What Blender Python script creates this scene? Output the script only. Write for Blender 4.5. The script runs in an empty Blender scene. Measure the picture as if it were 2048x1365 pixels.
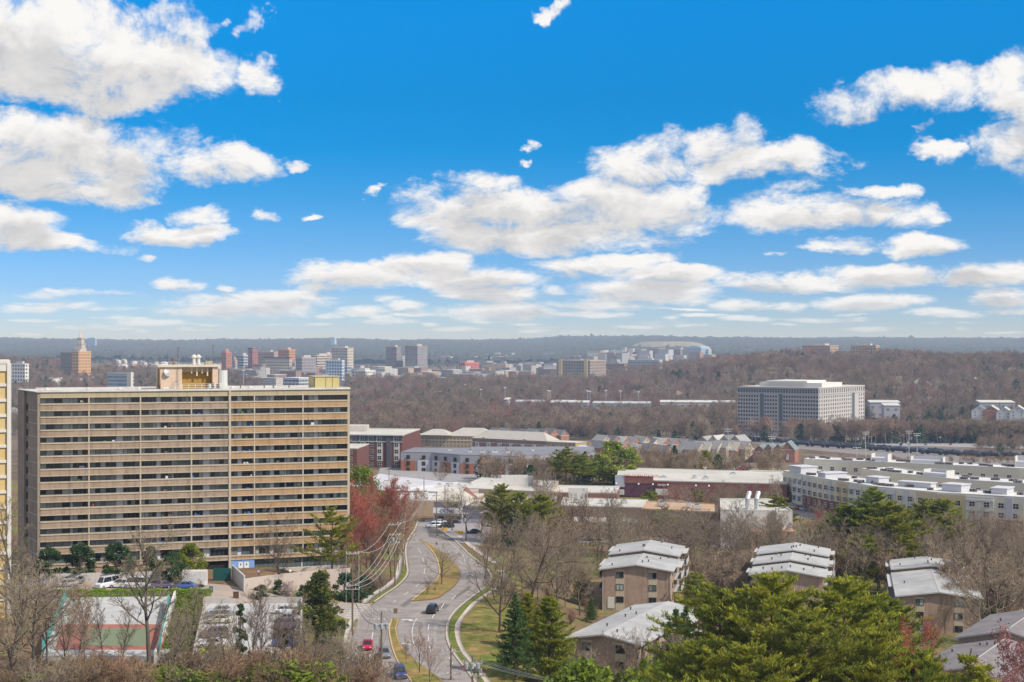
import bpy, math, random
import numpy as np
from mathutils import Vector, Matrix
R = math.radians
scene = bpy.context.scene
C = scene.collection
# ------------------------------------------------------------------ camera, sky, sun, exposure
F = 2900.0                       # focal length in photograph pixels (2048 wide)
CAMZ, HOR = 60.0, 690.0          # eye height above datum, row of the horizon
cam_d = bpy.data.cameras.new('camera')
cam_d.sensor_width = 36.0
cam_d.lens = F / 2048 * 36.0
cam_d.shift_y = (HOR - 682.5) / 2048
cam_d.clip_start, cam_d.clip_end = 1.0, 60000.0
cam = bpy.data.objects.new('camera', cam_d); C.objects.link(cam)
cam.location = (0, 0, CAMZ); cam.rotation_euler = (R(90), 0, 0)
scene.camera = cam
scene.view_settings.view_transform = 'Standard'
scene.view_settings.look = 'None'
scene.view_settings.gamma = 1.0
scene.view_settings.exposure = 0.0
scene.cycles.use_denoising = True
scene.cycles.max_bounces = 6
scene.cycles.diffuse_bounces = 2
scene.cycles.glossy_bounces = 2
scene.cycles.transparent_max_bounces = 12
scene.cycles.caustics_reflective = False
scene.cycles.caustics_refractive = False
scene.cycles.sample_clamp_indirect = 4.0
SUN_AZ, SUN_EL = 122.0, 45.0     # azimuth clockwise from +Y (view direction), elevation
sd = bpy.data.lights.new('sun', 'SUN'); sd.energy = 4.7; sd.angle = R(0.5); sd.color = (1.0, 0.93, 0.83)
sun = bpy.data.objects.new('sun', sd); C.objects.link(sun)
sdir = Vector((math.sin(R(SUN_AZ)) * math.cos(R(SUN_EL)), math.cos(R(SUN_AZ)) * math.cos(R(SUN_EL)), math.sin(R(SUN_EL))))
sun.rotation_euler = sdir.to_track_quat('Z', 'Y').to_euler()

world = bpy.data.worlds.new('World'); scene.world = world; world.use_nodes = True
def build_world():
    nt = world.node_tree; N = nt.nodes; L = nt.links; N.clear()
    def nd(t, **k):
        n = N.new(t)
        for a, b in k.items(): setattr(n, a, b)
        return n
    def math_(op, a, b=None, c=None, clamp=False):
        n = nd('ShaderNodeMath', operation=op, use_clamp=clamp)
        for i, v in enumerate((a, b, c)):
            if v is None: continue
            if isinstance(v, (int, float)): n.inputs[i].default_value = v
            else: L.new(v, n.inputs[i])
        return n.outputs[0]
    def mix(f, a, b, blend='MIX'):
        n = nd('ShaderNodeMix', data_type='RGBA', blend_type=blend)
        for i, v in ((0, f), (6, a), (7, b)):
            if isinstance(v, (int, float)): n.inputs[i].default_value = v
            elif isinstance(v, tuple): n.inputs[i].default_value = v + (1,)
            else: L.new(v, n.inputs[i])
        return n.outputs[2]
    def ramp(x, pts, interp='LINEAR'):
        n = nd('ShaderNodeValToRGB'); cr = n.color_ramp; cr.interpolation = interp
        while len(cr.elements) < len(pts): cr.elements.new(0.5)
        for e, (p, c) in zip(cr.elements, pts): e.position = p; e.color = tuple(c) + (1,)
        L.new(x, n.inputs[0]); return n.outputs[0]
    out = nd('ShaderNodeOutputWorld'); bg = nd('ShaderNodeBackground'); L.new(bg.outputs[0], out.inputs[0])
    sky = nd('ShaderNodeTexSky', sky_type='NISHITA', sun_disc=False, sun_elevation=R(SUN_EL), sun_rotation=R(SUN_AZ), altitude=60, air_density=1.0, dust_density=0.6, ozone_density=2.0)
    tc = nd('ShaderNodeTexCoord'); sep = nd('ShaderNodeSeparateXYZ'); L.new(tc.outputs['Generated'], sep.inputs[0])
    az = math_('ARCTAN2', sep.outputs[0], sep.outputs[1]); el = math_('ARCSINE', sep.outputs[2])
    elp = math_('MAXIMUM', el, 0.0)
    # clear sky: Nishita, its tint by elevation
    tint = ramp(math_('MULTIPLY', elp, 2.0), SKY_TINT)
    gain = nd('ShaderNodeVectorMath', operation='SCALE'); L.new(tint, gain.inputs[0]); gain.inputs['Scale'].default_value = SKY_GAIN
    base = mix(1.0, sky.outputs[0], gain.outputs[0], 'MULTIPLY')
    # cloud field in (azimuth, elevation): shapes shrink towards the horizon
    ec = math_('ADD', elp, 0.085)
    cv = nd('ShaderNodeCombineXYZ'); L.new(math_('MULTIPLY', az, 6.4), cv.inputs[0]); L.new(math_('MULTIPLY', math_('LOGARITHM', ec, math.e), 2.0), cv.inputs[1])
    def vadd(v, off):
        n = nd('ShaderNodeVectorMath', operation='ADD'); n.inputs[1].default_value = off; L.new(v, n.inputs[0]); return n.outputs[0]
    def noise(scale, det, rough, dist=0.0, off=(0, 0, 0), col=False):
        n = nd('ShaderNodeTexNoise'); n.inputs['Scale'].default_value = scale; n.inputs['Detail'].default_value = det
        n.inputs['Roughness'].default_value = rough; n.inputs['Distortion'].default_value = dist
        L.new(vadd(cv.outputs[0], off), n.inputs['Vector']); return n.outputs[1 if col else 0]
    # bend the outlines
    wv = nd('ShaderNodeVectorMath', operation='SUBTRACT'); L.new(noise(2.2, 5, 0.62, 0, (5, 2, 1), True), wv.inputs[0]); wv.inputs[1].default_value = (.5, .5, .5)
    ws = nd('ShaderNodeVectorMath', operation='MULTIPLY'); L.new(wv.outputs[0], ws.inputs[0])
    wc = nd('ShaderNodeCombineXYZ'); L.new(math_('MULTIPLY_ADD', elp, 0.70, 0.012), wc.inputs[0]); L.new(math_('MULTIPLY_ADD', elp, 0.36, 0.003), wc.inputs[1]); L.new(wc.outputs[0], ws.inputs[1])
    ps = nd('ShaderNodeCombineXYZ'); L.new(az, ps.inputs[0]); L.new(el, ps.inputs[1])
    pa = nd('ShaderNodeVectorMath', operation='ADD'); L.new(ps.outputs[0], pa.inputs[0]); L.new(ws.outputs[0], pa.inputs[1])
    pb = nd('ShaderNodeVectorMath', operation='ADD'); L.new(pa.outputs[0], pb.inputs[0]); up = nd('ShaderNodeCombineXYZ'); L.new(math_('MULTIPLY_ADD', elp, 0.085, 0.0022), up.inputs[1]); L.new(math_('MULTIPLY_ADD', elp, 0.03, 0.001), up.inputs[0]); L.new(up.outputs[0], pb.inputs[1])
    acc = None; acc2 = None
    for (px, py, rx, ry, wgt) in CLOUDS:
        if py > 500: wgt, rx, ry = wgt * 1.25 + .15, rx * 1.05, ry * 1.12
        elif ry < 25: wgt += .5
        a0 = math.atan2(px - 1024, F); e0 = math.atan2(HOR - py, math.hypot(px - 1024, F))
        ra, re = rx * 1.06 / F, ry * 1.06 / F
        m = nd('ShaderNodeVectorMath', operation='MULTIPLY_ADD')
        m.inputs[1].default_value = (1 / ra, 1 / re, 0); m.inputs[2].default_value = (-a0 / ra, -e0 / re, 0)
        L.new(pa.outputs[0], m.inputs[0])
        d = nd('ShaderNodeVectorMath', operation='DOT_PRODUCT'); L.new(m.outputs[0], d.inputs[0]); L.new(m.outputs[0], d.inputs[1])
        val = math_('MULTIPLY_ADD', d.outputs['Value'], -wgt, wgt)
        acc = val if acc is None else math_('MAXIMUM', acc, val)
        m2 = nd('ShaderNodeVectorMath', operation='MULTIPLY_ADD'); m2.inputs[1].default_value = m.inputs[1].default_value; m2.inputs[2].default_value = m.inputs[2].default_value
        L.new(pb.outputs[0], m2.inputs[0]); d2 = nd('ShaderNodeVectorMath', operation='DOT_PRODUCT'); L.new(m2.outputs[0], d2.inputs[0]); L.new(m2.outputs[0], d2.inputs[1])
        v2 = math_('MULTIPLY_ADD', d2.outputs['Value'], -wgt, wgt); acc2 = v2 if acc2 is None else math_('MAXIMUM', acc2, v2)
    acc = math_('MAXIMUM', acc, -2.2)
    front = math_('MULTIPLY', math_('LESS_THAN', math_('ABSOLUTE', az), 0.42), math_('LESS_THAN', el, 0.29))
    fill_clouds = math_('MULTIPLY_ADD', noise(0.9, 3, 0.5, 0.0, (21, 9, 4)), 5.0, -1.9)  # unseen clouds outside the view, cover raised to fill camera-facing walls
    base_d = math_('ADD', math_('MULTIPLY', front, acc), math_('MULTIPLY', math_('SUBTRACT', 1.0, front), fill_clouds))
    O1 = (3.1, 5.3, .9)
    n1 = noise(3.4, 10, 0.68, 0.35, O1)
    d0 = math_('ADD', base_d, math_('MULTIPLY_ADD', n1, 6.4, -3.3))
    # light from the upper right: thinner towards the sun is brighter
    s1 = noise(3.2, 5, 0.6, 0.2, (O1[0] + .05, O1[1] + .10, O1[2])); s2 = noise(3.2, 3, 0.6, 0.2, (O1[0] + .05, O1[1] + .24, O1[2]))
    rel = math_('MULTIPLY_ADD', math_('SUBTRACT', math_('MULTIPLY_ADD', s1, 0.5, math_('MULTIPLY', s2, 0.5)), n1), 3.4, 0.0)
    def sm(x, lo, hi):
        n = nd('ShaderNodeMapRange', interpolation_type='SMOOTHSTEP'); n.inputs[1].default_value = lo; n.inputs[2].default_value = hi
        L.new(x, n.inputs[0]); return n.outputs[0]
    above = sm(math_('ADD', acc2, math_('MULTIPLY_ADD', s1, 3.2, -1.6)), 0.0, 1.9)
    shade = math_('ADD', math_('MULTIPLY', above, 0.80), math_('MULTIPLY', rel, 0.42))
    cover = sm(d0, -0.35, 1.55)
    ccol = ramp(shade, [(0.0, (0.97, 0.95, 0.93)), (0.45, (0.85, 0.835, 0.82)), (1.0, (0.62, 0.615, 0.62))])
    # low clouds sink into the pale horizon
    hz = ramp(math_('MULTIPLY', elp, 10.0), [(0.0, (.1, .1, .1)), (0.08, (.42, .42, .42)), (0.22, (.85, .85, .85)), (0.45, (1, 1, 1))])
    cover = math_('MULTIPLY', cover, hz)
    # Nishita is physically bright: the clouds are given in the same units
    s = nd('ShaderNodeVectorMath', operation='SCALE'); L.new(ccol, s.inputs[0]); L.new(math_('MULTIPLY_ADD', front, -0.05 / SKY_STRENGTH, 1.05 / SKY_STRENGTH), s.inputs['Scale'])   # added clouds outside the view are brightened as fill light
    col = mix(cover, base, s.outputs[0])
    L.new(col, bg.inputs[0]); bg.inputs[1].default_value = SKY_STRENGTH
SKY_STRENGTH = 0.10
# factor on the Nishita colour, by elevation (0 .. 0.5 rad)
SKY_TINT = [(0.0069, (0.695, 0.783, 0.977)), (0.0345, (0.483, 0.659, 1.0)), (0.0758, (0.3, 0.514, 0.937)), (0.1308, (0.191, 0.436, 0.816)), (0.1993, (0.085, 0.387, 0.726)), (0.2674, (0.015, 0.373, 0.704)), (0.3348, (0.009, 0.388, 0.714)), (0.4672, (0.011, 0.501, 0.883)), (1.0, (0.35, 0.62, 0.9))]
SKY_GAIN = 1.748
CLOUDS = [  # px, py, rx, ry, weight : centres and half-widths as directions
 (60, 60, 230, 95, 2.0), (190, 120, 250, 85, 2.0), (330, 130, 120, 60, 1.7), (380, 30, 70, 45, 1.0), (225, 185, 110, 40, 1.6), (60, 140, 150, 60, 2.0), (340, 10, 90, 25, 1.0), (400, 70, 35, 30, .7),
 (515, 158, 72, 36, 1.6), (478, 15, 20, 10, .6), (535, 40, 24, 20, .5),
 (120, 290, 250, 65, 2.0), (60, 340, 170, 50, 1.9), (180, 370, 140, 42, 1.8), (250, 330, 130, 50, 1.6), (420, 335, 120, 38, 1.7), (510, 345, 60, 26, 1.3), (598, 340, 32, 17, 1.3),
 (30, 460, 110, 42, 1.7), (120, 492, 130, 18, 1.4), (300, 465, 50, 24, 1.4), (370, 465, 80, 22, 1.5), (385, 430, 50, 16, .9), (294, 515, 22, 11, 1.1),
 (535, 430, 36, 13, 1.0), (638, 443, 28, 8, .9), (752, 398, 18, 10, .9),
 (1060, 5, 60, 18, 1.3), (1080, 290, 18, 8, .7), (1062, 318, 14, 6, .6),
 (850, 400, 50, 40, 1.0), (960, 370, 90, 32, 1.5), (1000, 420, 190, 40, 2.0), (900, 455, 100, 34, 1.9), (1060, 475, 200, 44, 2.0), (1230, 420, 200, 60, 2.0), (1300, 340, 110, 44, 1.6),
 (1430, 290, 110, 44, 1.5), (1480, 340, 140, 34, 1.6), (1600, 330, 90, 36, 1.5), (1330, 470, 80, 32, 1.2), (1600, 420, 170, 40, 1.9), (1700, 425, 150, 36, 1.8), (1760, 380, 90, 18, 1.1), (1850, 420, 40, 18, .7), (1500, 270, 50, 28, 1.0),
 (1780, 205, 130, 42, 1.6), (1900, 180, 70, 32, 1.2), (1700, 230, 60, 26, 1.1), (2020, 190, 80, 60, 1.7), (2010, 285, 70, 46, 1.5), (1885, 298, 45, 22, 1.2), (1845, 265, 22, 12, .6), (2060, 240, 60, 110, 1.7),
 (1680, 490, 65, 16, 1.2), (1840, 490, 90, 22, 1.5), (1570, 515, 26, 6, .7),
 (700, 555, 150, 24, 1.6), (860, 530, 90, 24, 1.6), (960, 560, 140, 20, 1.5), (620, 545, 70, 16, 1.1), (1170, 535, 110, 20, 1.5), (1260, 525, 90, 14, 1.2), (640, 580, 50, 9, 1.0),
 (370, 573, 50, 13, 1.2), (462, 582, 18, 9, .9), (120, 590, 80, 10, 1.0), (220, 590, 60, 6, .8), (60, 620, 60, 8, .8), (150, 612, 70, 8, .8), (490, 615, 160, 22, 1.3), (560, 600, 90, 14, 1.1), (430, 625, 90, 12, 1.0),
 (980, 590, 110, 18, 1.5), (1000, 625, 140, 18, 1.3), (820, 610, 50, 8, 1.0), (725, 618, 55, 9, 1.1), (1120, 580, 34, 10, 1.0), (1290, 580, 140, 28, 1.6), (1350, 550, 100, 16, 1.4), (1200, 610, 120, 14, 1.1), (1150, 632, 100, 7, .9),
 (1540, 565, 100, 18, 1.4), (1620, 570, 130, 14, 1.3), (1790, 552, 130, 22, 1.5), (1980, 555, 110, 24, 1.6), (1740, 605, 110, 16, 1.4), (1490, 608, 60, 12, 1.0), (1580, 612, 45, 12, 1.0), (2010, 600, 60, 16, 1.3), (1900, 628, 80, 9, 1.0), (1650, 638, 90, 7, .8),
 (300, 648, 80, 5, .7), (780, 642, 60, 6, .7), (400, 660, 40, 4, .6), (1500, 640, 60, 6, .7), (200, 655, 40, 6, .7), (660, 634, 30, 6, .8), (930, 658, 60, 4, .6), (1330, 648, 50, 5, .6), (2020, 622, 60, 6, .8), (1180, 668, 60, 4, .5), (1750, 660, 60, 4, .5),
 (1275, 657, 47, 4, 1.0), (59, 670, 21, 2, 0.6), (761, 634, 23, 4, 0.9), (835, 628, 53, 4, 0.9), (284, 664, 14, 4, 0.6), (441, 627, 32, 7, 0.8), (1388, 632, 60, 4, 1.0), (784, 598, 33, 5, 0.5), (617, 600, 61, 4, 0.7), (626, 651, 33, 3, 0.6), (1923, 658, 16, 4, 0.7), (1184, 599, 61, 7, 1.0), (243, 640, 55, 4, 0.7), (1074, 664, 38, 4, 0.9), (75, 609, 48, 5, 0.6), (564, 610, 38, 4, 0.5), (304, 650, 22, 2, 1.0), (1092, 657, 41, 3, 0.6), (1333, 619, 63, 3, 0.7), (1717, 628, 44, 3, 0.9), (847, 623, 27, 7, 0.6), (928, 628, 39, 5, 0.9), (981, 645, 51, 3, 0.9), (1089, 625, 42, 4, 0.5), (557, 650, 45, 3, 0.8), (70, 644, 44, 3, 0.7), (1576, 650, 29, 3, 0.9), (971, 644, 28, 3, 0.8), (1379, 653, 39, 4, 0.9), (716, 627, 50, 7, 1.0), (1061, 620, 37, 7, 0.6), (161, 658, 42, 3, 0.8), (861, 648, 18, 3, 0.7), (1331, 638, 25, 5, 1.0), (2006, 619, 27, 5, 0.6), (396, 599, 42, 8, 0.5), (418, 650, 31, 3, 0.7), (235, 659, 33, 3, 0.6), (1049, 650, 46, 3, 0.9), (1315, 654, 21, 3, 0.7), (407, 625, 36, 7, 0.5), (221, 622, 60, 6, 0.7), (2000, 665, 45, 3, 1.0), (1871, 648, 28, 3, 0.5), (1935, 645, 28, 4, 0.6), (1273, 665, 15, 2, 0.7),
]
build_world()
world.cycles.sampling_method = 'MANUAL'
world.cycles.sample_map_resolution = 256
# ------------------------------------------------------------------ helpers
def P(px, py, d):
    return Vector(((px - 1024) / F * d, d, CAMZ + (HOR - py) / F * d))
def smooth(x, a, b):
    t = np.clip((np.asarray(x, float) - a) / (b - a), 0, 1); return t * t * (3 - 2 * t)
def lerp(a, b, t): return a + (b - a) * t
MID_Y = [0, 560, 720, 800, 1000, 1200, 1400, 2000, 2600, 3000, 3500, 4500, 6500, 8000, 9500, 11000, 14500]
MID_Z = [0.5, 0.5, 0, -5, -22, -33, -35, -35, -24, -17, -17, -20, -14, 10, 52, 76, 62]
def ground(x, y):
    x = np.asarray(x, float); y = np.asarray(y, float)
    mid = np.interp(y, MID_Y, MID_Z)
    road = np.interp(y, [0, 200, 290, 400, 460, 560], [8.2, 8.0, 7.0, 3.6, 2.0, 0.5])
    left = np.interp(y, [0, 200, 270, 335, 430, 560], [9.8, 10.0, 11.0, 11.0, 4.0, 0.5])
    right = lerp(0.8, -2.6, smooth(x, 50, 90))
    near = lerp(lerp(left, road, smooth(x, -58, -27)), right, smooth(x, -5, 20))
    z = lerp(near, mid, smooth(y, 480, 640))
    # wooded hill on the right, wooded rise on the left, far ridge
    hill = smooth(x + 40 * np.sin(y / 170.0), 130, 480) * smooth(y, 1650, 2350) * lerp(1.0, 0.45, smooth(y, 2700, 3600))
    z = z + 46 * hill + hill * (5 * np.sin(x / 95.0 + y / 140.0) + 4 * np.sin(x / 47.0 - y / 60.0))
    rise = smooth(-x + 0.05 * y, 330, 950) * smooth(y, 1450, 2900) * lerp(1.0, 0.3, smooth(y, 3300, 5000))
    knoll = smooth(-x, 860, 1130) * smooth(y, 1900, 2900) * lerp(1.0, 0.3, smooth(y, 3300, 4500))
    z = z + 13 * rise + 24 * knoll + 3 * rise * np.sin(x / 120.0 - y / 200.0)
    far = smooth(y, 6500, 9500)
    z = z + far * (7 * np.sin(x / 900.0 + 1.0) + 5 * np.sin(x / 370.0 + y / 900.0) + 2.5 * np.sin(x / 131.0))
    return z
def gz(x, y): return float(ground(x, y))
def G(px, py, lift=0.0):
    """point on the ground that the photograph shows at (px, py)"""
    p = GV([(px, py)])[0]; p.z += lift; return p
def GV(pts):
    """G for many points at once"""
    pts = np.asarray(pts, float); k = (pts[:, 0] - 1024) / F; s = (pts[:, 1] - HOR) / F
    ds = 120 * 1.02 ** np.arange(241)
    gap = CAMZ - s[:, None] * ds[None] - ground(k[:, None] * ds[None], np.broadcast_to(ds[None], (len(k), len(ds))))
    hit = gap <= 0; i = np.where(hit.any(1), hit.argmax(1), len(ds) - 1)
    hi = ds[i]; lo = ds[np.maximum(i - 1, 0)]
    for _ in range(22):
        m = (lo + hi) / 2; up = CAMZ - s * m - ground(k * m, m) > 0
        lo = np.where(up, m, lo); hi = np.where(up, hi, m)
    return [Vector((a, b, c)) for a, b, c in zip(k * hi, hi, ground(k * hi, hi))]
MATS = {}
def mat(name, col, rough=0.8, var=0.0, vscale=0.5, metal=0.0, bump=0.0, col2=None, spec=0.3, rnd=0.0, streak=0.0, trans=0.0, detail=6):
    """procedural material: base colour with noise variation, optional second colour, vertical streaks, per-object random"""
    if name in MATS: return MATS[name]
    m = bpy.data.materials.new(name); m.use_nodes = True; MATS[name] = m
    nt = m.node_tree; N = nt.nodes; L = nt.links
    b = N['Principled BSDF']; b.inputs['Roughness'].default_value = rough; b.inputs['Metallic'].default_value = metal
    b.inputs['Specular IOR Level'].default_value = spec
    b.inputs['Base Color'].default_value = tuple(col) + (1,)
    src = None
    def mixc(f, a, bb, blend='MIX'):
        n = N.new('ShaderNodeMix'); n.data_type = 'RGBA'; n.blend_type = blend
        for i, v in ((0, f), (6, a), (7, bb)):
            if isinstance(v, (int, float)): n.inputs[i].default_value = v
            elif isinstance(v, tuple): n.inputs[i].default_value = v + (1,)
            else: L.new(v, n.inputs[i])
        return n.outputs[2]
    tc = N.new('ShaderNodeTexCoord')
    def noise(scale, vec=None, det=detail):
        n = N.new('ShaderNodeTexNoise'); n.inputs['Scale'].default_value = scale; n.inputs['Detail'].default_value = det; n.inputs['Roughness'].default_value = 0.6
        L.new(vec or tc.outputs['Object'], n.inputs['Vector']); return n.outputs[0]
    def rmap(x, a, bb, lo, hi):
        n = N.new('ShaderNodeMapRange'); 
        for i, v in enumerate((a, bb, lo, hi)): n.inputs[i + 1].default_value = v
        L.new(x, n.inputs[0]); return n.outputs[0]
    src = tuple(col)
    if col2 is not None:
        src = mixc(rmap(noise(vscale), 0.38, 0.62, 0, 1), tuple(col), tuple(col2))
    if var:
        src = mixc(rmap(noise(vscale * 3.1), 0.25, 0.75, 0, 1), mixc(1.0, src, (1 - var,) * 3, 'MULTIPLY'), mixc(1.0, src, (1 + var,) * 3, 'MULTIPLY'))
    if streak:
        mp = N.new('ShaderNodeMapping'); mp.inputs['Scale'].default_value = (1, 1, 0.06); L.new(tc.outputs['Object'], mp.inputs[0])
        s_ = rmap(noise(1.3, mp.outputs[0], 4), 0.5, 0.78, 0, streak)
        src = mixc(s_, src, mixc(1.0, src, (.35, .33, .32), 'MULTIPLY'))
    if rnd:
        oi = N.new('ShaderNodeObjectInfo')
        hs = N.new('ShaderNodeHueSaturation')
        L.new(rmap(oi.outputs['Random'], 0, 1, 1 - rnd, 1 + rnd), hs.inputs['Value'])
        mm = N.new('ShaderNodeMath'); mm.operation = 'FRACT'
        m2 = N.new('ShaderNodeMath'); m2.operation = 'MULTIPLY'; m2.inputs[1].default_value = 7.31; L.new(oi.outputs['Random'], m2.inputs[0]); L.new(m2.outputs[0], mm.inputs[0])
        L.new(rmap(mm.outputs[0], 0, 1, 0.5 - rnd * .06, 0.5 + rnd * .06), hs.inputs['Hue'])
        if isinstance(src, tuple): hs.inputs['Color'].default_value = src + (1,)
        else: L.new(src, hs.inputs['Color'])
        src = hs.outputs[0]
    if not isinstance(src, tuple): L.new(src, b.inputs['Base Color'])
    if bump:
        bp = N.new('ShaderNodeBump'); bp.inputs['Strength'].default_value = bump; bp.inputs['Distance'].default_value = 0.2
        L.new(noise(vscale * 6), bp.inputs['Height']); L.new(bp.outputs[0], b.inputs['Normal'])
    if trans:
        t = N.new('ShaderNodeBsdfTranslucent'); ms = N.new('ShaderNodeMixShader'); ms.inputs[0].default_value = trans
        if isinstance(src, tuple): t.inputs[0].default_value = src + (1,)
        else: L.new(src, t.inputs[0])
        L.new(b.outputs[0], ms.inputs[1]); L.new(t.outputs[0], ms.inputs[2]); L.new(ms.outputs[0], N['Material Output'].inputs[0])
    return m

def gridmat(name, wall, glass, pu, pv, wu=0.5, wv=0.5, rough=0.5, floor_band=None, z0=0.0, streak=0.0, glint=0.25):
    """far facades: rows of window panes in a wall, laid out in the building's own coordinates"""
    if name in MATS: return MATS[name]
    m = bpy.data.materials.new(name); m.use_nodes = True; MATS[name] = m
    nt = m.node_tree; N = nt.nodes; L = nt.links; b = N['Principled BSDF']
    tc = N.new('ShaderNodeTexCoord'); s = N.new('ShaderNodeSeparateXYZ'); L.new(tc.outputs['Object'], s.inputs[0])
    def M(op, a, bb=None):
        n = N.new('ShaderNodeMath'); n.operation = op
        for i, v in enumerate((a, bb)):
            if v is None: continue
            if isinstance(v, (int, float)): n.inputs[i].default_value = v
            else: L.new(v, n.inputs[i])
        return n.outputs[0]
    uu = M('DIVIDE', M('ADD', s.outputs[0], s.outputs[1]), pu); vv = M('DIVIDE', M('ADD', s.outputs[2], z0), pv)
    fu, fv = M('FRACT', uu), M('FRACT', vv)
    w = M('MULTIPLY', M('LESS_THAN', M('ABSOLUTE', M('SUBTRACT', fu, 0.5)), wu / 2), M('LESS_THAN', M('ABSOLUTE', M('SUBTRACT', fv, 0.5)), wv / 2))
    wn = N.new('ShaderNodeTexWhiteNoise'); wn.noise_dimensions = '2D'
    cb = N.new('ShaderNodeCombineXYZ'); L.new(M('FLOOR', uu), cb.inputs[0]); L.new(M('FLOOR', vv), cb.inputs[1]); L.new(cb.outputs[0], wn.inputs['Vector'])
    def mixc(f, a, bb):
        n = N.new('ShaderNodeMix'); n.data_type = 'RGBA'
        for i, v in ((0, f), (6, a), (7, bb)):
            if isinstance(v, (int, float)): n.inputs[i].default_value = v
            elif isinstance(v, tuple): n.inputs[i].default_value = v + (1,)
            else: L.new(v, n.inputs[i])
        return n.outputs[2]
    g = mixc(M('MULTIPLY', wn.outputs[0], glint), tuple(glass), (0.55, 0.55, 0.5))
    nz = N.new('ShaderNodeTexNoise'); nz.inputs['Scale'].default_value = 0.15; L.new(tc.outputs['Object'], nz.inputs['Vector'])
    wc = mixc(M('MULTIPLY', nz.outputs[0], 0.35), tuple(wall), tuple(v * .7 for v in wall))
    L.new(mixc(w, wc, g), b.inputs['Base Color'])
    r = N.new('ShaderNodeMapRange'); r.inputs[3].default_value = 0.8; r.inputs[4].default_value = 0.15; L.new(w, r.inputs[0]); L.new(r.outputs[0], b.inputs['Roughness'])
    return m

class MB:
    """collects shapes for ONE mesh object; every face carries a material slot"""
    def __init__(s): s.v = []; s.f = []; s.m = []
    def face(s, pts, m=0):
        n = len(s.v); s.v.extend([tuple(p) for p in pts]); s.f.append(tuple(range(n, n + len(pts)))); s.m.append(m)
    def box(s, x0, x1, y0, y1, z0, z1, m=0, mt=None):
        n = len(s.v); mt = m if mt is None else mt
        s.v += [(x0, y0, z0), (x1, y0, z0), (x1, y1, z0), (x0, y1, z0), (x0, y0, z1), (x1, y0, z1), (x1, y1, z1), (x0, y1, z1)]
        for q, k in (((0, 3, 2, 1), m), ((4, 5, 6, 7), mt), ((0, 1, 5, 4), m), ((1, 2, 6, 5), m), ((2, 3, 7, 6), m), ((3, 0, 4, 7), m)):
            s.f.append(tuple(n + i for i in q)); s.m.append(k)
    def prism(s, poly, z0, z1, m=0, mt=None):
        """poly ccw (x, y) list; z0, z1 floats or lists"""
        n = len(s.v); k = len(poly); a = z0 if isinstance(z0, (list, tuple)) else [z0] * k; b = z1 if isinstance(z1, (list, tuple)) else [z1] * k
        s.v += [(x, y, z) for (x, y), z in zip(poly, a)] + [(x, y, z) for (x, y), z in zip(poly, b)]
        s.f.append(tuple(n + i for i in reversed(range(k)))); s.m.append(m)
        s.f.append(tuple(n + k + i for i in range(k))); s.m.append(m if mt is None else mt)
        for i in range(k):
            j = (i + 1) % k; s.f.append((n + i, n + j, n + k + j, n + k + i)); s.m.append(m)
    def tube(s, pts, rad, sides=6, m=0, cap=True):
        pts = [Vector(p) for p in pts]; rad = rad if isinstance(rad, (list, tuple)) else [rad] * len(pts)
        n = len(s.v)
        for i, p in enumerate(pts):
            t = (pts[min(i + 1, len(pts) - 1)] - pts[max(i - 1, 0)]).normalized()
            a = t.orthogonal().normalized() if abs(t.z) < 0.99 else Vector((1, 0, 0)); bb = t.cross(a).normalized(); a = bb.cross(t)
            for k in range(sides):
                an = 2 * math.pi * k / sides; q = p + (a * math.cos(an) + bb * math.sin(an)) * rad[i]; s.v.append(tuple(q))
        for i in range(len(pts) - 1):
            for k in range(sides):
                k2 = (k + 1) % sides; s.f.append((n + i * sides + k, n + i * sides + k2, n + (i + 1) * sides + k2, n + (i + 1) * sides + k)); s.m.append(m)
        if cap:
            s.f.append(tuple(n + k for k in reversed(range(sides)))); s.m.append(m)
            e = n + (len(pts) - 1) * sides; s.f.append(tuple(e + k for k in range(sides))); s.m.append(m)
    def lathe(s, prof, c=(0, 0, 0), sides=12, m=0):
        s.tube([(c[0], c[1], c[2] + z) for r, z in prof], [r for r, z in prof], sides, m)
    def mesh(s, name, mats, smooth=False):
        me = bpy.data.meshes.new(name); me.from_pydata(s.v, [], s.f)
        for k in (mats if isinstance(mats, (list, tuple)) else [mats]): me.materials.append(k)
        me.polygons.foreach_set('material_index', s.m)
        if smooth: me.polygons.foreach_set('use_smooth', [True] * len(s.f))
        me.update(); return me
    def build(s, name, mats, parent=None, smooth=False, loc=None, rz=None):
        return put(name, s.mesh(name, mats, smooth), parent, loc, rz)
def put(name, me, parent=None, loc=None, rz=None):
    o = bpy.data.objects.new(name, me); C.objects.link(o)
    if parent is not None: o.parent = parent
    if loc is not None: o.location = loc
    if rz is not None: o.rotation_euler = (0, 0, rz)
    return o
def tag(o, label=None, cat=None, group=None, kind=None):
    if label: o['label'] = label
    if cat: o['category'] = cat
    if group: o['group'] = group
    if kind: o['kind'] = kind
    return o
def thing(name, label, cat, loc=(0, 0, 0), rz=0.0, group=None):
    o = bpy.data.objects.new(name, None); C.objects.link(o); o.empty_display_size = 0.5
    o.location = loc; o.rotation_euler = (0, 0, rz)
    return tag(o, label, cat, group)
def dup(root, loc, rz=None, scale=None, label=None, group=None):
    r = root.copy(); C.objects.link(r); r.location = loc
    if rz is not None: r.rotation_euler = (0, 0, rz)
    if scale is not None: r.scale = scale if isinstance(scale, (tuple, list)) else (scale,) * 3
    if label: r['label'] = label
    if group: r['group'] = group
    for ch in KIDS.get(root.name, []):
        c = ch.copy(); C.objects.link(c); c.parent = r
        for gch in KIDS.get(ch.name, []):
            d = gch.copy(); C.objects.link(d); d.parent = c
    return r
KIDS = {}
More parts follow.
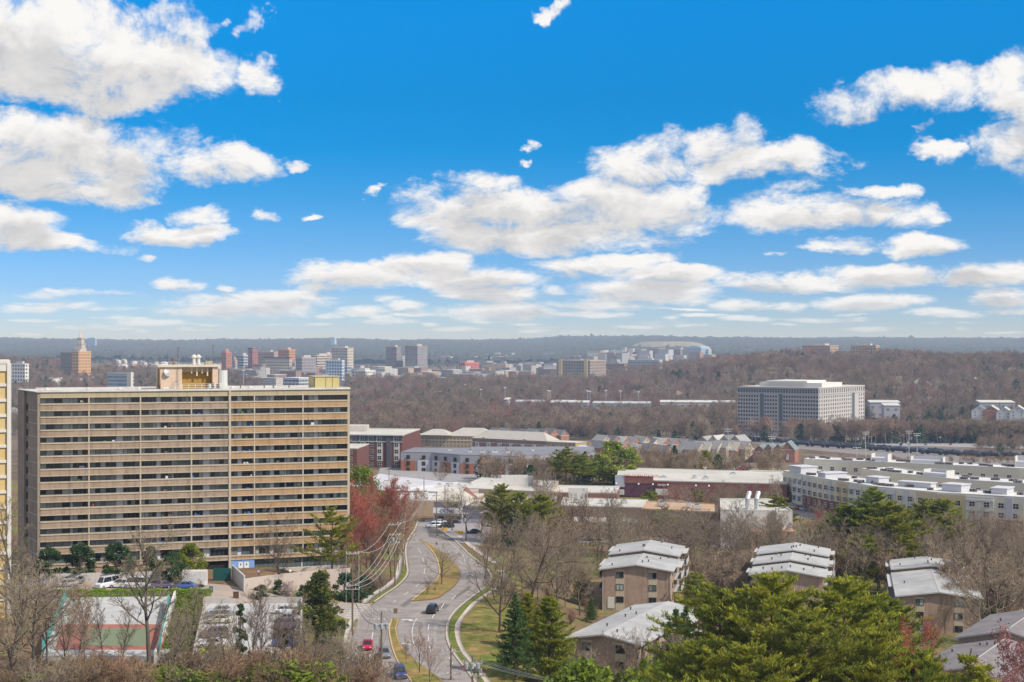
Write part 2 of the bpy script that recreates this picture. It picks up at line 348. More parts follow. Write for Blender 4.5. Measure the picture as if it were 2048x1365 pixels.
def note_kids(root):
    KIDS[root.name] = list(root.children)
    for c in root.children:
        if c.children: KIDS[c.name] = list(c.children)
def npmesh(name, v, faces_tri=None, faces_quad=None, mats=None, mi_tri=None, mi_quad=None, smooth_=False):
    """fast mesh from numpy arrays"""
    me = bpy.data.meshes.new(name); v = np.asarray(v, np.float32)
    t = np.asarray(faces_tri if faces_tri is not None else np.zeros((0, 3)), np.int32).reshape(-1, 3)
    q = np.asarray(faces_quad if faces_quad is not None else np.zeros((0, 4)), np.int32).reshape(-1, 4)
    me.vertices.add(len(v)); me.vertices.foreach_set('co', v.ravel())
    nl = t.size + q.size; me.loops.add(nl); me.loops.foreach_set('vertex_index', np.concatenate([t.ravel(), q.ravel()]))
    me.polygons.add(len(t) + len(q))
    st = np.concatenate([np.arange(len(t)) * 3, t.size + np.arange(len(q)) * 4]).astype(np.int32)
    me.polygons.foreach_set('loop_start', st)
    if mats:
        for k in mats: me.materials.append(k)
    mi = np.concatenate([np.zeros(len(t), np.int32) if mi_tri is None else mi_tri, np.zeros(len(q), np.int32) if mi_quad is None else mi_quad])
    me.polygons.foreach_set('material_index', mi.astype(np.int32))
    if smooth_: me.polygons.foreach_set('use_smooth', np.ones(len(t) + len(q), bool))
    me.update(calc_edges=True); me.validate(); return me
def seg_resample(pts, n):
    pts = [Vector((p[0], p[1], 0)) for p in pts]
    # smooth Catmull-Rom, then even spacing
    out = []
    for i in range(len(pts) - 1):
        p0, p1, p2, p3 = pts[max(i - 1, 0)], pts[i], pts[i + 1], pts[min(i + 2, len(pts) - 1)]
        for k in range(12):
            t = k / 12; out.append(0.5 * ((2 * p1) + (p2 - p0) * t + (2 * p0 - 5 * p1 + 4 * p2 - p3) * t * t + (3 * p1 - p0 - 3 * p2 + p3) * t ** 3))
    out.append(pts[-1])
    d = [0]
    for a, b in zip(out, out[1:]): d.append(d[-1] + (b - a).length)
    res = []
    xs = np.interp(np.linspace(0, d[-1], n), d, [p.x for p in out]); ys = np.interp(np.linspace(0, d[-1], n), d, [p.y for p in out])
    return [(float(a), float(b)) for a, b in zip(xs, ys)]
# ------------------------------------------------------------------ haze, terrain, roads
def build_haze():
    m = bpy.data.materials.new('haze'); m.use_nodes = True; nt = m.node_tree; nt.nodes.clear()
    o = nt.nodes.new('ShaderNodeOutputMaterial'); v = nt.nodes.new('ShaderNodeVolumePrincipled')
    v.inputs['Color'].default_value = (0.58, 0.76, 1.0, 1); v.inputs['Density'].default_value = HAZE; v.inputs['Absorption Color'].default_value = (1, 1, 1, 1); v.inputs['Anisotropy'].default_value = 0.0
    nt.links.new(v.outputs[0], o.inputs['Volume'])
    b = MB(); b.box(-9000, 9000, -300, 15500, -62, 122, 0)
    tag(b.build('haze', m), kind='stuff')
HAZE = 7.6e-5
build_haze()

def ground_mat():
    m = bpy.data.materials.new('ground_near'); m.use_nodes = True; nt = m.node_tree; N = nt.nodes; L = nt.links; b = N['Principled BSDF']
    b.inputs['Roughness'].default_value = 0.95; b.inputs['Specular IOR Level'].default_value = 0.1
    tc = N.new('ShaderNodeTexCoord')
    def noise(sc, det=6, off=0):
        mp = N.new('ShaderNodeMapping'); mp.inputs['Location'].default_value = (off, off * .7, 0); L.new(tc.outputs['Object'], mp.inputs[0])
        n = N.new('ShaderNodeTexNoise'); n.inputs['Scale'].default_value = sc; n.inputs['Detail'].default_value = det; n.inputs['Roughness'].default_value = .65; L.new(mp.outputs[0], n.inputs['Vector']); return n.outputs[0]
    def ramp(x, pts):
        n = N.new('ShaderNodeValToRGB'); cr = n.color_ramp
        while len(cr.elements) < len(pts): cr.elements.new(.5)
        for e, (p, c) in zip(cr.elements, pts): e.position = p; e.color = tuple(c) + (1,)
        L.new(x, n.inputs[0]); return n.outputs[0]
    def mixc(f, a, bb):
        n = N.new('ShaderNodeMix'); n.data_type = 'RGBA'; L.new(f, n.inputs[0]); L.new(a, n.inputs[6]); L.new(bb, n.inputs[7]); return n.outputs[2]
    litter = ramp(noise(.25), [(.3, (.10, .065, .045)), (.5, (.19, .12, .075)), (.7, (.26, .17, .10))])
    grass = ramp(noise(.35, 7, 9), [(.3, (.085, .12, .03)), (.5, (.17, .17, .05)), (.68, (.27, .21, .08))])
    f = N.new('ShaderNodeMapRange'); f.inputs[1].default_value = .44; f.inputs[2].default_value = .58; L.new(noise(.035, 4, 3), f.inputs[0])
    L.new(mixc(f.outputs[0], litter, grass), b.inputs['Base Color'])
    bp = N.new('ShaderNodeBump'); bp.inputs['Strength'].default_value = .6; bp.inputs['Distance'].default_value = .3; L.new(noise(1.2), bp.inputs['Height']); L.new(bp.outputs[0], b.inputs['Normal'])
    return m
M_NEAR = ground_mat()
M_FOREST = mat('forest_floor', (.12, .085, .06), .95, var=.35, vscale=.02, col2=(.20, .15, .10), spec=.05)
M_RIDGE = mat('ridge_woods', (.085, .07, .05), .95, var=.4, vscale=.004, col2=(.05, .07, .035), spec=.02, bump=1.0)
def build_terrain():
    ys = list(np.arange(-60, 150, 15)) + list(np.arange(150, 480, 2.5)) + list(np.arange(480, 700, 4.0))
    while ys[-1] < 14500: ys.append(ys[-1] * 1.0115)
    ys = np.array(ys); nx = 281
    t = np.linspace(-1, 1, nx); tt = np.sign(t) * np.abs(t) ** 1.45
    X = tt[None, :] * (230 + 0.62 * np.abs(ys))[:, None]; Y = np.repeat(ys[:, None], nx, 1)
    Z = ground(X, Y)
    rng = np.random.default_rng(5)
    v = np.stack([X, Y, Z], -1).reshape(-1, 3)
    i = np.arange((len(ys) - 1) * (nx)).reshape(len(ys) - 1, nx)[:, :-1].ravel()
    q = np.stack([i, i + 1, i + nx + 1, i + nx], 1)
    fy = np.repeat((ys[:-1] + ys[1:]) / 2, nx - 1)
    mi = np.where(fy < 640, 0, np.where(fy < 5200, 1, 2))
    me = npmesh('ground', v, None, q, [M_NEAR, M_FOREST, M_RIDGE], None, mi, True)
    tag(put('ground', me), kind='structure')
build_terrain()

def canopy_ridge():
    """far forest canopy on the ridge: one rough sheet of tree tops standing on the hills"""
    rng = np.random.default_rng(11)
    ys = [5600.0]
    while ys[-1] < 12500: ys.append(ys[-1] + 26 + ys[-1] * .003)
    ys = np.array(ys); nx = 520
    t = np.linspace(-1, 1, nx)
    X = t[None, :] * (0.40 * ys)[:, None]; Y = np.repeat(ys[:, None], nx, 1)
    X = X + rng.normal(0, 4, X.shape); Y = Y + rng.normal(0, 8, Y.shape)
    patch = np.sin(X / 210 + 1.3 * np.sin(Y / 330)) * np.sin(Y / 260 + X / 500) + .4 * rng.normal(0, 1, X.shape)
    open_ = (patch < -0.75) & (Y < 8200)
    Z = ground(X, Y) + np.where(open_, -2.0, 12 + rng.gamma(2.0, 2.5, X.shape))
    v = np.stack([X, Y, Z], -1).reshape(-1, 3)
    i = np.arange((len(ys) - 1) * nx).reshape(len(ys) - 1, nx)[:, :-1].ravel()
    q = np.stack([i, i + 1, i + nx + 1, i + nx], 1)
    tag(put('distant_woods', npmesh('distant_woods', v, None, q, [mat('far_canopy', (.075, .055, .042), .95, var=.5, vscale=.006, col2=(.045, .06, .032), spec=.02)], None, None, False)), kind='stuff', label='wooded ridge fading to blue along the horizon')
canopy_ridge()

def landfill():
    n, k = 64, 30; v = []; q = []
    cx, cy = 880.0, 8100.0
    for i in range(k + 1):
        r = i / k
        h = 87 * (1 - smooth(r, .35, 1.0)) + 3.5 * math.sin(9 * r)
        for j in range(n):
            a = 2 * math.pi * j / n
            v.append((cx + 390 * r * math.cos(a) * (1 + .05 * math.sin(3 * a)), cy + 420 * r * math.sin(a), -12 + float(h) + 1.5 * math.sin(5 * a) * r))
    for i in range(k):
        for j in range(n):
            q.append((i * n + j, (i + 1) * n + j, (i + 1) * n + (j + 1) % n, i * n + (j + 1) % n))
    me = npmesh('hill', v, None, q, [mat('dry_grass_hill', (.27, .225, .145), .9, var=.25, vscale=.012, col2=(.19, .185, .11))], None, None, True)
    tag(put('hill', me), kind='structure', label='bare grassy mound rising above the far trees')
landfill()

def strip(name, lpx, rpx, n, cols, lift, m, kind='structure', label=None, cat=None, group=None, world=False, skirt=0.0):
    """surface between two edges traced on the ground, draped on the terrain"""
    l, r = seg_resample(lpx, n), seg_resample(rpx, n)
    q = []
    A = np.array([(p.x, p.y) for p in GV(l)]); B = np.array([(p.x, p.y) for p in GV(r)])
    t = np.linspace(0, 1, cols + 1)[None, :, None]
    xy = (A[:, None] * (1 - t) + B[:, None] * t).reshape(-1, 2)
    v = [tuple(p) for p in np.column_stack([xy, ground(xy[:, 0], xy[:, 1]) + lift]).tolist()]
    w = cols + 1
    for i in range(n - 1):
        for k in range(cols): q.append((i * w + k, i * w + k + 1, (i + 1) * w + k + 1, (i + 1) * w + k))
    if skirt:
        ring = [k for k in range(w)] + [i * w + cols for i in range(1, n)] + [(n - 1) * w + k for k in reversed(range(cols))] + [i * w for i in reversed(range(1, n - 1))]
        b0 = len(v)
        for i in ring: x, y, z = v[i]; v.append((x, y, z - skirt))
        for j in range(len(ring)):
            j2 = (j + 1) % len(ring); q.append((ring[j], ring[j2], b0 + j2, b0 + j))
    o = put(name, npmesh(name, v, None, q, [m], None, None, False))
    # upward faces
    return tag(o, label, cat, group, kind)
ASPH = mat('asphalt', (.245, .212, .19), .9, var=.20, vscale=.16, col2=(.305, .268, .242), spec=.2, streak=0)
ASPH2 = mat('lot_asphalt', (.27, .25, .245), .9, var=.12, vscale=.3, col2=(.33, .31, .30), spec=.2)
CONC = mat('concrete', (.40, .36, .31), .9, var=.12, vscale=.3, col2=(.46, .42, .37), spec=.2)
SIDEW = mat('sidewalk_concrete', (.40, .32, .26), .9, var=.16, vscale=.12, col2=(.47, .41, .35), spec=.2)
KERB = mat('kerb_concrete', (.42, .36, .28), .9, var=.12, vscale=.8, spec=.2)
PAINT = mat('road_paint', (.62, .61, .58), .7, var=.08, vscale=3)
PAINTY = mat('kerb_paint', (.48, .33, .17), .8, var=.15, vscale=1.5)
GRASS = mat('lawn_grass', (.105, .125, .026), .95, var=.45, vscale=.2, col2=(.27, .19, .075), spec=.05, bump=.8)
GREEN = mat('spring_grass', (.10, .145, .025), .95, var=.35, vscale=.4, col2=(.19, .18, .05), spec=.05, bump=.8)
LK = [(690, 1420), (697, 1365), (701, 1307), (704, 1281), (711, 1257), (718, 1236), (734, 1218), (752, 1206), (774, 1190), (795, 1176), (812, 1160), (819, 1146), (817, 1126), (815, 1100), (820, 1080), (830, 1064), (836, 1052), (838, 1044)]
RK = [(985, 1420), (948, 1365), (931, 1342), (910, 1315), (896, 1291), (891, 1267), (896, 1241), (915, 1217), (945, 1193), (968, 1176), (980, 1160), (977, 1146), (960, 1128), (939, 1112), (920, 1093), (900, 1075), (870, 1056), (848, 1044)]
strip('road', LK, RK, 130, 14, .05, ASPH)
def offs(pl, dx): return [(x + (dx * (y - 690) / 560.0), y) for x, y in pl]
strip('kerb', offs(RK, 0), offs(RK, 6), 130, 1, .19, KERB, skirt=.25)
strip('kerb', offs(LK[:5], -6), LK[:5], 40, 1, .19, KERB, skirt=.25)
strip('kerb', offs(LK[7:], -7), LK[7:], 80, 1, .19, KERB, skirt=.25)
SWL = [(1005, 1420), (958, 1350), (935, 1321), (920, 1300), (912, 1280), (909, 1257), (916, 1241), (940, 1211), (960, 1196), (985, 1178), (1000, 1160), (996, 1142)]
SWR = [(1022, 1420), (970, 1350), (945, 1321), (930, 1300), (922, 1280), (921, 1257), (929, 1236), (957, 1206), (975, 1193), (998, 1178), (1012, 1160), (1008, 1142)]
strip('sidewalk', SWL, SWR, 90, 2, .12, SIDEW, skirt=.2)
strip('lawn', offs(RK[:11], 6.5), SWL[:-1], 90, 3, .07, GREEN)
strip('lawn', SWR[:-1], [(1110, 1420), (1070, 1350), (1060, 1321), (1050, 1300), (1045, 1280), (1040, 1257), (1040, 1236), (1040, 1206), (1045, 1193), (1050, 1178), (1050, 1160)], 90, 12, .05, GRASS)
strip('lawn', [(985, 1352), (965, 1325), (960, 1312)], [(1075, 1365), (1040, 1340), (985, 1308)], 20, 8, .09, GREEN)
strip('sidewalk', [(722, 1207), (738, 1192), (770, 1172), (788, 1155), (795, 1130), (797, 1112)], [(734, 1209), (748, 1196), (783, 1173), (799, 1155), (804, 1130), (805, 1112)], 60, 2, .12, CONC, skirt=.2)
strip('lawn', [(737, 1210), (750, 1197), (785, 1174), (800, 1156), (805, 1131)], [(748, 1204), (768, 1191), (788, 1177), (806, 1160), (810, 1131)], 40, 2, .08, GREEN)
strip('sidewalk', [(852, 1043), (880, 1055), (912, 1072), (938, 1094), (962, 1112), (985, 1128)], [(861, 1043), (892, 1055), (925, 1072), (952, 1094), (976, 1112), (998, 1128)], 50, 2, .12, SIDEW, skirt=.2)
strip('sidewalk', [(683, 1300), (691, 1262), (700, 1240)], [(697, 1300), (703, 1262), (712, 1240)], 30, 2, .12, CONC, skirt=.2)
# planted medians with kerbs
def median(l, r, kw):
    strip('kerb', l, r, 70, 6, .17, PAINTY, skirt=.3)
    def inset(a, b):
        return [(p[0] + min(kw, .3 * (q[0] - p[0])), p[1]) for p, q in zip(a, b)], [(q[0] - min(kw, .3 * (q[0] - p[0])), q[1]) for p, q in zip(a, b)]
    li, ri = inset(l, r)
    strip('median', li[0:], ri[0:], 70, 6, .22, MEDG)
MEDG = mat('median_grass', (.31, .19, .08), .95, var=.4, vscale=.22, col2=(.17, .175, .045), spec=.05, bump=.6)
M1L = [(822, 1203), (835, 1192), (848, 1181), (867, 1166), (877, 1152), (877, 1138), (872, 1118), (862, 1102), (850, 1089), (838, 1080)]
M1R = [(830, 1204), (872, 1199), (890, 1189), (911, 1172), (921, 1155), (920, 1141), (903, 1121), (884, 1105), (862, 1090), (842, 1080)]
median(M1L, M1R, 3)
M2L = [(835, 1420), (824, 1372), (808, 1345), (795, 1326), (785, 1302), (780, 1282), (777, 1262), (779, 1250), (782, 1239)]
M2R = [(950, 1420), (895, 1372), (862, 1345), (836, 1326), (812, 1305), (800, 1284), (794, 1262), (796, 1250), (799, 1239)]
median(M2L, M2R, 3.5)
def dash(p0, p1, w, lift=.10, name='road_marking'):
    A, B = G(*p0), G(*p1); t = (B - A); t.z = 0; t.normalize(); nrm = Vector((-t.y, t.x, 0)) * w / 2
    n = 6; v = []; q = []
    for i in range(n + 1):
        p = A.lerp(B, i / n)
        for s_ in (-1, 1):
            c = p + nrm * s_; v.append((c.x, c.y, gz(c.x, c.y) + lift))
    for i in range(n): q.append((2 * i, 2 * i + 1, 2 * i + 3, 2 * i + 2))
    return v, q
def markings():
    V = []; Q = []
    def add(v, q):
        n = len(V); V.extend(v); Q.extend([tuple(i + n for i in f) for f in q])
    lanes = [[(738, 1330), (740, 1310)], [(743, 1282), (746, 1266)], [(786, 1206), (793, 1201)], [(809, 1191), (816, 1185)], [(831, 1175), (838, 1169)], [(848, 1149), (850, 1138)], [(848, 1126), (845, 1116)], [(842, 1108), (836, 1098)],
             [(903, 1200), (912, 1192)], [(882, 1218), (888, 1208)], [(864, 1238), (869, 1229)], [(856, 1262), (858, 1250)], [(857, 1284), (856, 1272)], [(862, 1306), (859, 1294)], [(905, 1329), (898, 1316)], [(926, 1156), (936, 1150)], [(926, 1130), (917, 1122)], [(905, 1112), (897, 1104)]]
    for a, b in lanes: add(*dash(a, b, .16))
    pl = seg_resample([(834, 1238), (827, 1250), (824, 1265), (826, 1282), (829, 1295)], 12)
    for a, b in zip(pl, pl[1:]): add(*dash(a, b, .16))
    pl = seg_resample([(898, 1085), (916, 1100), (927, 1114), (931, 1130)], 10)
    for a, b in zip(pl, pl[1:]): add(*dash(a, b, .14))
    for k in range(9):                       # zebra crossing
        t = k / 8; a = (688 + 18 * t, 1236 - 27 * t); b = (712 + 26 * t, 1237 - 26 * t)
        add(*dash(a, b, .55))
    for c in ((808, 1241), (803, 1289)):      # turn arrows
        add(*dash((c[0], c[1]), (c[0] + 12, c[1] + 1), .5)); add(*dash((c[0] + 10, c[1] - 1), (c[0] + 16, c[1] + 3), .9)); add(*dash((c[0] - 1, c[1] - 1), (c[0] + 4, c[1] + 1), 1.1))
    tag(put('road_markings', npmesh('road_markings', V, None, Q, [PAINT])), kind='structure')
markings()
PATCH = mat('asphalt_patch', (.165, .145, .135), .9, var=.15, vscale=.5); PATCHL = mat('asphalt_worn', (.30, .27, .245), .9, var=.15, vscale=.5)
for k, (a, b_, m_) in enumerate((([(752, 1330), (756, 1300), (758, 1276)], [(762, 1330), (764, 1300), (765, 1276)], PATCH), ([(842, 1238), (846, 1262), (846, 1290)], [(847, 1238), (851, 1262), (851, 1290)], PATCHL), ([(868, 1290), (866, 1262), (872, 1240)], [(875, 1290), (873, 1262), (879, 1240)], PATCHL), ([(800, 1212), (812, 1203), (826, 1194)], [(808, 1216), (820, 1207), (832, 1198)], PATCH), ([(718, 1330), (722, 1300), (730, 1270)], [(723, 1330), (727, 1300), (734, 1270)], PATCHL), ([(905, 1196), (922, 1184), (938, 1172)], [(911, 1199), (928, 1187), (944, 1175)], PATCH), ([(852, 1145), (855, 1132), (852, 1118)], [(859, 1145), (862, 1132), (859, 1118)], PATCHL), ([(870, 1215), (876, 1211), (882, 1207)], [(890, 1219), (896, 1214), (900, 1210)], PATCH))):
    strip('road_patch', a, b_, 16, 3, .062, m_)
# side street and forecourt of the apartment block
strip('pavement', [(20, 1207), (200, 1207), (420, 1207), (560, 1207), (640, 1214), (690, 1238), (722, 1238)], [(20, 1166), (200, 1167), (420, 1168), (530, 1186), (620, 1200), (690, 1206), (745, 1207)], 90, 20, .04, mat('forecourt', (.40, .31, .235), .9, var=.14, vscale=.15, col2=(.33, .29, .26)))
# car parks beyond the road
strip('car_park', [(858, 1074), (910, 1084), (960, 1092)], [(850, 1040), (920, 1036), (1010, 1030)], 30, 10, .05, ASPH2)
strip('car_park', [(1140, 1088), (1250, 1084), (1400, 1090)], [(1150, 1046), (1260, 1042), (1400, 1046)], 40, 12, .05, ASPH2)
strip('car_park', [(1420, 1100), (1560, 1104), (1700, 1104), (1820, 1106)], [(1420, 1088), (1560, 1074), (1700, 1072), (1800, 1072)], 40, 12, .05, ASPH2)
strip('car_park', [(1090, 1024), (1250, 1018), (1420, 1020), (1640, 1040)], [(1100, 1003), (1250, 1000), (1420, 1000), (1620, 1012)], 40, 12, .05, ASPH2)
strip('lawn', [(1410, 1200), (1420, 1180), (1430, 1150)], [(1490, 1205), (1500, 1180), (1500, 1150)], 24, 10, .05, GRASS)
strip('lawn', [(1955, 1262), (1965, 1235), (1965, 1200)], [(2110, 1250), (2110, 1225), (2100, 1196)], 24, 10, .05, GREEN)
strip('sidewalk', [(2034, 1215), (2052, 1240), (2075, 1262)], [(2043, 1213), (2064, 1238), (2090, 1260)], 16, 2, .1, SIDEW)
strip('car_park', [(740, 1000), (860, 990), (1000, 985)], [(760, 936), (880, 934), (1010, 932)], 40, 12, .05, ASPH2)
# railway bed, playing field and the big car park by the office block
strip('rail_bed', [(1500, 886), (1593, 898), (1800, 917), (2015, 936), (2100, 944)], [(1500, 870), (1593, 884), (1800, 902), (2015, 921), (2100, 928)], 60, 6, .15, mat('ballast', (.22, .19, .17), .95, var=.3, vscale=1.0))
strip('field', [(1180, 960), (1400, 958), (1560, 955)], [(1200, 940), (1400, 938), (1560, 936)], 40, 10, .05, mat('pale_grass', (.30, .28, .11), .95, var=.25, vscale=.1, col2=(.40, .33, .17)))
strip('field', [(1620, 938), (1720, 938), (1830, 940)], [(1620, 926), (1720, 922), (1830, 920)], 30, 8, .05, mat('pale_grass', (.3, .28, .11)))
strip('field', [(1850, 958), (1950, 958), (2060, 960)], [(1850, 926), (1950, 934), (2060, 942)], 30, 8, .05, mat('dry_bank', (.30, .21, .13), .95, var=.3, vscale=.2, col2=(.22, .17, .10)))
strip('car_park', [(1700, 893), (1850, 893), (2060, 898)], [(1720, 858), (1880, 856), (2060, 858)], 60, 14, .05, mat('far_lot', (.30, .285, .275), .9, var=.1, vscale=.1))
# ------------------------------------------------------------------ the long tan apartment slab
TAN = mat('tan_concrete', (.33, .235, .158), .85, var=.16, vscale=.16, col2=(.385, .28, .195), streak=.75)
TAN2 = mat('ochre_concrete', (.41, .245, .115), .85, var=.14, vscale=.16, col2=(.45, .285, .15), streak=.6)
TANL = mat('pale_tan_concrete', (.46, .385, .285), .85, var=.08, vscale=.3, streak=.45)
TANP = mat('parapet_concrete', (.42, .345, .215), .85, var=.08, vscale=.3, streak=.5)
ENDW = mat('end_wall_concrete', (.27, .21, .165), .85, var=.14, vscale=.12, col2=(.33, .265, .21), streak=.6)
WHITEW = mat('white_balcony_wall', (.56, .54, .54), .8, var=.04)
ROOFW = mat('white_roof_membrane', (.58, .55, .50), .8, var=.10, vscale=.2, col2=(.48, .45, .41))
FRAME = mat('bronze_frame', (.10, .085, .065), .5)
GLASSD = mat('dark_glass', (.018, .022, .028), .12, spec=.5)
GLASSG = mat('grey_green_glass', (.10, .13, .12), .15, spec=.5)
CURT = mat('curtain', (.36, .38, .34), .9, var=.1)
BLIND = mat('blind', (.22, .22, .20), .8, var=.15)
DARK = mat('dark_opening', (.02, .018, .02), .9)
STEEL = mat('galvanised_steel', (.50, .50, .50), .5, metal=.3, var=.1)
WINM = [FRAME, GLASSD, GLASSG, CURT, BLIND]
def window_mb(rng, w, h, y=0.0, transom=False, fr=.07, panes=None):
    """one window unit, frame and panes, origin at its lower left, facing -y"""
    b = MB(); n = panes or max(2, int(round(w / 1.15)))
    b.box(0, w, y, y + .10, 0, fr, 0); b.box(0, w, y, y + .10, h - fr, h, 0)
    style = rng.choice([0, 1, 1, 2, 2, 3])
    for i in range(n + 1):
        x = (w - fr) * i / n; b.box(x, x + fr, y + .002, y + .098, fr, h - fr, 0)
    for i in range(n):
        x0, x1 = (w - fr) * i / n + fr, (w - fr) * (i + 1) / n
        r = rng.random()
        if style == 0: m = 1
        elif style == 1: m = 3 if i in (0, n - 1) and r < .8 else (4 if r < .6 else 1)
        elif style == 2: m = 3 if r < .22 else (2 if r < .45 else (4 if r < .6 else 1))
        else: m = 4 if r < .7 else 2
        zt = h - fr
        if transom:
            b.box(x0, x1, y + .002, y + .098, h * .66, h * .66 + fr, 0)
            b.face([(x0, y + .06, h * .66 + fr), (x1, y + .06, h * .66 + fr), (x1, y + .06, zt), (x0, y + .06, zt)], 3 if r < .6 else 2); zt = h * .66
        b.face([(x0, y + .06, fr), (x1, y + .06, fr), (x1, y + .06, zt), (x0, y + .06, zt)], m)
    return b
class Windows:
    """the windows of one building: the 100 largest as parts, the rest as one part of many"""
    def __init__(s, parent, name='window'): s.p = parent; s.items = []; s.name = name
    def add(s, mb, M, mats, weight): s.items.append((weight, mb, M, mats))
    def finish(s, limit=100):
        s.items.sort(key=lambda t: -t[0])
        for wgt, mb, M, mats in s.items[:limit]:
            o = put(s.name, mb if isinstance(mb, bpy.types.Mesh) else mb.mesh(s.name, mats), s.p); o.matrix_local = M
        rest = s.items[limit:]
        if rest:
            V = []; Fc = []; Mi = []
            for wgt, mb, M, mats in rest:
                n = len(V)
                if isinstance(mb, bpy.types.Mesh):
                    V += [tuple(M @ v.co) for v in mb.vertices]; Fc += [tuple(i + n for i in p.vertices) for p in mb.polygons]; Mi += [p.material_index for p in mb.polygons]
                else:
                    V += [tuple(M @ Vector(v)) for v in mb.v]; Fc += [tuple(i + n for i in f) for f in mb.f]; Mi += mb.m
            b = MB(); b.v, b.f, b.m = V, Fc, Mi
            tag(b.build(s.name, rest[0][3], s.p), kind='stuff')
def main_tower():
    rng = random.Random(3)
    A = P(75, 785, 304.0); B = P(699.5, 779, 326.0)
    dx, dy = B.x - A.x, B.y - A.y; Ln = math.hypot(dx, dy); rz = math.atan2(dy, dx)
    TOP, FL, FH = 50.0, 13, 2.75
    base = 9.0
    t = thing('apartment_tower', 'long tan concrete apartment slab with thirteen rows of ribbon windows, widest building in view', 'apartment building', (A.x, A.y, base), rz)
    ux, uy = dx / Ln, dy / Ln
    def s_of(px):                                  # where a sight line through column px meets the facade
        k = (px - 1024) / F                        # A.x+s*ux = k*(A.y+s*uy)
        return (k * A.y - A.x) / (ux - k * uy)
    D = 20.4; H = TOP - base
    sm = s_of(459.5)
    rec = .95
    # core walls behind the ribbon windows
    b = MB(); b.box(.3, Ln - .3, rec + .1, D, -2.5, H - .05, 0, 1); b.build('wall', [WHITEW, ROOFW], t)
    # roof edge
    b = MB(); b.prism([(-.25, -.25), (Ln + .25, -.25), (Ln + .25, D + .25), (-4.0, D + .25)], H, H + .16, 0); b.box(0, Ln, .02, .35, H + .16, H + .45, 0); b.box(0, Ln, D - .35, D, H + .16, H + .45, 0); b.box(Ln - .35, Ln, .35, D - .35, H + .16, H + .45, 0)
    b.build('roof', ROOFW, t)
    # end wall in three planes
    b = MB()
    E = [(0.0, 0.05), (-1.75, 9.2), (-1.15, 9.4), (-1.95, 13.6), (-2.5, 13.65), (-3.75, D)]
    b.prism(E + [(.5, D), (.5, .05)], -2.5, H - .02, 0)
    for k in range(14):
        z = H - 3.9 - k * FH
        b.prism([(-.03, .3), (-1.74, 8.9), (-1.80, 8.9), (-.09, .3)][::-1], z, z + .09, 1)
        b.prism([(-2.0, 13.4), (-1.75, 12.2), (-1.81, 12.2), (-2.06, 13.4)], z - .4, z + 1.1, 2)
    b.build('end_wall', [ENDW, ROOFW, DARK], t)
    b = MB(); b.box(Ln - .5, Ln, 0.03, D - .05, -2.5, H - .02, 0); b.build('end_wall', TANL, t)
    # bands between window rows, one part per storey and half
    zt0 = H - 1.2
    for half, (s0, s1, m) in enumerate(((.55, sm - .25, TAN), (sm + .25, Ln - .5, TAN2))):
        b = MB(); b.box(s0, s1, 0.0, rec + .1, zt0 + .08, H - .02, 0); b.box(s0, s1, -.06, .3, zt0, zt0 + .18, 1); b.build('parapet', [TANP, TANL], t)
        for k in range(FL):
            zb = zt0 - k * FH - (1.15 if k < 12 else 1.9)          # sill of row k
            nxt = zt0 - (k + 1) * FH if k < 11 else (zt0 - 12 * FH if k == 11 else zb - 1.05)
            b = MB(); b.box(s0, s1, -.12, .28, zb - .30, zb, 1)
            b.box(s0, s1, 0.0, .2, nxt + .20, zb - .30, 0); b.box(s0, s1, .2, rec + .12, zb - .5, zb - .3, 1)
            b.box(s0, s1, -.05, .3, nxt, nxt + .20, 1); b.box(s0, s1, .3, rec + .12, nxt + .02, nxt + .2, 1)
            b.build('spandrel_band', [m, TANL], t)
    # piers through the whole height
    zlow = zt0 - 12 * FH - 1.9 - 1.05
    for px in (459.5,):
        s = s_of(px); b = MB(); b.box(s - .25, s + .25, -.22, rec + .2, -2.0, H - .02, 0); b.build('pier', TANL, t)
    for px in (178, 281, 383, 509, 606):
        s = s_of(px); b = MB(); b.box(s - .14, s + .14, -.04, rec + .1, zlow, H - .4, 0); b.build('pier', TANL, t)
    # window openings read from the photograph's columns: (px0, px1, kind) w window, b balcony door set deeper
    cols = [(76, 141, 'w', 4), (146, 174.5, 'w', 3), (180, 233, 'w', 5), (247, 279, 'w', 4), (282.8, 313.5, 'w', 4), (322.5, 345, 'b', 3), (348, 380, 'w', 4), (383.5, 407, 'b', 3), (421.5, 458, 'w', 4),
            (462, 476, 'w', 2), (485, 506, 'b', 2), (512, 541, 'w', 4), (549.5, 571, 'b', 2), (574, 604, 'w', 4), (607.5, 629, 'b', 2), (638.5, 697.5, 'w', 8)]
    W = Windows(t); bal = MB()
    for (p0, p1, kind, n) in cols:
        s0, s1 = s_of(p0), s_of(p1)
        for k in range(FL):
            h = 1.15 if k < 12 else 1.9
            zb = zt0 - k * FH - h
            mb = window_mb(rng, s1 - s0, h + .12, 0, k == 12 and kind == 'w', .08, n)
            y = rec - .10 if kind == 'w' else rec - .04
            if kind == 'b':
                for i, mm in enumerate(mb.m):
                    if mm in (3, 4) and rng.random() < .75: mb.m[i] = 1
            W.add(mb, Matrix.Translation((s0, y - .02, zb - .06)), WINM, (s1 - s0) * h - k * .001)
    # things left on the balconies
    IT = [mat('item_white', (.6, .6, .58), .7), mat('item_brown', (.2, .1, .06), .8), mat('item_green', (.06, .14, .05), .8), mat('item_blue', (.05, .12, .35), .7)]
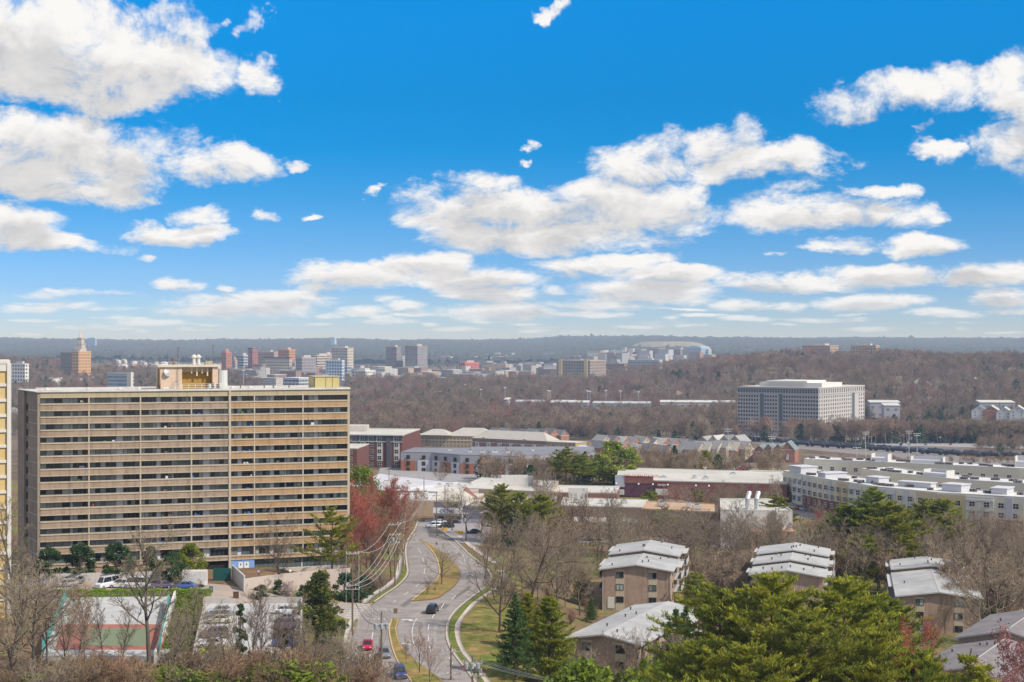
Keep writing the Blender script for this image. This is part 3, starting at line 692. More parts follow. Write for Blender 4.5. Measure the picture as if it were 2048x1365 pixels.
    for i in range(46):
        p0, p1, kind, n = cols[rng.choice([1, 2, 5, 7, 10, 12, 14])]; s = lerp(s_of(p0), s_of(p1), rng.random()); k = rng.randrange(13); zb = zt0 - k * FH - 1.15
        b = MB(); w = rng.uniform(.15, .4); b.box(s - w, s + w, rec - .5, rec - .2, zb - .1, zb + rng.uniform(.15, .55), 0); b.build('balcony_item', IT[rng.randrange(4)], t)
    W.finish(100)
    # lobby glass, blue painted wall and two white doors at ground level
    gy = rec + .05
    b = MB()
    for p0, p1, n in ((511, 603.5, 10), (608, 640, 4), (642, 697, 7)):
        s0, s1 = s_of(p0), s_of(p1)
        b.face([(s0, gy, 1.6), (s1, gy, 1.6), (s1, gy, zlow), (s0, gy, zlow)], 1)
        for i in range(n + 1):
            x = s0 + (s1 - s0) * i / n; b.box(x - .05, x + .05, gy - .08, gy - .002, 1.6, zlow, 0)
        b.box(s0, s1, gy - .07, gy - .004, 2.6, 2.7, 0)
    b.build('lobby_glazing', [FRAME, GLASSG], t)
    b = MB(); s0, s1 = s_of(461.5), s_of(509); b.box(s0, s1, .12, .5, .9, zlow - .02, 0); b.build('painted_wall', mat('blue_paint', (.20, .33, .62), .7, var=.05), t)
    for p0, p1 in ((477, 486), (488.5, 498)):
        b = MB(); a, c = s_of(p0), s_of(p1); b.box(a, c, .06, .118, 1.2, 3.3, 0); b.box((a + c) / 2 - .12, (a + c) / 2 + .12, .05, .059, 2.6, 3.0, 1); b.build('door', [mat('white_door', (.72, .70, .66), .6), DARK], t)
    b = MB(); a, c = s_of(400), s_of(457); b.box(a, c, .7, 3.0, -1.5, zlow - .02, 0); b.build('garage_mouth', DARK, t)
    b = MB(); a, c = s_of(76), s_of(399); b.box(a, c, .15, .9, -1.5, zlow - .02, 0)
    b.box(s_of(606) , Ln - .5, -.6, .1, -2.5, 1.5, 1); b.box(s_of(509), s_of(606), -.6, .1, -2.5, 1.5, 1); b.build('base_wall', [TAN, mat('base_beige', (.50, .42, .34), .85, var=.06)], t)
    # rooftop machine house
    p = thing
    m0, m1 = s_of(325), s_of(443); y0 = 5.5; zr = H + .1
    b = MB(); PINK = mat('penthouse_stucco', (.60, .44, .31), .85, var=.07, streak=.35); OCH = mat('ochre_metal', (.34, .19, .035), .7, var=.08)
    hh = 5.0; s37 = s_of(370)
    b.box(m0, s37, y0, y0 + 8, zr, zr + hh, 0); b.box(s37, m1, y0 + 1.8, y0 + 8, zr, zr + hh, 0)
    b.box(s37 + .02, m1 - 1.2, y0 + 1.68, y0 + 1.79, zr + .1, zr + hh - 1.2, 1)
    b.box(m1 - 1.2, m1, y0, y0 + 1.8, zr, zr + hh, 0)
    o = b.build('machine_house', [PINK, OCH], t)
    b = MB(); b.box(m0 - .5, m1 + .4, y0 - .4, y0 + 8.3, zr + hh, zr + hh + .45, 0, 1); b.build('roof', [mat('cream_fascia', (.60, .53, .40), .8, streak=.3), ROOFW], o)
    b = MB()
    for i in range(4):
        x = s37 + 2.0 + i * 1.15; b.box(x, x + .28, y0 + .5, y0 + .8, zr + hh - 1.4 - .6 * (i % 2), zr + hh - .1 - .3 * (i > 1), 0)
    b.build('antenna_panels', mat('antenna_cream', (.62, .52, .36), .6), o)
    b = MB()
    for i in range(7): b.tube([(m0 - .25 + .12 * math.sin(i * 2.1), y0 - .3 + .1 * i, zr + hh - .3), (m0 - .2 + .25 * math.sin(i), y0 - .35 + .1 * i, zr + .6 + .4 * math.cos(i * 3))], .11, 5, i % 2)
    b.build('cable_bundle', [mat('cable_brown', (.20, .12, .05), .7), FRAME], o)
    b = MB(); cx = s_of(340); b.tube([(cx, y0 - .2, zr + hh - 1.2), (cx + .25, y0 - .55, zr + hh - 1.05)], [.9, .15], 14, 0); b.build('dish', STEEL, o)
    b = MB()
    for i in range(6):
        x = s_of(420) + i * .55; b.box(x, x + .4, y0 - .2, y0 + .3, zr + .3, zr + 1.0 + .25 * (i % 3), i % 2)
    b.build('equipment', [FRAME, ROOFW], t)
    b = MB(); b.tube([(m1 + 1.1, y0 + 1.5, zr), (m1 + 1.1, y0 + 1.5, zr + 4.2)], 1.2, 14, 0); b.build('tank', mat('grey_tank', (.55, .54, .50), .6), t)
    b = MB()
    c0 = s_of(398)
    for q in (0, 1.0):
        x = c0 + q; b.lathe([(.38, 0), (.38, 1.5), (.62, 1.6), (.62, 1.9), (.30, 2.2), (.36, 2.4)], (x, y0 + 3.5, zr + hh + .4), 12, 0)
    b.build('exhaust_stacks', mat('stack_metal', (.62, .58, .50), .5), t)
    b = MB(); x = s_of(429); b.box(x - .8, x + .8, y0 + 3.5, y0 + 5.5, zr + hh + .45, zr + hh + 1.25, 0); b.build('vent_box', TANP, t)
    b = MB(); b.lathe([(.16, 0), (.16, .9), (.28, 1.0), (.28, 1.3)], (s_of(354), y0 + 2, zr + hh + .45), 10, 0); b.build('chimney', mat('rust', (.25, .11, .05), .8), t)
    for px, z1 in ((361, 9.4), (432.5, 10.0)):
        b = MB(); x = s_of(px); b.tube([(x, y0 - .3, zr + (0 if px < 400 else 5)), (x, y0 - .3, zr + z1)], .05, 5, 0); b.box(x - .05, x + .5, y0 - .33, y0 - .27, zr + z1 - .3, zr + z1 - .24, 0); b.build('mast', FRAME, t)
    b = MB(); x0, x1 = s_of(352), s_of(456)
    for i in range(9):
        x = x0 + (x1 - x0) * i / 8; b.box(x - .04, x + .04, .6, .68, H + .16, H + 1.5, 0)
    for z in (.7, 1.1, 1.45): b.box(x0, x1, .61, .67, H + z, H + z + .06, 0)
    b.build('railing', mat('white_rail', (.70, .68, .64), .6), t)
    b = MB(); b.tube([(s_of(346), 5.2, H + .2), (s_of(360), 5.0, H + 1.9), (s_of(368), 5.0, H + 1.9)], .05, 5, 0); b.tube([(s_of(346), 5.2, H + .8), (s_of(360), 5.0, H + 2.6), (s_of(368), 5.0, H + 2.6)], .04, 5, 0); b.build('stair_rail', STEEL, t)
    # yellow cooling screen at the far end
    b = MB(); a, c = s_of(633), s_of(684); YB = mat('yellow_panel', (.52, .43, .18), .7, var=.05)
    b.box(a, c, 3.0, 9.0, H + .1, H + 2.75, 0); b.box(a - .15, c + .15, 2.85, 9.15, H + 2.75, H + 2.95, 1)
    for i in range(1, 3):
        x = a + 1.2 + (c - a - 1.2) * i / 3; b.box(x - .03, x + .03, 2.94, 2.999, H + .1, H + 2.75, 2)
    b.box(a - .02, a + .25, 2.9, 3.0, H + .2, H + 2.6, 2)
    b.build('roof_screen', [YB, TANL, FRAME], t)
    # small roof vents
    for px in (95, 178, 241, 281, 330, 336, 470, 506, 556):
        b = MB(); x = s_of(px); b.lathe([(.45, 0), (.5, .35), (.35, .6), (.05, .72)], (x, 2.2 + (px % 3), H + .1), 10, 0); b.build('roof_vent', ROOFW, t)
    for px in (485, 533, 551, 583):
        b = MB(); x = s_of(px); b.lathe([(.12, 0), (.12, .9)], (x, 3.0, H + .1), 8, 0); b.build('pipe_vent', FRAME, t)
    return t
main_tower()

def yellow_tower():
    A = P(19.5, 727, 261); z0 = 9.5; H = 56.7 - z0
    t = thing('apartment_tower', 'yellow panelled tower block in white frames cut by the left edge of the view', 'apartment building', (A.x, A.y, z0), R(20.3))
    YEL = mat('yellow_stucco', (.64, .43, .15), .8, var=.05, vscale=.2, col2=(.60, .45, .22)); WF = mat('white_frame', (.64, .60, .53), .8, var=.04)
    b = MB(); b.box(-24, -.02, .35, 16, -2, H - .1, 0, 1); b.build('wall', [YEL, ROOFW], t)
    b = MB(); b.box(-24, .1, 0, 16.2, H - .1, H + .5, 0); b.build('roof', WF, t)
    b = MB(); b.box(-.45, .25, -.1, 16.1, -2, H - .1, 0); b.build('corner_frame', WF, t)
    b = MB(); b.box(-24, -.45, .1, .36, H - 1.45, H - .1, 0); b.build('frame_band', WF, t)
    for k in range(15):
        z = H - 1.45 - (k + 1) * 2.75
        b = MB(); b.box(-24, -.45, .1, .36, z, z + .52, 0); b.build('frame_band', WF, t)
yellow_tower()

# ------------------------------------------------------------------ forecourt: wall, hedge, deck, court, signs
def wallprism(name, pts, th, z0, z1, m, label, cat, group=None):
    b = MB()
    for (x0, y0), (x1, y1) in zip(pts, pts[1:]):
        t = Vector((x1 - x0, y1 - y0, 0)).normalized(); n = Vector((-t.y, t.x, 0)) * th / 2
        b.prism([(x0 + n.x, y0 + n.y), (x0 - n.x, y0 - n.y), (x1 - n.x, y1 - n.y), (x1 + n.x, y1 + n.y)], z0, z1, 0)
    return tag(b.build(name, m), label, cat, group)
CW = mat('wall_concrete', (.52, .49, .46), .9, var=.08, vscale=.3, streak=.25)
def xy(px, d): return ((px - 1024) / F * d, d)
wallprism('retaining_wall', [xy(80, 297), xy(240, 299.5), xy(392, 302)], .35, 9.5, 13.0, CW, 'long low concrete retaining wall along the parking row below the tan slab', 'wall')
wallprism('ramp_wall', [xy(465, 303), xy(489, 289)], .3, 9, 14.0, CW, 'short pale concrete ramp wall sloping beside the green gate', 'wall')
wallprism('garden_wall', [xy(489, 292), xy(560, 298), xy(640, 303), xy(700, 306)], .3, 7, 12.9, mat('beige_wall', (.50, .41, .35), .9, var=.07), 'long beige garden wall below the dark lobby windows', 'wall')
b = MB(); X0, Y0 = xy(426, 301); X1, Y1 = xy(464, 302.5); b.box(X0, X1, Y0, Y0 + .25, 10.6, 13.6, 0)
tag(b.build('gate', mat('dark_green_panel', (.012, .085, .075), .6, var=.1)), 'dark green solid gate panel at the garage mouth', 'gate')
def leaf_box(name, x0, y0, x1, y1, w, z, h, n, m, seed, label, cat, group=None, leaf=.16):
    rng = np.random.default_rng(seed); Lg = math.hypot(x1 - x0, y1 - y0)
    u = rng.random(n) * Lg; vv = (rng.random(n) - .5) * w; ww = rng.random(n) ** .7 * h
    side = rng.random(n); ww = np.where(side < .4, h * (1 - rng.random(n) ** 3 * .2), ww); vv = np.where((side > .4) & (side < .85), -w / 2 * (1 - .15 * rng.random(n)), vv)
    ww += .12 * np.sin(u * 1.7) * (ww / h); c, s = (x1 - x0) / Lg, (y1 - y0) / Lg
    p = np.stack([x0 + u * c - vv * s, y0 + u * s + vv * c, z + ww], 1)
    v, q = leaf_quads(p, leaf * (.6 + .8 * rng.random(n)), rng)
    return tag(put(name, npmesh(name, v, None, q, [m])), label, cat, group)
def leaf_quads(p, size, rng, aspect=.6, dirs=None):
    n = len(p); a = rng.normal(0, 1, (n, 3)) if dirs is None else dirs + rng.normal(0, .35, (n, 3)); a /= np.linalg.norm(a, axis=1)[:, None] + 1e-9
    bb = np.cross(a, rng.normal(0, 1, (n, 3))); bb /= np.linalg.norm(bb, axis=1)[:, None] + 1e-9
    a = a * np.asarray(size)[:, None]; bb = bb * (np.asarray(size) * aspect)[:, None]
    v = np.stack([p - a * .5, p + bb * .5, p + a * .5, p - bb * .5], 1).reshape(-1, 3)
    return v, np.arange(4 * n).reshape(n, 4)
HEDGE = mat('hedge_leaf', (.24, .36, .02), .7, var=.4, vscale=2.0, trans=.25)
hx0, hy0 = xy(72, 281); hx1, hy1 = xy(424, 283)
leaf_box('hedge', hx0, hy0, hx1, hy1, 1.3, 10.9, 1.5, 26000, HEDGE, 1, 'long clipped bright green hedge in front of the parking row', 'hedge', leaf=.22)
def quad_px(pts, z): return [((px - 1024) / F * (CAMZ - z) * F / (py - HOR), (CAMZ - z) * F / (py - HOR)) for px, py in pts]
# parking deck
DECKC = mat('deck_concrete', (.40, .39, .375), .9, var=.14, vscale=.15, col2=(.47, .46, .44))
def deck():
    z = 11.3
    q = quad_px([(383, 1322), (604, 1320), (605, 1206), (409, 1207)], z)
    t = thing('parking_deck', 'flat pale concrete parking deck with low parapets and parked cars', 'parking deck', (q[0][0], q[0][1], 0), 0)
    o = Vector((q[0][0], q[0][1])); q = [(a - o.x, c - o.y) for a, c in q]
    b = MB(); b.prism(q, 4.0, z, 0); b.build('slab', DECKC, t)
    b = MB()
    for i, h in ((0, .9), (1, .9), (2, 1.1), (3, .75)):
        (x0, y0), (x1, y1) = q[i], q[(i + 1) % 4]; tt = Vector((x1 - x0, y1 - y0, 0)).normalized(); n = Vector((-tt.y, tt.x, 0)) * .3
        if i == 2:
            for f0, f1 in ((0, .42), (.72, 1)):
                ax, ay, bx_, by = x0 + (x1 - x0) * f0, y0 + (y1 - y0) * f0, x0 + (x1 - x0) * f1, y0 + (y1 - y0) * f1
                b.prism([(ax, ay), (bx_, by), (bx_ + n.x, by + n.y), (ax + n.x, ay + n.y)], z - .3, z + h, 0)
        else: b.prism([(x0, y0), (x1, y1), (x1 + n.x, y1 + n.y), (x0 + n.x, y0 + n.y)], z - .3, z + h, 0)
    b.build('parapet', mat('deck_parapet', (.44, .40, .36), .9, var=.10, streak=.4), t)
    bm = MB()
    for k in range(26):                      # hatch marks and bay lines
        yy = 1222 + k * 3.4
        a = quad_px([(468 - (yy - 1220) * .22, yy)], z)[0]; bm.box(a[0] - o.x, a[0] - o.x + .7, a[1] - o.y, a[1] - o.y + .22, z + .004, z + .008, 0)
    for k in range(11):
        f0 = .06 + k * .09
        for s0, s1 in ((.02, .26), (.74, .97)):
            L0 = Vector(q[0]).lerp(Vector(q[3]), f0); R0 = Vector(q[1]).lerp(Vector(q[2]), f0); a = L0.lerp(R0, s0); c = L0.lerp(R0, s1)
            bm.prism([(a.x, a.y), (c.x, c.y), (c.x, c.y + .1), (a.x, a.y + .1)], z + .004, z + .008, 1)
    bm.build('bay_marking', [mat('deck_hatch', (.20, .20, .22), .8), PAINT], t)
deck()
# tennis court, its fence and white wall
def court():
    z = 11.1
    def sheet(name, pts, dz, m):
        b = MB(); q = quad_px(pts, z)
        if dz: b.face([(x, y, z + dz) for x, y in q])
        else: b.prism(q, z - 2.5, z, 0)
        return tag(b.build(name, m), kind='structure')
    sheet('court_base', [(86, 1312), (338, 1312), (358, 1192), (128, 1192)], 0, mat('court_pale', (.40, .40, .385), .9, var=.12, vscale=.15, col2=(.46, .455, .44)))
    sheet('tennis_court', [(110, 1300), (330, 1300), (334, 1249), (124, 1249)], .006, mat('court_red', (.34, .125, .095), .9, var=.12))
    sheet('tennis_court', [(160, 1292), (296, 1292), (302, 1257), (172, 1257)], .012, mat('court_green', (.17, .20, .12), .9, var=.12))
    pts = [(86, 1310), (130, 1197)]
    for nm, pts, lab in (('fence', [(84, 1312), (112, 1250), (134, 1195)], 'tall wire fence with torn teal windscreen on the left of the court'), ('fence', [(318, 1312), (330, 1250), (338, 1208)], 'tall wire fence with bright teal windscreen on the right of the court')):
        w = quad_px(pts, z); t = thing(nm, lab, 'fence', (w[0][0], w[0][1], z)); o = Vector(w[0])
        l = [Vector(p) - o for p in w]
        b = MB()
        for i in range(13):
            f = i / 12 * (len(l) - 1); k = min(int(f), len(l) - 2); p = l[k].lerp(l[k + 1], f - k); b.tube([(p.x, p.y, -.5), (p.x, p.y, 3.2)], .04, 5, 0)
        b.build('post', STEEL, t)
        b = MB()
        for k in range(len(l) - 1):
            n = 10
            for i in range(n):
                a, c = l[k].lerp(l[k + 1], i / n), l[k].lerp(l[k + 1], (i + 1) / n)
                b.prism([(a.x, a.y), (c.x, c.y), (c.x + .03, c.y), (a.x + .03, a.y)], .2, 2.2 + .2 * ((i * 3) % 3), 0)
        b.build('windscreen', mat('teal_mesh', (.05, .34, .29), .8, var=.15), t)
    w = quad_px([(310, 1318), (330, 1262), (350, 1193)], z); wallprism('white_wall', w, .35, 8, z + 1.1, mat('white_parapet', (.66, .62, .56), .85, streak=.3), 'white parapet wall running between the court and the ivy bank', 'wall')
court()
IVY = mat('ivy_leaf', (.135, .165, .022), .75, var=.5, vscale=.8, trans=.2)
def ivy_bank():
    rng = np.random.default_rng(8); n = 26000; z = 10.6
    q = [Vector(p) for p in quad_px([(322, 1318), (382, 1325), (408, 1200), (358, 1196)], z)]
    u, v = rng.random(n), rng.random(n)
    P4 = np.array(q); p = (P4[0] * ((1 - u) * (1 - v))[:, None] + P4[1] * (u * (1 - v))[:, None] + P4[2] * (u * v)[:, None] + P4[3] * ((1 - u) * v)[:, None])
    hgt = .5 + .45 * np.sin(p[:, 0] * 1.1) * np.sin(p[:, 1] * .7) + rng.random(n) * .35
    vv, qq = leaf_quads(np.column_stack([p, ground(p[:, 0], p[:, 1]) + np.maximum(hgt, .05) - .05]), .3 + .2 * rng.random(n), rng)
    tag(put('ivy', npmesh('ivy', vv, None, qq, [IVY])), 'sunlit green ivy bank between white court wall and parking deck', kind='stuff')
ivy_bank()
# ------------------------------------------------------------------ brick garden apartments with pale gable roofs
BRICK = mat('tan_brick', (.36, .245, .175), .9, var=.16, vscale=.3, col2=(.42, .295, .215), streak=.45, bump=.3)
BRICKP = mat('panel_tan', (.50, .41, .29), .9, var=.05)
ROOFG = mat('grey_white_roof', (.42, .41, .385), .85, var=.16, vscale=.10, col2=(.33, .325, .31), streak=.0)
ROOFS = mat('grey_shingle', (.185, .165, .158), .9, var=.2, vscale=.2, col2=(.225, .20, .19))
EAVE = mat('eave_trim', (.46, .44, .41), .8, var=.06)
WINW = [mat('dark_window_frame', (.06, .055, .05), .5), GLASSD, GLASSG, CURT, BLIND]
def gable_mb(w, L, ze, rise, over=.7, th=.28):
    """low gable roof, ridge along y, over a body w wide and L long"""
    b = MB(); x = w / 2 + over
    zl = ze - rise * over / (w / 2)
    for s in (-1, 1):
        b.face([(s * x, -over, zl + th), (0, -over, ze + rise + th), (0, L + over, ze + rise + th), (s * x, L + over, zl + th)][::s], 0)
        b.face([(s * x, -over, zl), (0, -over, ze + rise), (0, L + over, ze + rise), (s * x, L + over, zl)][::-s], 1)
        b.face([(s * x, -over, zl), (s * x, -over, zl + th), (s * x, L + over, zl + th), (s * x, L + over, zl)][::s], 1)
        b.face([(0, -over, ze + rise), (0, -over, ze + rise + th), (s * x, -over, zl + th), (s * x, -over, zl)][::s], 1)
        b.face([(0, L + over, ze + rise), (0, L + over, ze + rise + th), (s * x, L + over, zl + th), (s * x, L + over, zl)][::-s], 1)
    return b
def lowrise(loc, rz, w, segs, h, label, roofmat=ROOFG, wins=True, rise=1.15, seed=1, ridge=True, balc=(1, 1)):
    """segs: (length, roof step) going back from the front gable"""
    rng = random.Random(seed)
    t = thing('apartment_house', label, 'apartment building', loc, rz, None)
    y = 0.0; z = h; W = Windows(t)
    for i, (L, st) in enumerate(segs):
        z += st; ww = w + (0 if i % 2 == 0 else .0)
        b = MB(); b.box(-ww / 2, ww / 2, y, y + L - .01, -4.0, z, 0)
        for yy in (y, y + L - .015):
            b.face([(-ww / 2, yy, z), (ww / 2, yy, z), (0, yy, z + rise)], 0) if yy == y else b.face([(ww / 2, yy, z), (-ww / 2, yy, z), (0, yy, z + rise)], 0)
        wl = b.build('wall', BRICK, t)
        rb = gable_mb(ww, L, z + .02, rise, .75); rf = rb.build('roof', [roofmat, EAVE], t, loc=(0, y, 0))
        if ridge:
            rm = MB(); rm.box(-.09, .09, -.7, L + .7, z + rise + .30, z + rise + .36, 0); rm.build('ridge_cap', EAVE, rf)
        for k in range(6):
            v = MB(); vx, vy = rng.uniform(-ww * .42, ww * .42), rng.uniform(1, L - 1); v.lathe([(.14, 0), (.14, .45), (.22, .5), (.2, .6)], (vx, vy, z + rise * (1 - abs(vx) / (ww / 2)) + .2), 8, 0); v.build('roof_vent', FRAME, rf)
        # stacked balconies on the long sides
        for s in (-1, 1):
            if not balc[(s + 1) // 2]: continue
            for f in range(3):
                zb = z - .2 - f * 2.75
                b = MB(); b.box(*sorted((s * (ww / 2 + .005), s * (ww / 2 + 1.75))), y + L * .45, y + L * .98, zb - .22, zb, 0); b.build('balcony', EAVE, t)
                if f < 2:
                    b = MB(); b.box(*sorted((s * (ww / 2 + 1.68), s * (ww / 2 + 1.74))), y + L * .45, y + L * .98, zb - 2.7, zb - 1.7, 0); b.build('balcony_front', EAVE, t)
            b = MB(); b.box(*sorted((s * (ww / 2 + .006), s * (ww / 2 + .06))), y + L * .5, y + L * .93, -.5, z - .6, 0); b.build('balcony_door', GLASSD, t)
            b = MB(); b.box(*sorted((s * (ww / 2 + 1.35), s * (ww / 2 + 1.65))), y + L * .97, y + L * .995, -3, z, 0); b.build('post', BRICK, t)
            if i == 0:
                pass
        y += L
    # front gable: two window bays framed by pale panels
    if wins:
        for s in (-.24, .24):
            x0 = s * w - .85
            b = MB(); b.box(x0 - .12, x0 + 1.82, -.035, -.004, -1.5, h - .45 + rise * .45, 0); b.build('panel', BRICKP, t)
            for f in range(3):
                zb = h - 1.75 - f * 2.75
                W.add(window_mb(rng, 1.7, 1.35, 0, False, .08, 2), Matrix.Translation((x0, -.12, zb)), WINW, 2.3)
        for f in range(3):
            for s in (-1, 1):
                for q in range(1):
                    W.add(window_mb(rng, 1.5, 1.3, 0, False, .08, 2), Matrix.Translation((s * (w / 2 + .06), segs[0][0] * (.26 if s > 0 else .34), h - 1.8 - f * 2.75)) @ Matrix.Rotation(s * math.pi / 2, 4, 'Z'), WINW, 1.9)
        b = MB(); b.box(-.12, .12, -.2, -.004, h - .3, h - .05, 0); b.build('lamp', STEEL, t)
        for s in (-1, 1): b = MB(); b.box(s * (w / 2 - .12) - .06, s * (w / 2 - .12) + .06, -.10, -.004, -2, h - .1, 0); b.build('downpipe', EAVE, t)
    W.finish()
    return t
def from_front(pxl, pxr, d, back, z):          # centre of a front gable and heading
    pass
l1 = lowrise((27.6, 322, 1.6), -R(11), 15.2, [(17.5, 0), (15.5, .85)], 8.3, 'tan brick gable house with two window bays and white roof in two steps', seed=2)
b = MB(); b.box(-6.4, -4.9, -.10, -.005, -.3, 2.2, 0); b.build('door', mat('pale_door', (.62, .58, .50), .7), l1)
lowrise((15.6, 247.4, .6), -R(25), 12.8, [(33.6, 0)], 8.75, 'nearest brick house with one long pale gable roof beside the tall conifers', seed=3, rise=1.1, balc=(0, 1))
lowrise((60.0, 316, 1.0), -R(14), 15.2, [(11, 0), (11, .75), (11, .7)], 8.6, 'brick house whose pale roof climbs away in three equal steps', seed=4, wins=False)
lowrise((92.8, 315, -3.2), -R(13), 17.0, [(33, 0), (14, .9)], 8.2, 'brick house with a broad white roof beside the bright lawn on the right', seed=5)
lowrise((71.6, 228.6, -1.0), -R(32), 16.5, [(27, 0), (24, 1.3)], 8.0, 'building with a broad grey shingle roof and a pale ridge line, lower right', ROOFS, wins=False, seed=6, rise=2.0, balc=(0, 0))

# ------------------------------------------------------------------ flat commercial buildings
def poly_building(name, label, pts, z0, z1, wallm, roofm, cat='building', parapet=.5, group=None):
    """flat roofed building over a footprint (world xy, counter-clockwise); returns its Empty"""
    o = Vector((sum(p[0] for p in pts) / len(pts), sum(p[1] for p in pts) / len(pts)))
    t = thing(name, label, cat, (o.x, o.y, z0), 0, group); q = [(x - o.x, y - o.y) for x, y in pts]
    b = MB(); b.prism(q, -3, z1 - z0 - .02, 0); b.build('wall', wallm, t)
    b = MB(); b.prism(q, z1 - z0 - .02, z1 - z0 + .12, 0)
    if parapet:
        for (x0, y0), (x1, y1) in zip(q, q[1:] + q[:1]):
            tt = Vector((x1 - x0, y1 - y0, 0)); 
            if tt.length < .6: continue
            tt.normalize(); n = Vector((-tt.y, tt.x, 0)) * .3; e = tt * .02
            b.prism([(x0 + e.x, y0 + e.y), (x1 - e.x, y1 - e.y), (x1 + n.x - e.x, y1 + n.y - e.y), (x0 + n.x + e.x, y0 + n.y + e.y)], z1 - z0 + .12, z1 - z0 + parapet, 0)
    b.build('roof', roofm, t)
    return t, o
def roof_units(t, o, z, spots, seed=0, m=None, name='roof_unit'):
    rng = random.Random(seed)
    for (x, y) in spots:
        b = MB(); w, dd, h = rng.uniform(1.2, 2.6), rng.uniform(1.2, 2.4), rng.uniform(.7, 1.4)
        b.box(x - o.x - w / 2, x - o.x + w / 2, y - o.y - dd / 2, y - o.y + dd / 2, z + .13, z + h, 0); b.lathe([(w * .3, 0), (w * .3, .15)], (x - o.x, y - o.y, z + h), 8, 1)
        b.build(name, [m or STEEL, FRAME], t)
def roof_at(px, py, z):                        # point on a flat roof at height z
    d = (CAMZ - z) * F / (py - HOR); return ((px - 1024) / F * d, d)
def text_on(t, body, size, M, m, name='lettering'):
    cu = bpy.data.curves.new(name, 'FONT'); cu.body = body; cu.size = size; cu.extrude = .04; cu.align_x = 'CENTER'; cu.resolution_u = 2
    tmp = bpy.data.objects.new('tmp_text', cu); C.objects.link(tmp); bpy.context.view_layer.update()
    me = bpy.data.meshes.new_from_object(tmp.evaluated_get(bpy.context.evaluated_depsgraph_get())); bpy.data.objects.remove(tmp)
    me.materials.clear(); me.materials.append(m); o = put(name, me, t); o.matrix_local = M; return o
REDBR = mat('red_brick', (.22, .095, .07), .9, var=.14, vscale=.4, col2=(.26, .12, .09), streak=.2)
MAROON = mat('maroon_front', (.19, .075, .065), .85, var=.1)
PURPLE = mat('violet_front', (.125, .05, .075), .85, var=.1)
WHITEB = mat('white_block', (.58, .55, .50), .85, var=.06, vscale=.2, streak=.25)
ROOFT = mat('tan_gravel_roof', (.42, .27, .16), .95, var=.16, vscale=.2, col2=(.47, .33, .21))
ROOFC = mat('cream_roof', (.54, .51, .44), .9, var=.12, vscale=.06, col2=(.45, .42, .36))
GREYW = mat('grey_siding', (.33, .32, .33), .85, var=.08)
LGREY = mat('light_grey_stucco', (.52, .51, .52), .85, var=.05)
CREAM = mat('cream_stucco', (.66, .60, .47), .85, var=.05, vscale=.2)
YELLO = mat('soft_yellow_stucco', (.56, .45, .27), .85, var=.05)
RED = mat('sign_red', (.65, .02, .03), .6)
BLUE = mat('sign_blue', (.03, .07, .45), .6)
WHITEP = mat('sign_white', (.78, .77, .75), .6)
# shopping strip
def strip_mall():
    zr = 7.2
    a = roof_at(1237, 985, 3.5)
    pts = [(40.5, 566), (104, 548), (112, 600), (46, 622)]
    t, o = poly_building('shopping_strip', 'low shopping strip with cream roof, dark red fronts and a red lettered sign', pts, -1, zr, MAROON, ROOFC, 'shops', .35)
    roof_units(t, o, zr + 1, [(60, 575), (72, 572), (76, 569), (90, 590)], 2)
    ux, uy = (104 - 40.5), (548 - 566); L = math.hypot(ux, uy); ux /= L; uy /= L; rz = math.atan2(uy, ux)
    def at(s, out, z): return Matrix.Translation((40.5 - o.x + ux * s + uy * out, 566 - o.y + uy * s - ux * out, z)) @ Matrix.Rotation(rz, 4, 'Z')
    def slab(name, s0, s1, out, z0, z1, m, dep=.3):
        b = MB(); b.box(s0, s1, -out, -out + dep, z0, z1, 0); ob = b.build(name, m, t); ob.matrix_local = at(0, 0, 1); return ob
    slab('sign_panel', 3.6, 14.8, .5, 6.2, 9.0, REDBR, .8); slab('sign_panel', -.2, 3.6, .4, 4.6, 9.2, mat('pale_panel', (.45, .46, .48), .8), .6)
    slab('shop_front', 3.6, 15.6, .35, 1.0, 6.15, PURPLE, .34); slab('shop_front', 15.7, 20.9, .6, 4.6, 6.9, mat('dark_red_sign', (.17, .03, .03), .8), .5)
    slab('canopy', 15.9, 20.8, 1.2, 1.9, 4.3, WHITEB, .9); slab('shop_front', 21, 36, .3, 1.0, 5.9, mat('brown_front', (.22, .12, .09), .85, var=.1), .29)
    slab('canopy', 1.0, 3.4, 1.0, 1.6, 3.6, WHITEB, .7)
    text_on(t, 'VAN DORN STATION', 1.42, at(10.2, .62, 9.75) @ Matrix.Rotation(R(90), 4, 'X'), RED)
    text_on(t, 'FEMEX', 1.15, at(18.3, .75, 6.4) @ Matrix.Rotation(R(90), 4, 'X'), WHITEP)
    for s in (.4, 9.2, 14.8, 20.6, 31.5, 36.5):
        b = MB(); b.lathe([(.05, -.35), (.35, -.2), (.38, 0), (.25, .25), (.05, .33)], (0, 0, 0), 10, 0); ob = b.build('lamp_globe', WHITEP, t); ob.matrix_local = at(s, .9, 7.0)
    b = MB(); b.tube([(0, 0, 0), (0, 0, 3)], .18, 6); b.box(-.9, .9, -.15, .15, 2.0, 2.2, 0); b.box(-.9, .9, -.15, .15, 3.2, 3.4, 0); ob = b.build('antenna_mast', WHITEB, t); ob.location = (78 - o.x, 585 - o.y, zr + 1)
    pts = [(103.8, 566), (128, 566), (134, 610), (110, 612)]
    t2, o2 = poly_building('shop_building', 'brick shop hall with cream flat roof between the strip and the pale apartments', [(92, 562), (126, 552), (134, 606), (101, 616)], -1, 6.6, REDBR, ROOFC, 'shops', .3)
    roof_units(t2, o2, 7.6, [(104, 580), (112, 572), (120, 585), (118, 568)], 4)
strip_mall()
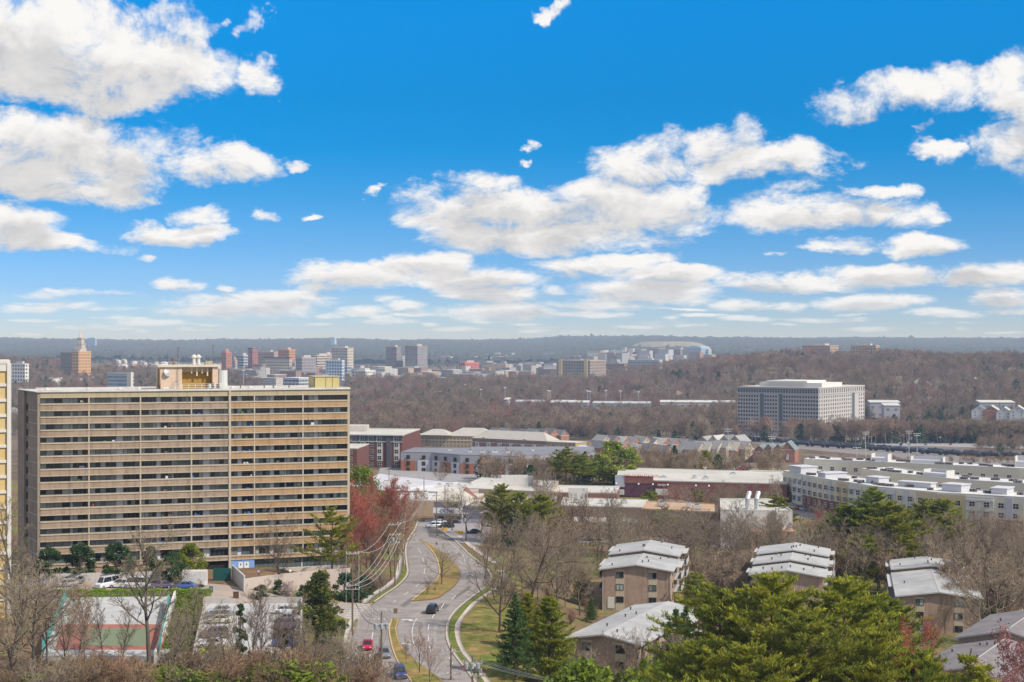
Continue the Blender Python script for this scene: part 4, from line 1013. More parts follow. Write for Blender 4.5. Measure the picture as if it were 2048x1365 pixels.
# white warehouse with tan roof
def warehouse():
    z0, zr = .5, 10.2
    A = roof_at(1284, 1037, zr); 
    pts = [(40, 446), (68.2, 437), (80, 452), (48, 470)]
    t, o = poly_building('warehouse', 'tan roofed warehouse behind the car park with a dark side wall', [(40, 447), (62.5, 438), (66, 460), (44, 470)], z0, 9.2, mat('brown_block', (.22, .15, .11), .9, var=.12), ROOFT, 'warehouse', .4)
    roof_units(t, o, 8.9, [(47, 455), (57, 447), (55, 452)], 5)
    t, o = poly_building('warehouse', 'white block warehouse hall with round silver roof ducts', [(61.8, 430), (82.8, 428), (83.5, 462), (66.2, 462)], z0, 10.6, WHITEB, ROOFC, 'warehouse', .5)
    b = MB()
    for x in (70.5, 73.2):
        b.tube([(x - o.x, 434 - o.y, 10), (x - o.x, 434 - o.y, 13.4), (x - o.x + .8, 435.4 - o.y, 15.2)], .75, 10, 0)
    b.build('duct', STEEL, t)
    b = MB(); b.tube([(78 - o.x, 427.6 - o.y, 0), (78 - o.x, 427.6 - o.y, 11.5)], .45, 10, 0); b.build('pipe', mat('white_pipe', (.7, .69, .67), .6), t)
    b = MB(); b.box(69.5 - o.x, 82.7 - o.x, 421.5 - o.y, 428.2 - o.y, -1, 5.2, 0); b.build('annex', mat('pink_brick', (.46, .27, .19), .9, var=.1), t)
    t, o = poly_building('shop_building', 'long low building with tan and white roof behind the car park trees', [(16, 482), (44, 476), (47, 500), (18, 508)], z0, 6.4, mat('brown_block', (.2, .1, .1)), ROOFC, 'shops', .3)
    roof_units(t, o, 6.0, [(22, 492), (30, 488), (38, 490)], 6)
    t, o = poly_building('shop_building', 'white canopy roofed shop beside the parking rows', [(19, 446), (38.5, 444), (39, 455), (19.5, 458)], z0, 5.4, mat('brown_block', (.2, .1, .1)), ROOFC, 'shops', .3)
    t, o = poly_building('shop_building', 'pale flat roofed shop with red brick side, left of the parking rows', [(15, 530), (38, 526), (41, 552), (16, 556)], .5, 6.0, REDBR, ROOFC, 'shops', .3)
    b = MB(); b.box(-7, 0, -14.5, -13.2, -1, 7.6, 0); b.build('sign_wall', WHITEB, t)
warehouse()
# shops left of the middle: white membranes, small gables and a lettered corner shop
def shops():
    W2 = mat('bright_membrane', (.62, .60, .57), .85, var=.1, vscale=.06, col2=(.50, .48, .45))
    GR = mat('grey_membrane', (.46, .44, .45), .9, var=.08, vscale=.1, col2=(.52, .50, .50))
    TB = mat('tan_block', (.45, .33, .22), .9, var=.1, streak=.2)
    a = [('flat_shop', 'long hall with dull grey sloping roof at the foot of the dark brick block', [(-64, 548), (-45, 528), (-22, 560), (-54, 600)], 6.5, TB, GR),
         ('flat_shop', 'large hall with the whitest roof, ahead of the dark brick block', [(-44, 527), (-21, 520), (2, 545), (-21, 559)], 6.9, TB, W2),
         ('flat_shop', 'hall with pale roof and tall white siding box on top', [(-20, 533), (14, 518), (18, 560), (-12, 575)], 7.2, TB, ROOFC),
         ('flat_shop', 'tan fronted shop row with a white roof edge and a small brick gable', [(-42, 498), (-13, 494), (-10, 518), (-40, 522)], 6.6, TB, W2),
         ('flat_shop', 'low shop with pale roof and dark eave stripe beside the round bare tree', [(-11, 500), (14, 494), (16, 517), (-9, 517)], 5.8, mat('shop_grey', (.35, .33, .31), .9), ROOFC)]
    for nm, lab, pts, z, wm, rm in a:
        t, o = poly_building(nm, lab, pts, 0, z, wm, rm, 'shop', .3); rng = random.Random(z * 10)
        cx, cy = o.x, o.y
        roof_units(t, o, z, [(cx + rng.uniform(-9, 9), cy + rng.uniform(-7, 7)) for _ in range(6)], int(z * 10), WHITEB)
        if 'siding box' in lab:
            b = MB(); b.box(-4, 6, -6, -5, z, z + 4.2, 0); b.box(6, 8, -6, -4, z, z + 3.8, 1); b.build('siding_box', [WHITEB, GREYW], t)
        if 'brick gable' in lab:
            b = MB(); gx = 10.5
            b.prism([(gx - 4.2, -12.4), (gx + 4.2, -12.4), (gx + 4.2, -11.6), (gx - 4.2, -11.6)], 3, [z, z, z, z], 0)
            b.face([(gx - 4.2, -12.45, z), (gx + 4.2, -12.45, z), (gx, -12.45, z + 4.1)], 0); b.face([(gx - 4.2, -12.45, z), (gx, -12.45, z + 4.1), (gx, -4, z + 4.1), (gx - 4.2, -4, z)], 1); b.face([(gx, -12.45, z + 4.1), (gx + 4.2, -12.45, z), (gx + 4.2, -4, z), (gx, -4, z + 4.1)], 1)
            b.build('gable', [mat('gable_brick', (.42, .24, .15), .9, var=.1), REDBR], t)
    # corner shop with hipped entrance and blue letters
    t = thing('corner_shop', 'grey corner shop with tilted cream entrance roof and blue lettered white sign', 'shop', (-25.5, 474, .8), R(-14))
    b = MB(); b.box(0, 9.5, 0, 12, -1, 8.0, 0); b.box(9.5, 26, 2, 14, -1, 6.3, 0); b.build('wall', mat('lilac_grey', (.36, .34, .40), .85, var=.06), t)
    b = MB(); b.prism([(-.8, -.8), (10.2, -.8), (8, 4), (1.4, 4)], 8.0, [8.5, 8.5, 12, 12], 0); b.prism([(1.4, 4.02), (8, 4.02), (10.2, 12), (-.8, 12)], 8.0, [12, 12, 8.5, 8.5], 0); b.box(10.3, 27, 1, 14.5, 6.3, 6.7, 0); b.prism([(10.3, .6), (27, .6), (27, 4), (10.3, 4)], 6.8, [7.0, 7.0, 8.6, 8.6], 0); b.build('roof', mat('cream_metal', (.58, .53, .45), .7, var=.06), t)
    b = MB(); b.box(-.2, 9.7, -.35, -.02, 4.2, 6.0, 0); b.build('sign_board', WHITEP, t)
    text_on(t, 'OONS', 1.7, Matrix.Translation((4.6, -.42, 4.5)) @ Matrix.Rotation(R(90), 4, 'X'), BLUE)
    b = MB(); b.box(3.6, 8.4, -.1, -.01, 6.3, 8.0, 0); b.box(.5, 9, -.1, -.01, 0, 3.4, 0); b.build('window', GLASSD, t)
shops()

# ------------------------------------------------------------------ mid-distance apartment blocks
def wpane(w, h, n=2, fr=.1, frame=None):
    b = MB(); b.box(0, w, -.06, 0, 0, h, 0)
    for i in range(n):
        x0, x1 = fr + (w - fr) * i / n, (w - fr) * (i + 1) / n
        for z0, z1 in ((fr, h * .48), (h * .54, h - fr)): b.face([(x0, -.063, z0), (x1, -.063, z0), (x1, -.063, z1), (x0, -.063, z1)], 1)
    return b
WPM = {'light': [mat('white_window_frame', (.70, .68, .64), .6), GLASSD], 'dark': [FRAME, GLASSD]}
def face_frame(p0, p1):
    d = Vector((p1[0] - p0[0], p1[1] - p0[1])); L = d.length; return L, math.atan2(d.y, d.x)
def fill_face(W, o, p0, p1, z0, rows, fh, pitch, w, h, mats, n=2, sill=.9, inset=1.0, weight=1.0, skip=None):
    L, a = face_frame(p0, p1); k = max(1, int((L - inset * 2 + (pitch - w)) / pitch)); st = (L - k * pitch + (pitch - w)) / 2
    me = wpane(w, h, n).mesh('window', mats)
    for r in range(rows):
        for i in range(k):
            if skip and skip(i, r, k): continue
            s = st + i * pitch; M = Matrix.Translation((p0[0] - o.x + math.cos(a) * s + math.sin(a) * .01, p0[1] - o.y + math.sin(a) * s - math.cos(a) * .01, z0 + r * fh + sill)) @ Matrix.Rotation(a, 4, 'Z')
            W.add(me, M, mats, weight - r * .001 + i * .0001)
def band(t, o, p0, p1, s0, s1, z0, z1, out, m, name='panel', dep=.25):
    L, a = face_frame(p0, p1); b = MB(); b.box(s0, s1, -out, -out + dep, z0, z1, 0); ob = b.build(name, m, t)
    ob.matrix_local = Matrix.Translation((p0[0] - o.x, p0[1] - o.y, 0)) @ Matrix.Rotation(a, 4, 'Z'); return ob
APROOF = mat('pale_apartment_roof', (.64, .62, .57), .9, var=.12, vscale=.08, col2=(.54, .52, .48))
def pale_apartments():
    """the cream, yellow and brick complex on the right"""
    z0, zr, fh = -2.0, 11.4, 3.1
    f = [(104, 556), (112.5, 523), (124, 494), (139, 474), (162, 459), (205, 440)]
    depth = 16
    wings = []
    def wing(pts, dep, top, lab, mats_, seed):
        back = []
        for i, p in enumerate(pts):
            a = Vector(pts[max(i - 1, 0)]); c = Vector(pts[min(i + 1, len(pts) - 1)]); d = (c - a).normalized(); back.append((p[0] - d.y * dep, p[1] + d.x * dep))
        foot = list(pts) + back[::-1]
        t, o = poly_building('apartment_block', lab, foot, z0, top, mats_, APROOF, 'apartment building', .45)
        rng = random.Random(seed); spots = []
        for i in range(len(pts) - 1):
            L, a = face_frame(pts[i], pts[i + 1])
            for k in range(int(L / 3.3)):
                if rng.random() < .62:
                    s = (k + .5) * 3.3; dd = rng.uniform(3, dep - 3); spots.append((pts[i][0] + math.cos(a) * s - math.sin(a) * dd, pts[i][1] + math.sin(a) * s + math.cos(a) * dd))
        AC = mat('ac_dark', (.12, .10, .10), .7)
        for (x, y) in spots[:60]:
            b = MB(); n = rng.choice([2, 3, 4]); al = rng.uniform(-.8, -.3)
            for q in range(n):
                ox, oy = math.cos(al) * (q - n / 2) * 1.05, math.sin(al) * (q - n / 2) * 1.05
                b.box(x - o.x + ox - .42, x - o.x + ox + .42, y - o.y + oy - .42, y - o.y + oy + .42, top - z0 + .14, top - z0 + 1.05, 0, 1)
            b.build('roof_units', [AC, STEEL], t)
        return t, o
    t, o = wing(f, depth, zr, 'front apartment wing with yellow, cream and brick bays under a white roof of cooling units', CREAM, 1)
    W = Windows(t)
    for i, (p0, p1) in enumerate(zip(f, f[1:])):
        L, a = face_frame(p0, p1)
        # brick to the second storey, coloured tops
        nb = max(1, int(round(L / 8.5))); bw = L / nb
        for k in range(nb):
            s0, s1 = k * bw + .12, (k + 1) * bw - .12; kind = (k + i * 2) % 3
            if kind == 0: band(t, o, p0, p1, s0, s1, -2, fh * 2, .14, REDBR, 'brick_panel'); band(t, o, p0, p1, s0, s1, fh * 2 + .01, zr - z0 - .1, .14, YELLO if i else CREAM, 'stucco_panel')
            elif kind == 1:
                for r in range(4): band(t, o, p0, p1, s0, s1, r * fh + 2.45, r * fh + 3.0, .5, CREAM, 'bay_band', .55); band(t, o, p0, p1, s0 - .02, s1 + .02, r * fh + 2.3, r * fh + 2.43, .55, GREYW, 'bay_trim', .6)
                band(t, o, p0, p1, s0 + .02, s1 - .02, 0, zr - z0 - .3, .32, mat('pale_grey_bay', (.56, .56, .53), .85), 'bay', .33)
            else: band(t, o, p0, p1, s0, s1, -2, fh * 2, .12, REDBR, 'brick_panel'); band(t, o, p0, p1, s0 + bw * .36, s1 - bw * .36, fh * 2 - .1, zr - z0 - .05, .2, LGREY, 'stucco_panel')
        me_off = .56
        q0 = (p0[0] + math.sin(a) * .6, p0[1] - math.cos(a) * .6); q1 = (p1[0] + math.sin(a) * .6, p1[1] - math.cos(a) * .6)
        fill_face(W, o, q0, q1, 0, 4, fh, bw / 2 if bw < 12 else 4.2, 1.9, 1.75, WPM['light'], 2, .55, .8, 2 - i * .1)
    W.finish()
    for (x, y, w, dd, h, rz) in ((110, 548, 8, 7, 2.6, -1.2), (128, 508, 6, 5, 2.2, -1.0), (147, 480, 7, 6, 2.4, -.8), (176, 462, 9, 6, 2.2, -.45), (117, 530, 5, 9, 1.8, -1.2), (138, 494, 12, 4, 1.7, -.75), (160, 473, 5, 8, 1.9, -.6), (196, 456, 12, 4, 1.8, -.4)):
        b = MB(); b.box(-w / 2, w / 2, -dd / 2, dd / 2, zr - z0 + .1, zr - z0 + h, 0); b.box(-w / 2 - .3, w / 2 + .3, -dd / 2 - .3, dd / 2 + .3, zr - z0 + h, zr - z0 + h + .3, 0); ob = b.build('stair_tower', LGREY, t); ob.location = (x - o.x, y - o.y, 0); ob.rotation_euler = (0, 0, rz)
    f2 = [(135, 561), (143, 541), (158, 516), (178, 499), (206, 485), (248, 468)]
    t2, o2 = wing(f2, 15, zr + .4, 'second apartment wing with plain cream walls across the court from the front wing', CREAM, 7)
    f3 = [(122, 606), (160, 583), (196, 560), (240, 536), (285, 517)]
    t3, o3 = wing(f3, 15, zr + .6, 'rear apartment wing with a tall white framed parapet on its roof', CREAM, 9)
    W = Windows(t3)
    for p0, p1 in zip(f3, f3[1:]): fill_face(W, o3, p0, p1, 0, 4, fh, 5.0, 1.8, 1.7, WPM['light'], 2, .6, 1)
    W.finish(60)
    W = Windows(t2)
    for p0, p1 in zip(f2, f2[1:]): fill_face(W, o2, p0, p1, 0, 4, fh, 5.0, 1.8, 1.7, WPM['light'], 2, .6, 1)
    W.finish(60)
    for (tt, oo, x, y, w, dd, h, rz) in ((t2, o2, 156, 530, 10, 5, 2.6, -.9), (t2, o2, 190, 505, 14, 5, 2.8, -.6), (t3, o3, 152, 597, 7, 6, 3.4, -.5), (t3, o3, 168, 586, 13, 4, 3.0, -.5), (t3, o3, 205, 566, 16, 5, 4.6, -.5), (t3, o3, 245, 545, 8, 6, 4.4, -.5)):
        b = MB(); z = zr - z0 + .4
        b.box(-w / 2, w / 2, dd / 2 - .3, dd / 2, z, z + h, 0); b.box(-w / 2, -w / 2 + .3, -dd / 2, dd / 2 - .3, z, z + h, 1); b.box(w / 2 - .3, w / 2, -dd / 2, dd / 2 - .3, z, z + h, 1); b.box(-w / 2 + .31, w / 2 - .31, -dd / 2 + .3, dd / 2 - .3, z, z + h * .55, 0)
        ob = b.build('roof_screen', [LGREY, WHITEB], tt); ob.location = (x - oo.x, y - oo.y, 0); ob.rotation_euler = (0, 0, rz)
pale_apartments()
def dark_brick_block():
    z0, zr, fh = 0.0, 15.6, 3.2
    A = P(655, 915, 700); pts = [(-92, 714), (-53.5, 706), (-48, 760), (-90, 770)]
    DB = mat('dark_red_brick', (.15, .062, .052), .9, var=.12, vscale=.4)
    t, o = poly_building('apartment_block', 'dark red brick apartment block of five storeys with a white overhanging roof', pts, z0, zr, DB, ROOFC, 'apartment building', .5)
    L, a = face_frame(pts[0], pts[1]); W = Windows(t); N = mat('slate_panel', (.10, .10, .115), .8)
    CRM = mat('pale_stone', (.55, .52, .46), .85)
    band(t, o, pts[0], pts[1], 0, L, fh * 4 - .3, fh * 4, .35, CRM, 'belt_course', .5); band(t, o, pts[0], pts[1], 0, L, fh * 4 + .01, zr - .05, .1, N, 'top_storey', .12)
    b = MB(); b.box(-.9, L + .9, -1.0, .6, zr + .13, zr + .6, 0); ob = b.build('roof_overhang', WHITEB, t); ob.matrix_local = Matrix.Translation((pts[0][0] - o.x, pts[0][1] - o.y, 0)) @ Matrix.Rotation(a, 4, 'Z')
    band(t, o, pts[0], pts[1], L * .80, L * .86, -1, zr - .02, .5, N, 'stair_bay', .5)
    for k in range(9):
        s = 1.0 + k * (L - 4) / 8.2
        if L * .77 < s < L * .86: continue
        band(t, o, pts[0], pts[1], s - .3, s + 2.6, fh, fh * 4 - .31, .12, CRM if k % 2 == 0 else DB, 'window_bay', .12)
        band(t, o, pts[0], pts[1], s - .55, s - .35, fh * 4 + .02, zr - .04, .28, CRM, 'pilaster', .3)
        for r in range(5):
            me = wpane(2.1, 2.0, 2).mesh('window', WPM['light']); M = Matrix.Translation((pts[0][0] - o.x, pts[0][1] - o.y, 0)) @ Matrix.Rotation(a, 4, 'Z') @ Matrix.Translation((s, -.14, r * fh + .6)); W.add(me, M, WPM['light'], 2)
    W.finish()
    b = MB(); b.box(-16, -3, 2, 12, zr, zr + 3.2, 0); b.build('plant_room', ROOFC, t)
    # lower grey-and-brick wings in front
    t, o = poly_building('apartment_block', 'brown brick apartment end close behind the slab with cream window bays', [(-92, 664), (-70.5, 659), (-68, 690), (-90, 695)], z0, 12.6, DB, ROOFC, 'apartment building', .4)
    W = Windows(t); fill_face(W, o, (-92, 664), (-70.5, 659), 0, 4, fh, 3.9, 2.0, 2.0, WPM['light'], 2, .6); W.finish()
    GRR = mat('dark_grey_roof', (.20, .20, .215), .9, var=.08)
    pts = [(-53, 690), (-38, 686), (-24, 672), (3, 664), (40, 690), (38, 716), (-48, 722)]
    t, o = poly_building('apartment_block', 'grey sided apartment row with brick lower storeys and flat dark roof', pts, -1, 8.7, GREYW, GRR, 'apartment building', .4)
    W = Windows(t); OB = mat('orange_brick', (.36, .15, .085), .9, var=.1)
    for i in range(4):
        p0, p1 = pts[i], pts[i + 1]; L, a = face_frame(p0, p1); n = max(1, int(L / 6))
        for k in range(n):
            if (k + i) % 2 == 0: band(t, o, p0, p1, k * L / n + .2, (k + 1) * L / n - .2, -1, 6.0, .15, OB, 'brick_panel', .2)
            else: band(t, o, p0, p1, k * L / n + .8, (k + 1) * L / n - .8, .5, 6.3, .3, LGREY, 'bay', .3)
        q0 = (p0[0] + math.sin(a) * .34, p0[1] - math.cos(a) * .34); q1 = (p1[0] + math.sin(a) * .34, p1[1] - math.cos(a) * .34)
        fill_face(W, o, q0, q1, .3, 3, 2.95, L / n if L / n > 3 else 4, 1.8, 1.9, WPM['dark'], 2, .5, .6)
    W.finish()
    roof_units(t, o, 9.7, [(-20, 690), (-14, 688), (-8, 686), (-2, 684), (-30, 700), (10, 700)], 8, WHITEB)
    b = MB(); b.prism([(-20 - o.x, 700 - o.y), (40 - o.x, 700 - o.y), (40 - o.x, 712 - o.y), (-20 - o.x, 712 - o.y)], 9.84, [9.9, 9.9, 11.0, 11.0], 0); b.build('sloped_roof', GRR, t)
dark_brick_block()
def roof_hip(b, x0, x1, y0, y1, z, h, m=0, over=.6, inset=None):
    x0 -= over; x1 += over; y0 -= over; y1 += over; i = (y1 - y0) / 2 if inset is None else inset; ym = (y0 + y1) / 2
    b.face([(x0, y0, z), (x1, y0, z), (x1 - i, ym, z + h), (x0 + i, ym, z + h)], m); b.face([(x1, y1, z), (x0, y1, z), (x0 + i, ym, z + h), (x1 - i, ym, z + h)], m)
    b.face([(x0, y1, z), (x0, y0, z), (x0 + i, ym, z + h)], m); b.face([(x1, y0, z), (x1, y1, z), (x1 - i, ym, z + h)], m); b.face([(x0, y0, z), (x0, y1, z), (x1, y1, z), (x1, y0, z)], m)
HIP = mat('pale_hip_roof', (.42, .39, .33), .9, var=.08, vscale=.05)
def red_brick_row():
    d = 1235; A = P(945, 905, 1240); Bq = P(1152, 905, 1180); z0 = -34.0
    L, a = face_frame((A.x, A.y), (Bq.x, Bq.y))
    t = thing('apartment_block', 'long red brick apartment house with cream hipped roof and white bays', 'apartment building', (A.x, A.y, z0), a)
    H = 17.5; zo = 60 - 186 * A.y / F    # eave height from the photograph
    H = zo - z0
    BR = mat('mid_red_brick', (.36, .155, .095), .9, var=.08)
    b = MB(); b.box(0, L * .73, 0, 18, -4, H, 0); b.box(L * .73 + .01, L, -.8, 16, -4, H - .6, 1); b.build('wall', [BR, mat('ochre_brick', (.46, .33, .16), .9, var=.06)], t)
    b = MB(); roof_hip(b, 0, L * .73, 0, 18, H + .02, 6.6); b.build('roof', HIP, t)
    b = MB(); b.box(L * .73, L + .4, -1.2, 16.3, H - .6, H - .1, 0); b.build('roof', ROOFC, t)
    nb = 9
    for k in range(nb):
        s = (k + .5) * L / nb
        b = MB(); b.box(s - 1.9, s + 1.9, -1.3, -.81, -4, H - 3.3, 0); b.build('bay', WHITEB, t)
    b = MB(); b.box(-.2, L * .72, -.25, .0, H - 3.6, H - 3.2, 0); b.box(-.2, L * .72, -.3, 0, H - .4, H + .01, 0); b.build('belt_course', CREAM, t)
    W = Windows(t); me = wpane(1.5, 1.9, 2).mesh('window', WPM['light']); k = 0
    for r in range(4):
        for i in range(26):
            s = 1.2 + i * (L - 3) / 25; W.add(me, Matrix.Translation((s, -1.33, H - 3.0 - r * 3.1)), WPM['light'], 2 - r * .1)
    W.finish()
    for s in (L * .12, L * .52):
        b = MB(); b.lathe([(1.2, -.4), (1.2, 0)], (s, -.2, H + 1.2), 10, 0); b.build('dormer', CREAM, t)
    # the wing behind on the left
    A = P(842, 890, 1290); Bq = P(985, 895, 1270); L, a = face_frame((A.x, A.y), (Bq.x, Bq.y))
    t = thing('apartment_block', 'ochre topped apartment house with broad cream hip roof behind the grey row', 'apartment building', (A.x, A.y, z0), a)
    H = 60 - 181 * A.y / F - z0
    b = MB(); b.box(0, L, 0, 22, -4, H, 0); b.build('wall', mat('ochre_brick', (.46, .33, .16)), t)
    b = MB(); roof_hip(b, L * .35, L, 0, 24, H + .02, 6.8); b.build('roof', HIP, t)
    b = MB(); roof_hip(b, 0, L * .42, -4, 15, H + .6, 5); b.build('roof', HIP, t)
    W = Windows(t)
    for r in range(3):
        for i in range(20): W.add(me, Matrix.Translation((1 + i * (L - 3) / 19, -.03, H - 3.4 - r * 3.1)), WPM['light'], 1.9)
    W.finish()
    b = MB(); b.box(0, L, -.3, -.001, H - 4.2, H - 3.7, 0); b.build('belt_course', CREAM, t)
    # blue roofed clubhouse
    A = P(1142, 905, 1120); t = thing('clubhouse', 'low house with a pale blue hip roof in front of the red brick row', 'house', (A.x, A.y, -30), R(-8))
    H = 60 - 213 * 1120 / F + 30; b = MB(); b.box(0, 17, 0, 12, -2, H - .02, 0); b.build('wall', mat('tan_brick', (.4, .3, .2)), t); b = MB(); roof_hip(b, 0, 17, 0, 12, H, 4.2); b.build('roof', mat('blue_roof', (.42, .50, .64), .7), t)
red_brick_row()
# townhouses: gabled rows in the valley
ROOFK = [mat('slate_roof', (.17, .165, .165), .9, var=.12, vscale=.2), mat('grey_tile_roof', (.30, .285, .27), .9, var=.1, vscale=.2), mat('pale_tile_roof', (.46, .43, .38), .9, var=.1, vscale=.2), mat('teal_slate_roof', (.17, .21, .215), .9, var=.1)]
WALLK = [mat('town_brick', (.34, .145, .09), .9, var=.1), mat('town_tan', (.46, .36, .25), .9, var=.08), mat('town_cream', (.58, .52, .42), .9, var=.06)]
def townhouse(px, py, d, w, L, h, rise, rz, wm, rm, label, group, ridge_y=True):
    p = P(px, py, d); zb = gz(p.x, p.y)
    H = p.z - zb
    t = thing('town_house', label, 'house', (p.x, p.y, zb), rz, group)
    b = MB(); b.box(-w / 2, w / 2, 0, L, -3, H - rise, 0)
    b.face([(-w / 2, 0, H - rise), (w / 2, 0, H - rise), (0, 0, H)], 0); b.face([(w / 2, L, H - rise), (-w / 2, L, H - rise), (0, L, H)], 0)
    b.box(-w / 2 - .12, w / 2 + .12, -.12, -.005, H - rise - .35, H - rise, 1); b.build('wall', [wm, WHITEB], t)
    rb = gable_mb(w, L, H - rise + .02, rise, .45, .2); rb.build('roof', [rm, EAVE], t)
    me = wpane(1.2, 1.7, 2).mesh('window', WPM['light'])
    for r in range(3):
        for s in (-.26, .26):
            put('window', me, t, (s * w - .6, -.03, H - rise - 2.6 - r * 3.0))
    put('window', me, t, (-.6, -.03, H - rise * .75))
    return t
def townhouses():
    rng = random.Random(12)
    rows = [  # px0, px1, py0, py1, d0, d1, n, gable width, rz, roof ids, label, group
        (1215, 1395, 872, 880, 1180, 1150, 10, 10, R(28), (1, 0, 2, 1), 'steep gabled town house in the back row below the bare wood', 'town houses in the back row'),
        (1405, 1470, 874, 872, 1140, 1130, 4, 10, R(-32), (1, 2, 0), 'town house with its grey roof turned from the row behind it', 'town houses in the middle'),
        (1225, 1370, 885, 893, 1060, 1020, 6, 9.5, R(32), (0, 1, 2, 0), 'brick gabled town house in the front row above the belt of bare trees', 'town houses in the front row'),
        (1405, 1500, 885, 884, 1010, 1000, 6, 9.5, R(38), (1, 2, 1), 'pale fronted town house with many dormers beside the light mast', 'town houses beside the light mast'),
        (1518, 1556, 890, 890, 985, 975, 3, 8.5, R(-24), (3, 3, 3), 'red brick town house in a terrace with teal slate gables', 'red brick terrace'),
        (715, 830, 858, 862, 1330, 1320, 8, 10, R(30), (0, 1, 3, 0), 'dark roofed house at the edge of the wood behind the brick block', 'houses at the edge of the wood'),
        (840, 905, 868, 874, 1320, 1310, 4, 10, R(-35), (1, 2, 1), 'grey roofed house left of the cream hip roof', 'houses left of the cream roof'),
        (1000, 1130, 858, 860, 1390, 1380, 8, 10, R(28), (0, 3, 0), 'row house with only its slate roof showing above the red brick row', 'slate roofs behind the brick row')]
    for (x0, x1, y0, y1, d0, d1, n, w, rz, rid, lab, grp) in rows:
        for k in range(n):
            f = k / max(1, n - 1)
            townhouse(lerp(x0, x1, f), lerp(y0, y1, f) + rng.uniform(-1.5, 1.5), lerp(d0, d1, f), w * rng.uniform(.9, 1.1), rng.uniform(14, 20), 12, rng.uniform(4, 5.2), rz + rng.uniform(-.08, .08), WALLK[0] if 'brick' in lab else WALLK[rng.choice([0, 1, 2])], ROOFK[rid[k % len(rid)]], lab, grp)
    t = townhouse(1575, 884, 970, 9.5, 16, 15, 5.2, R(-20), WALLK[0], ROOFK[3], 'red brick end house with an arched white window and tall gable beside the railway', None)
    b = MB(); b.box(-.9, .9, -.2, -.04, 2.5, 6.0, 0); b.lathe([(.9, 0), (.9, .12)], (0, -.12, 6.0), 16, 0); b.build('arched_window', WHITEB, t)
townhouses()
# ------------------------------------------------------------------ grey office block
def corner_foot(pxl, pxc, pxr, d, th):
    """rectangle seen at its corner: columns of left end, near corner and right end"""
    c = Vector(((pxc - 1024) / F * d, d)); u = Vector((-math.cos(th), math.sin(th))); v = Vector((math.sin(th), math.cos(th)))
    def solve(dirv, px):
        k = (px - 1024) / F; return (k * c.y - c.x) / (dirv.x - k * dirv.y)
    return c, u, v, solve(u, pxl), solve(v, pxr)
def office():
    c, u, v, a, bb = corner_foot(1475.5, 1637, 1729, 1470, R(36))
    z0 = -33.0; top = 60 - 87.6 * 1470 / F; H = top - z0; FHt = 4.0
    t = thing('office_block', 'large grey concrete office block with white plant floor, alone above the rail yard', 'office building', (c.x, c.y, z0), -R(36))
    # local axes: left face runs to -x, right face runs to +y
    G1 = mat('office_stone', (.45, .415, .38), .85, var=.05, vscale=.1)
    b = MB(); b.box(-a, 0, 0, bb, -3, H - .02, 0); b.build('wall', G1, t)
    b = MB(); b.box(-a - .4, .4, -.4, bb + .4, H, H + .9, 0); b.build('roof', mat('office_cornice', (.50, .46, .41), .85), t)
    PW = mat('plant_white', (.66, .64, .57), .8, var=.04)
    b = MB(); b.box(-a * .80, -a * .03, bb * .12, bb * .55, H + .9, H + 5.2, 0); b.box(-a * .70, -a * .20, bb * .1, bb * .5, H + 5.2, H + 7.2, 0); b.build('plant_floor', PW, t)
    W = Windows(t); me = wpane(2.05, 2.3, 1, .10).mesh('window', [mat('office_frame', (.30, .28, .27), .7), GLASSD]); mm = [mat('office_frame', (.3, .28, .27)), GLASSD]
    me2 = wpane(2.6, 4.4, 2, .25).mesh('window', mm)
    na, nb = 30, 21
    for r in range(11):
        zz = H - 10.2 - r * FHt
        if zz < 0: break
        for i in range(na):
            if i in (13, 14, 20, 21): continue
            s = (i + .5) * a / na
            W.add(me, Matrix.Translation((-s - 1.02, -.01, zz)), mm, 1 - r * .01)
        for i in range(nb):
            if i in (15, 16, 17): continue
            s = (i + .5) * bb / nb
            W.add(me, Matrix.Translation((.01, s - 1.02, zz)) @ Matrix.Rotation(R(90), 4, 'Z'), mm, 1 - r * .01 + .005)
    for i in range(na):
        for q in (0, 1): W.add(me2 if q == 0 else me2, Matrix.Translation((-(i + .5) * a / na - 1.3, -.012, H - 5.2)), mm, 3) if q == 0 else None
    for i in range(nb): W.add(me2, Matrix.Translation((.012, (i + .5) * bb / nb - 1.3, H - 5.2)) @ Matrix.Rotation(R(90), 4, 'Z'), mm, 3.1)
    W.finish(100)
    b = MB(); b.box(-a - .5, .5, -.5, -.02, H - 6.3, H - 5.6, 0); b.box(.02, .5, -.019, bb + .5, H - 6.3, H - 5.6, 0); b.build('belt_course', G1, t)
    GLZ = mat('stair_glass', (.10, .115, .125), .3)
    for i in (13, 20):
        s = i * a / na; b = MB(); b.box(-s - 4.6, -s - .2, -.16, -.02, -2, H - 6.4, 0); b.build('glass_bay', GLZ, t)
    s = 15 * bb / nb; b = MB(); b.box(.02, .2, s + .3, s + 7, -2, H - 6.4, 0); b.build('glass_bay', GLZ, t)
office()
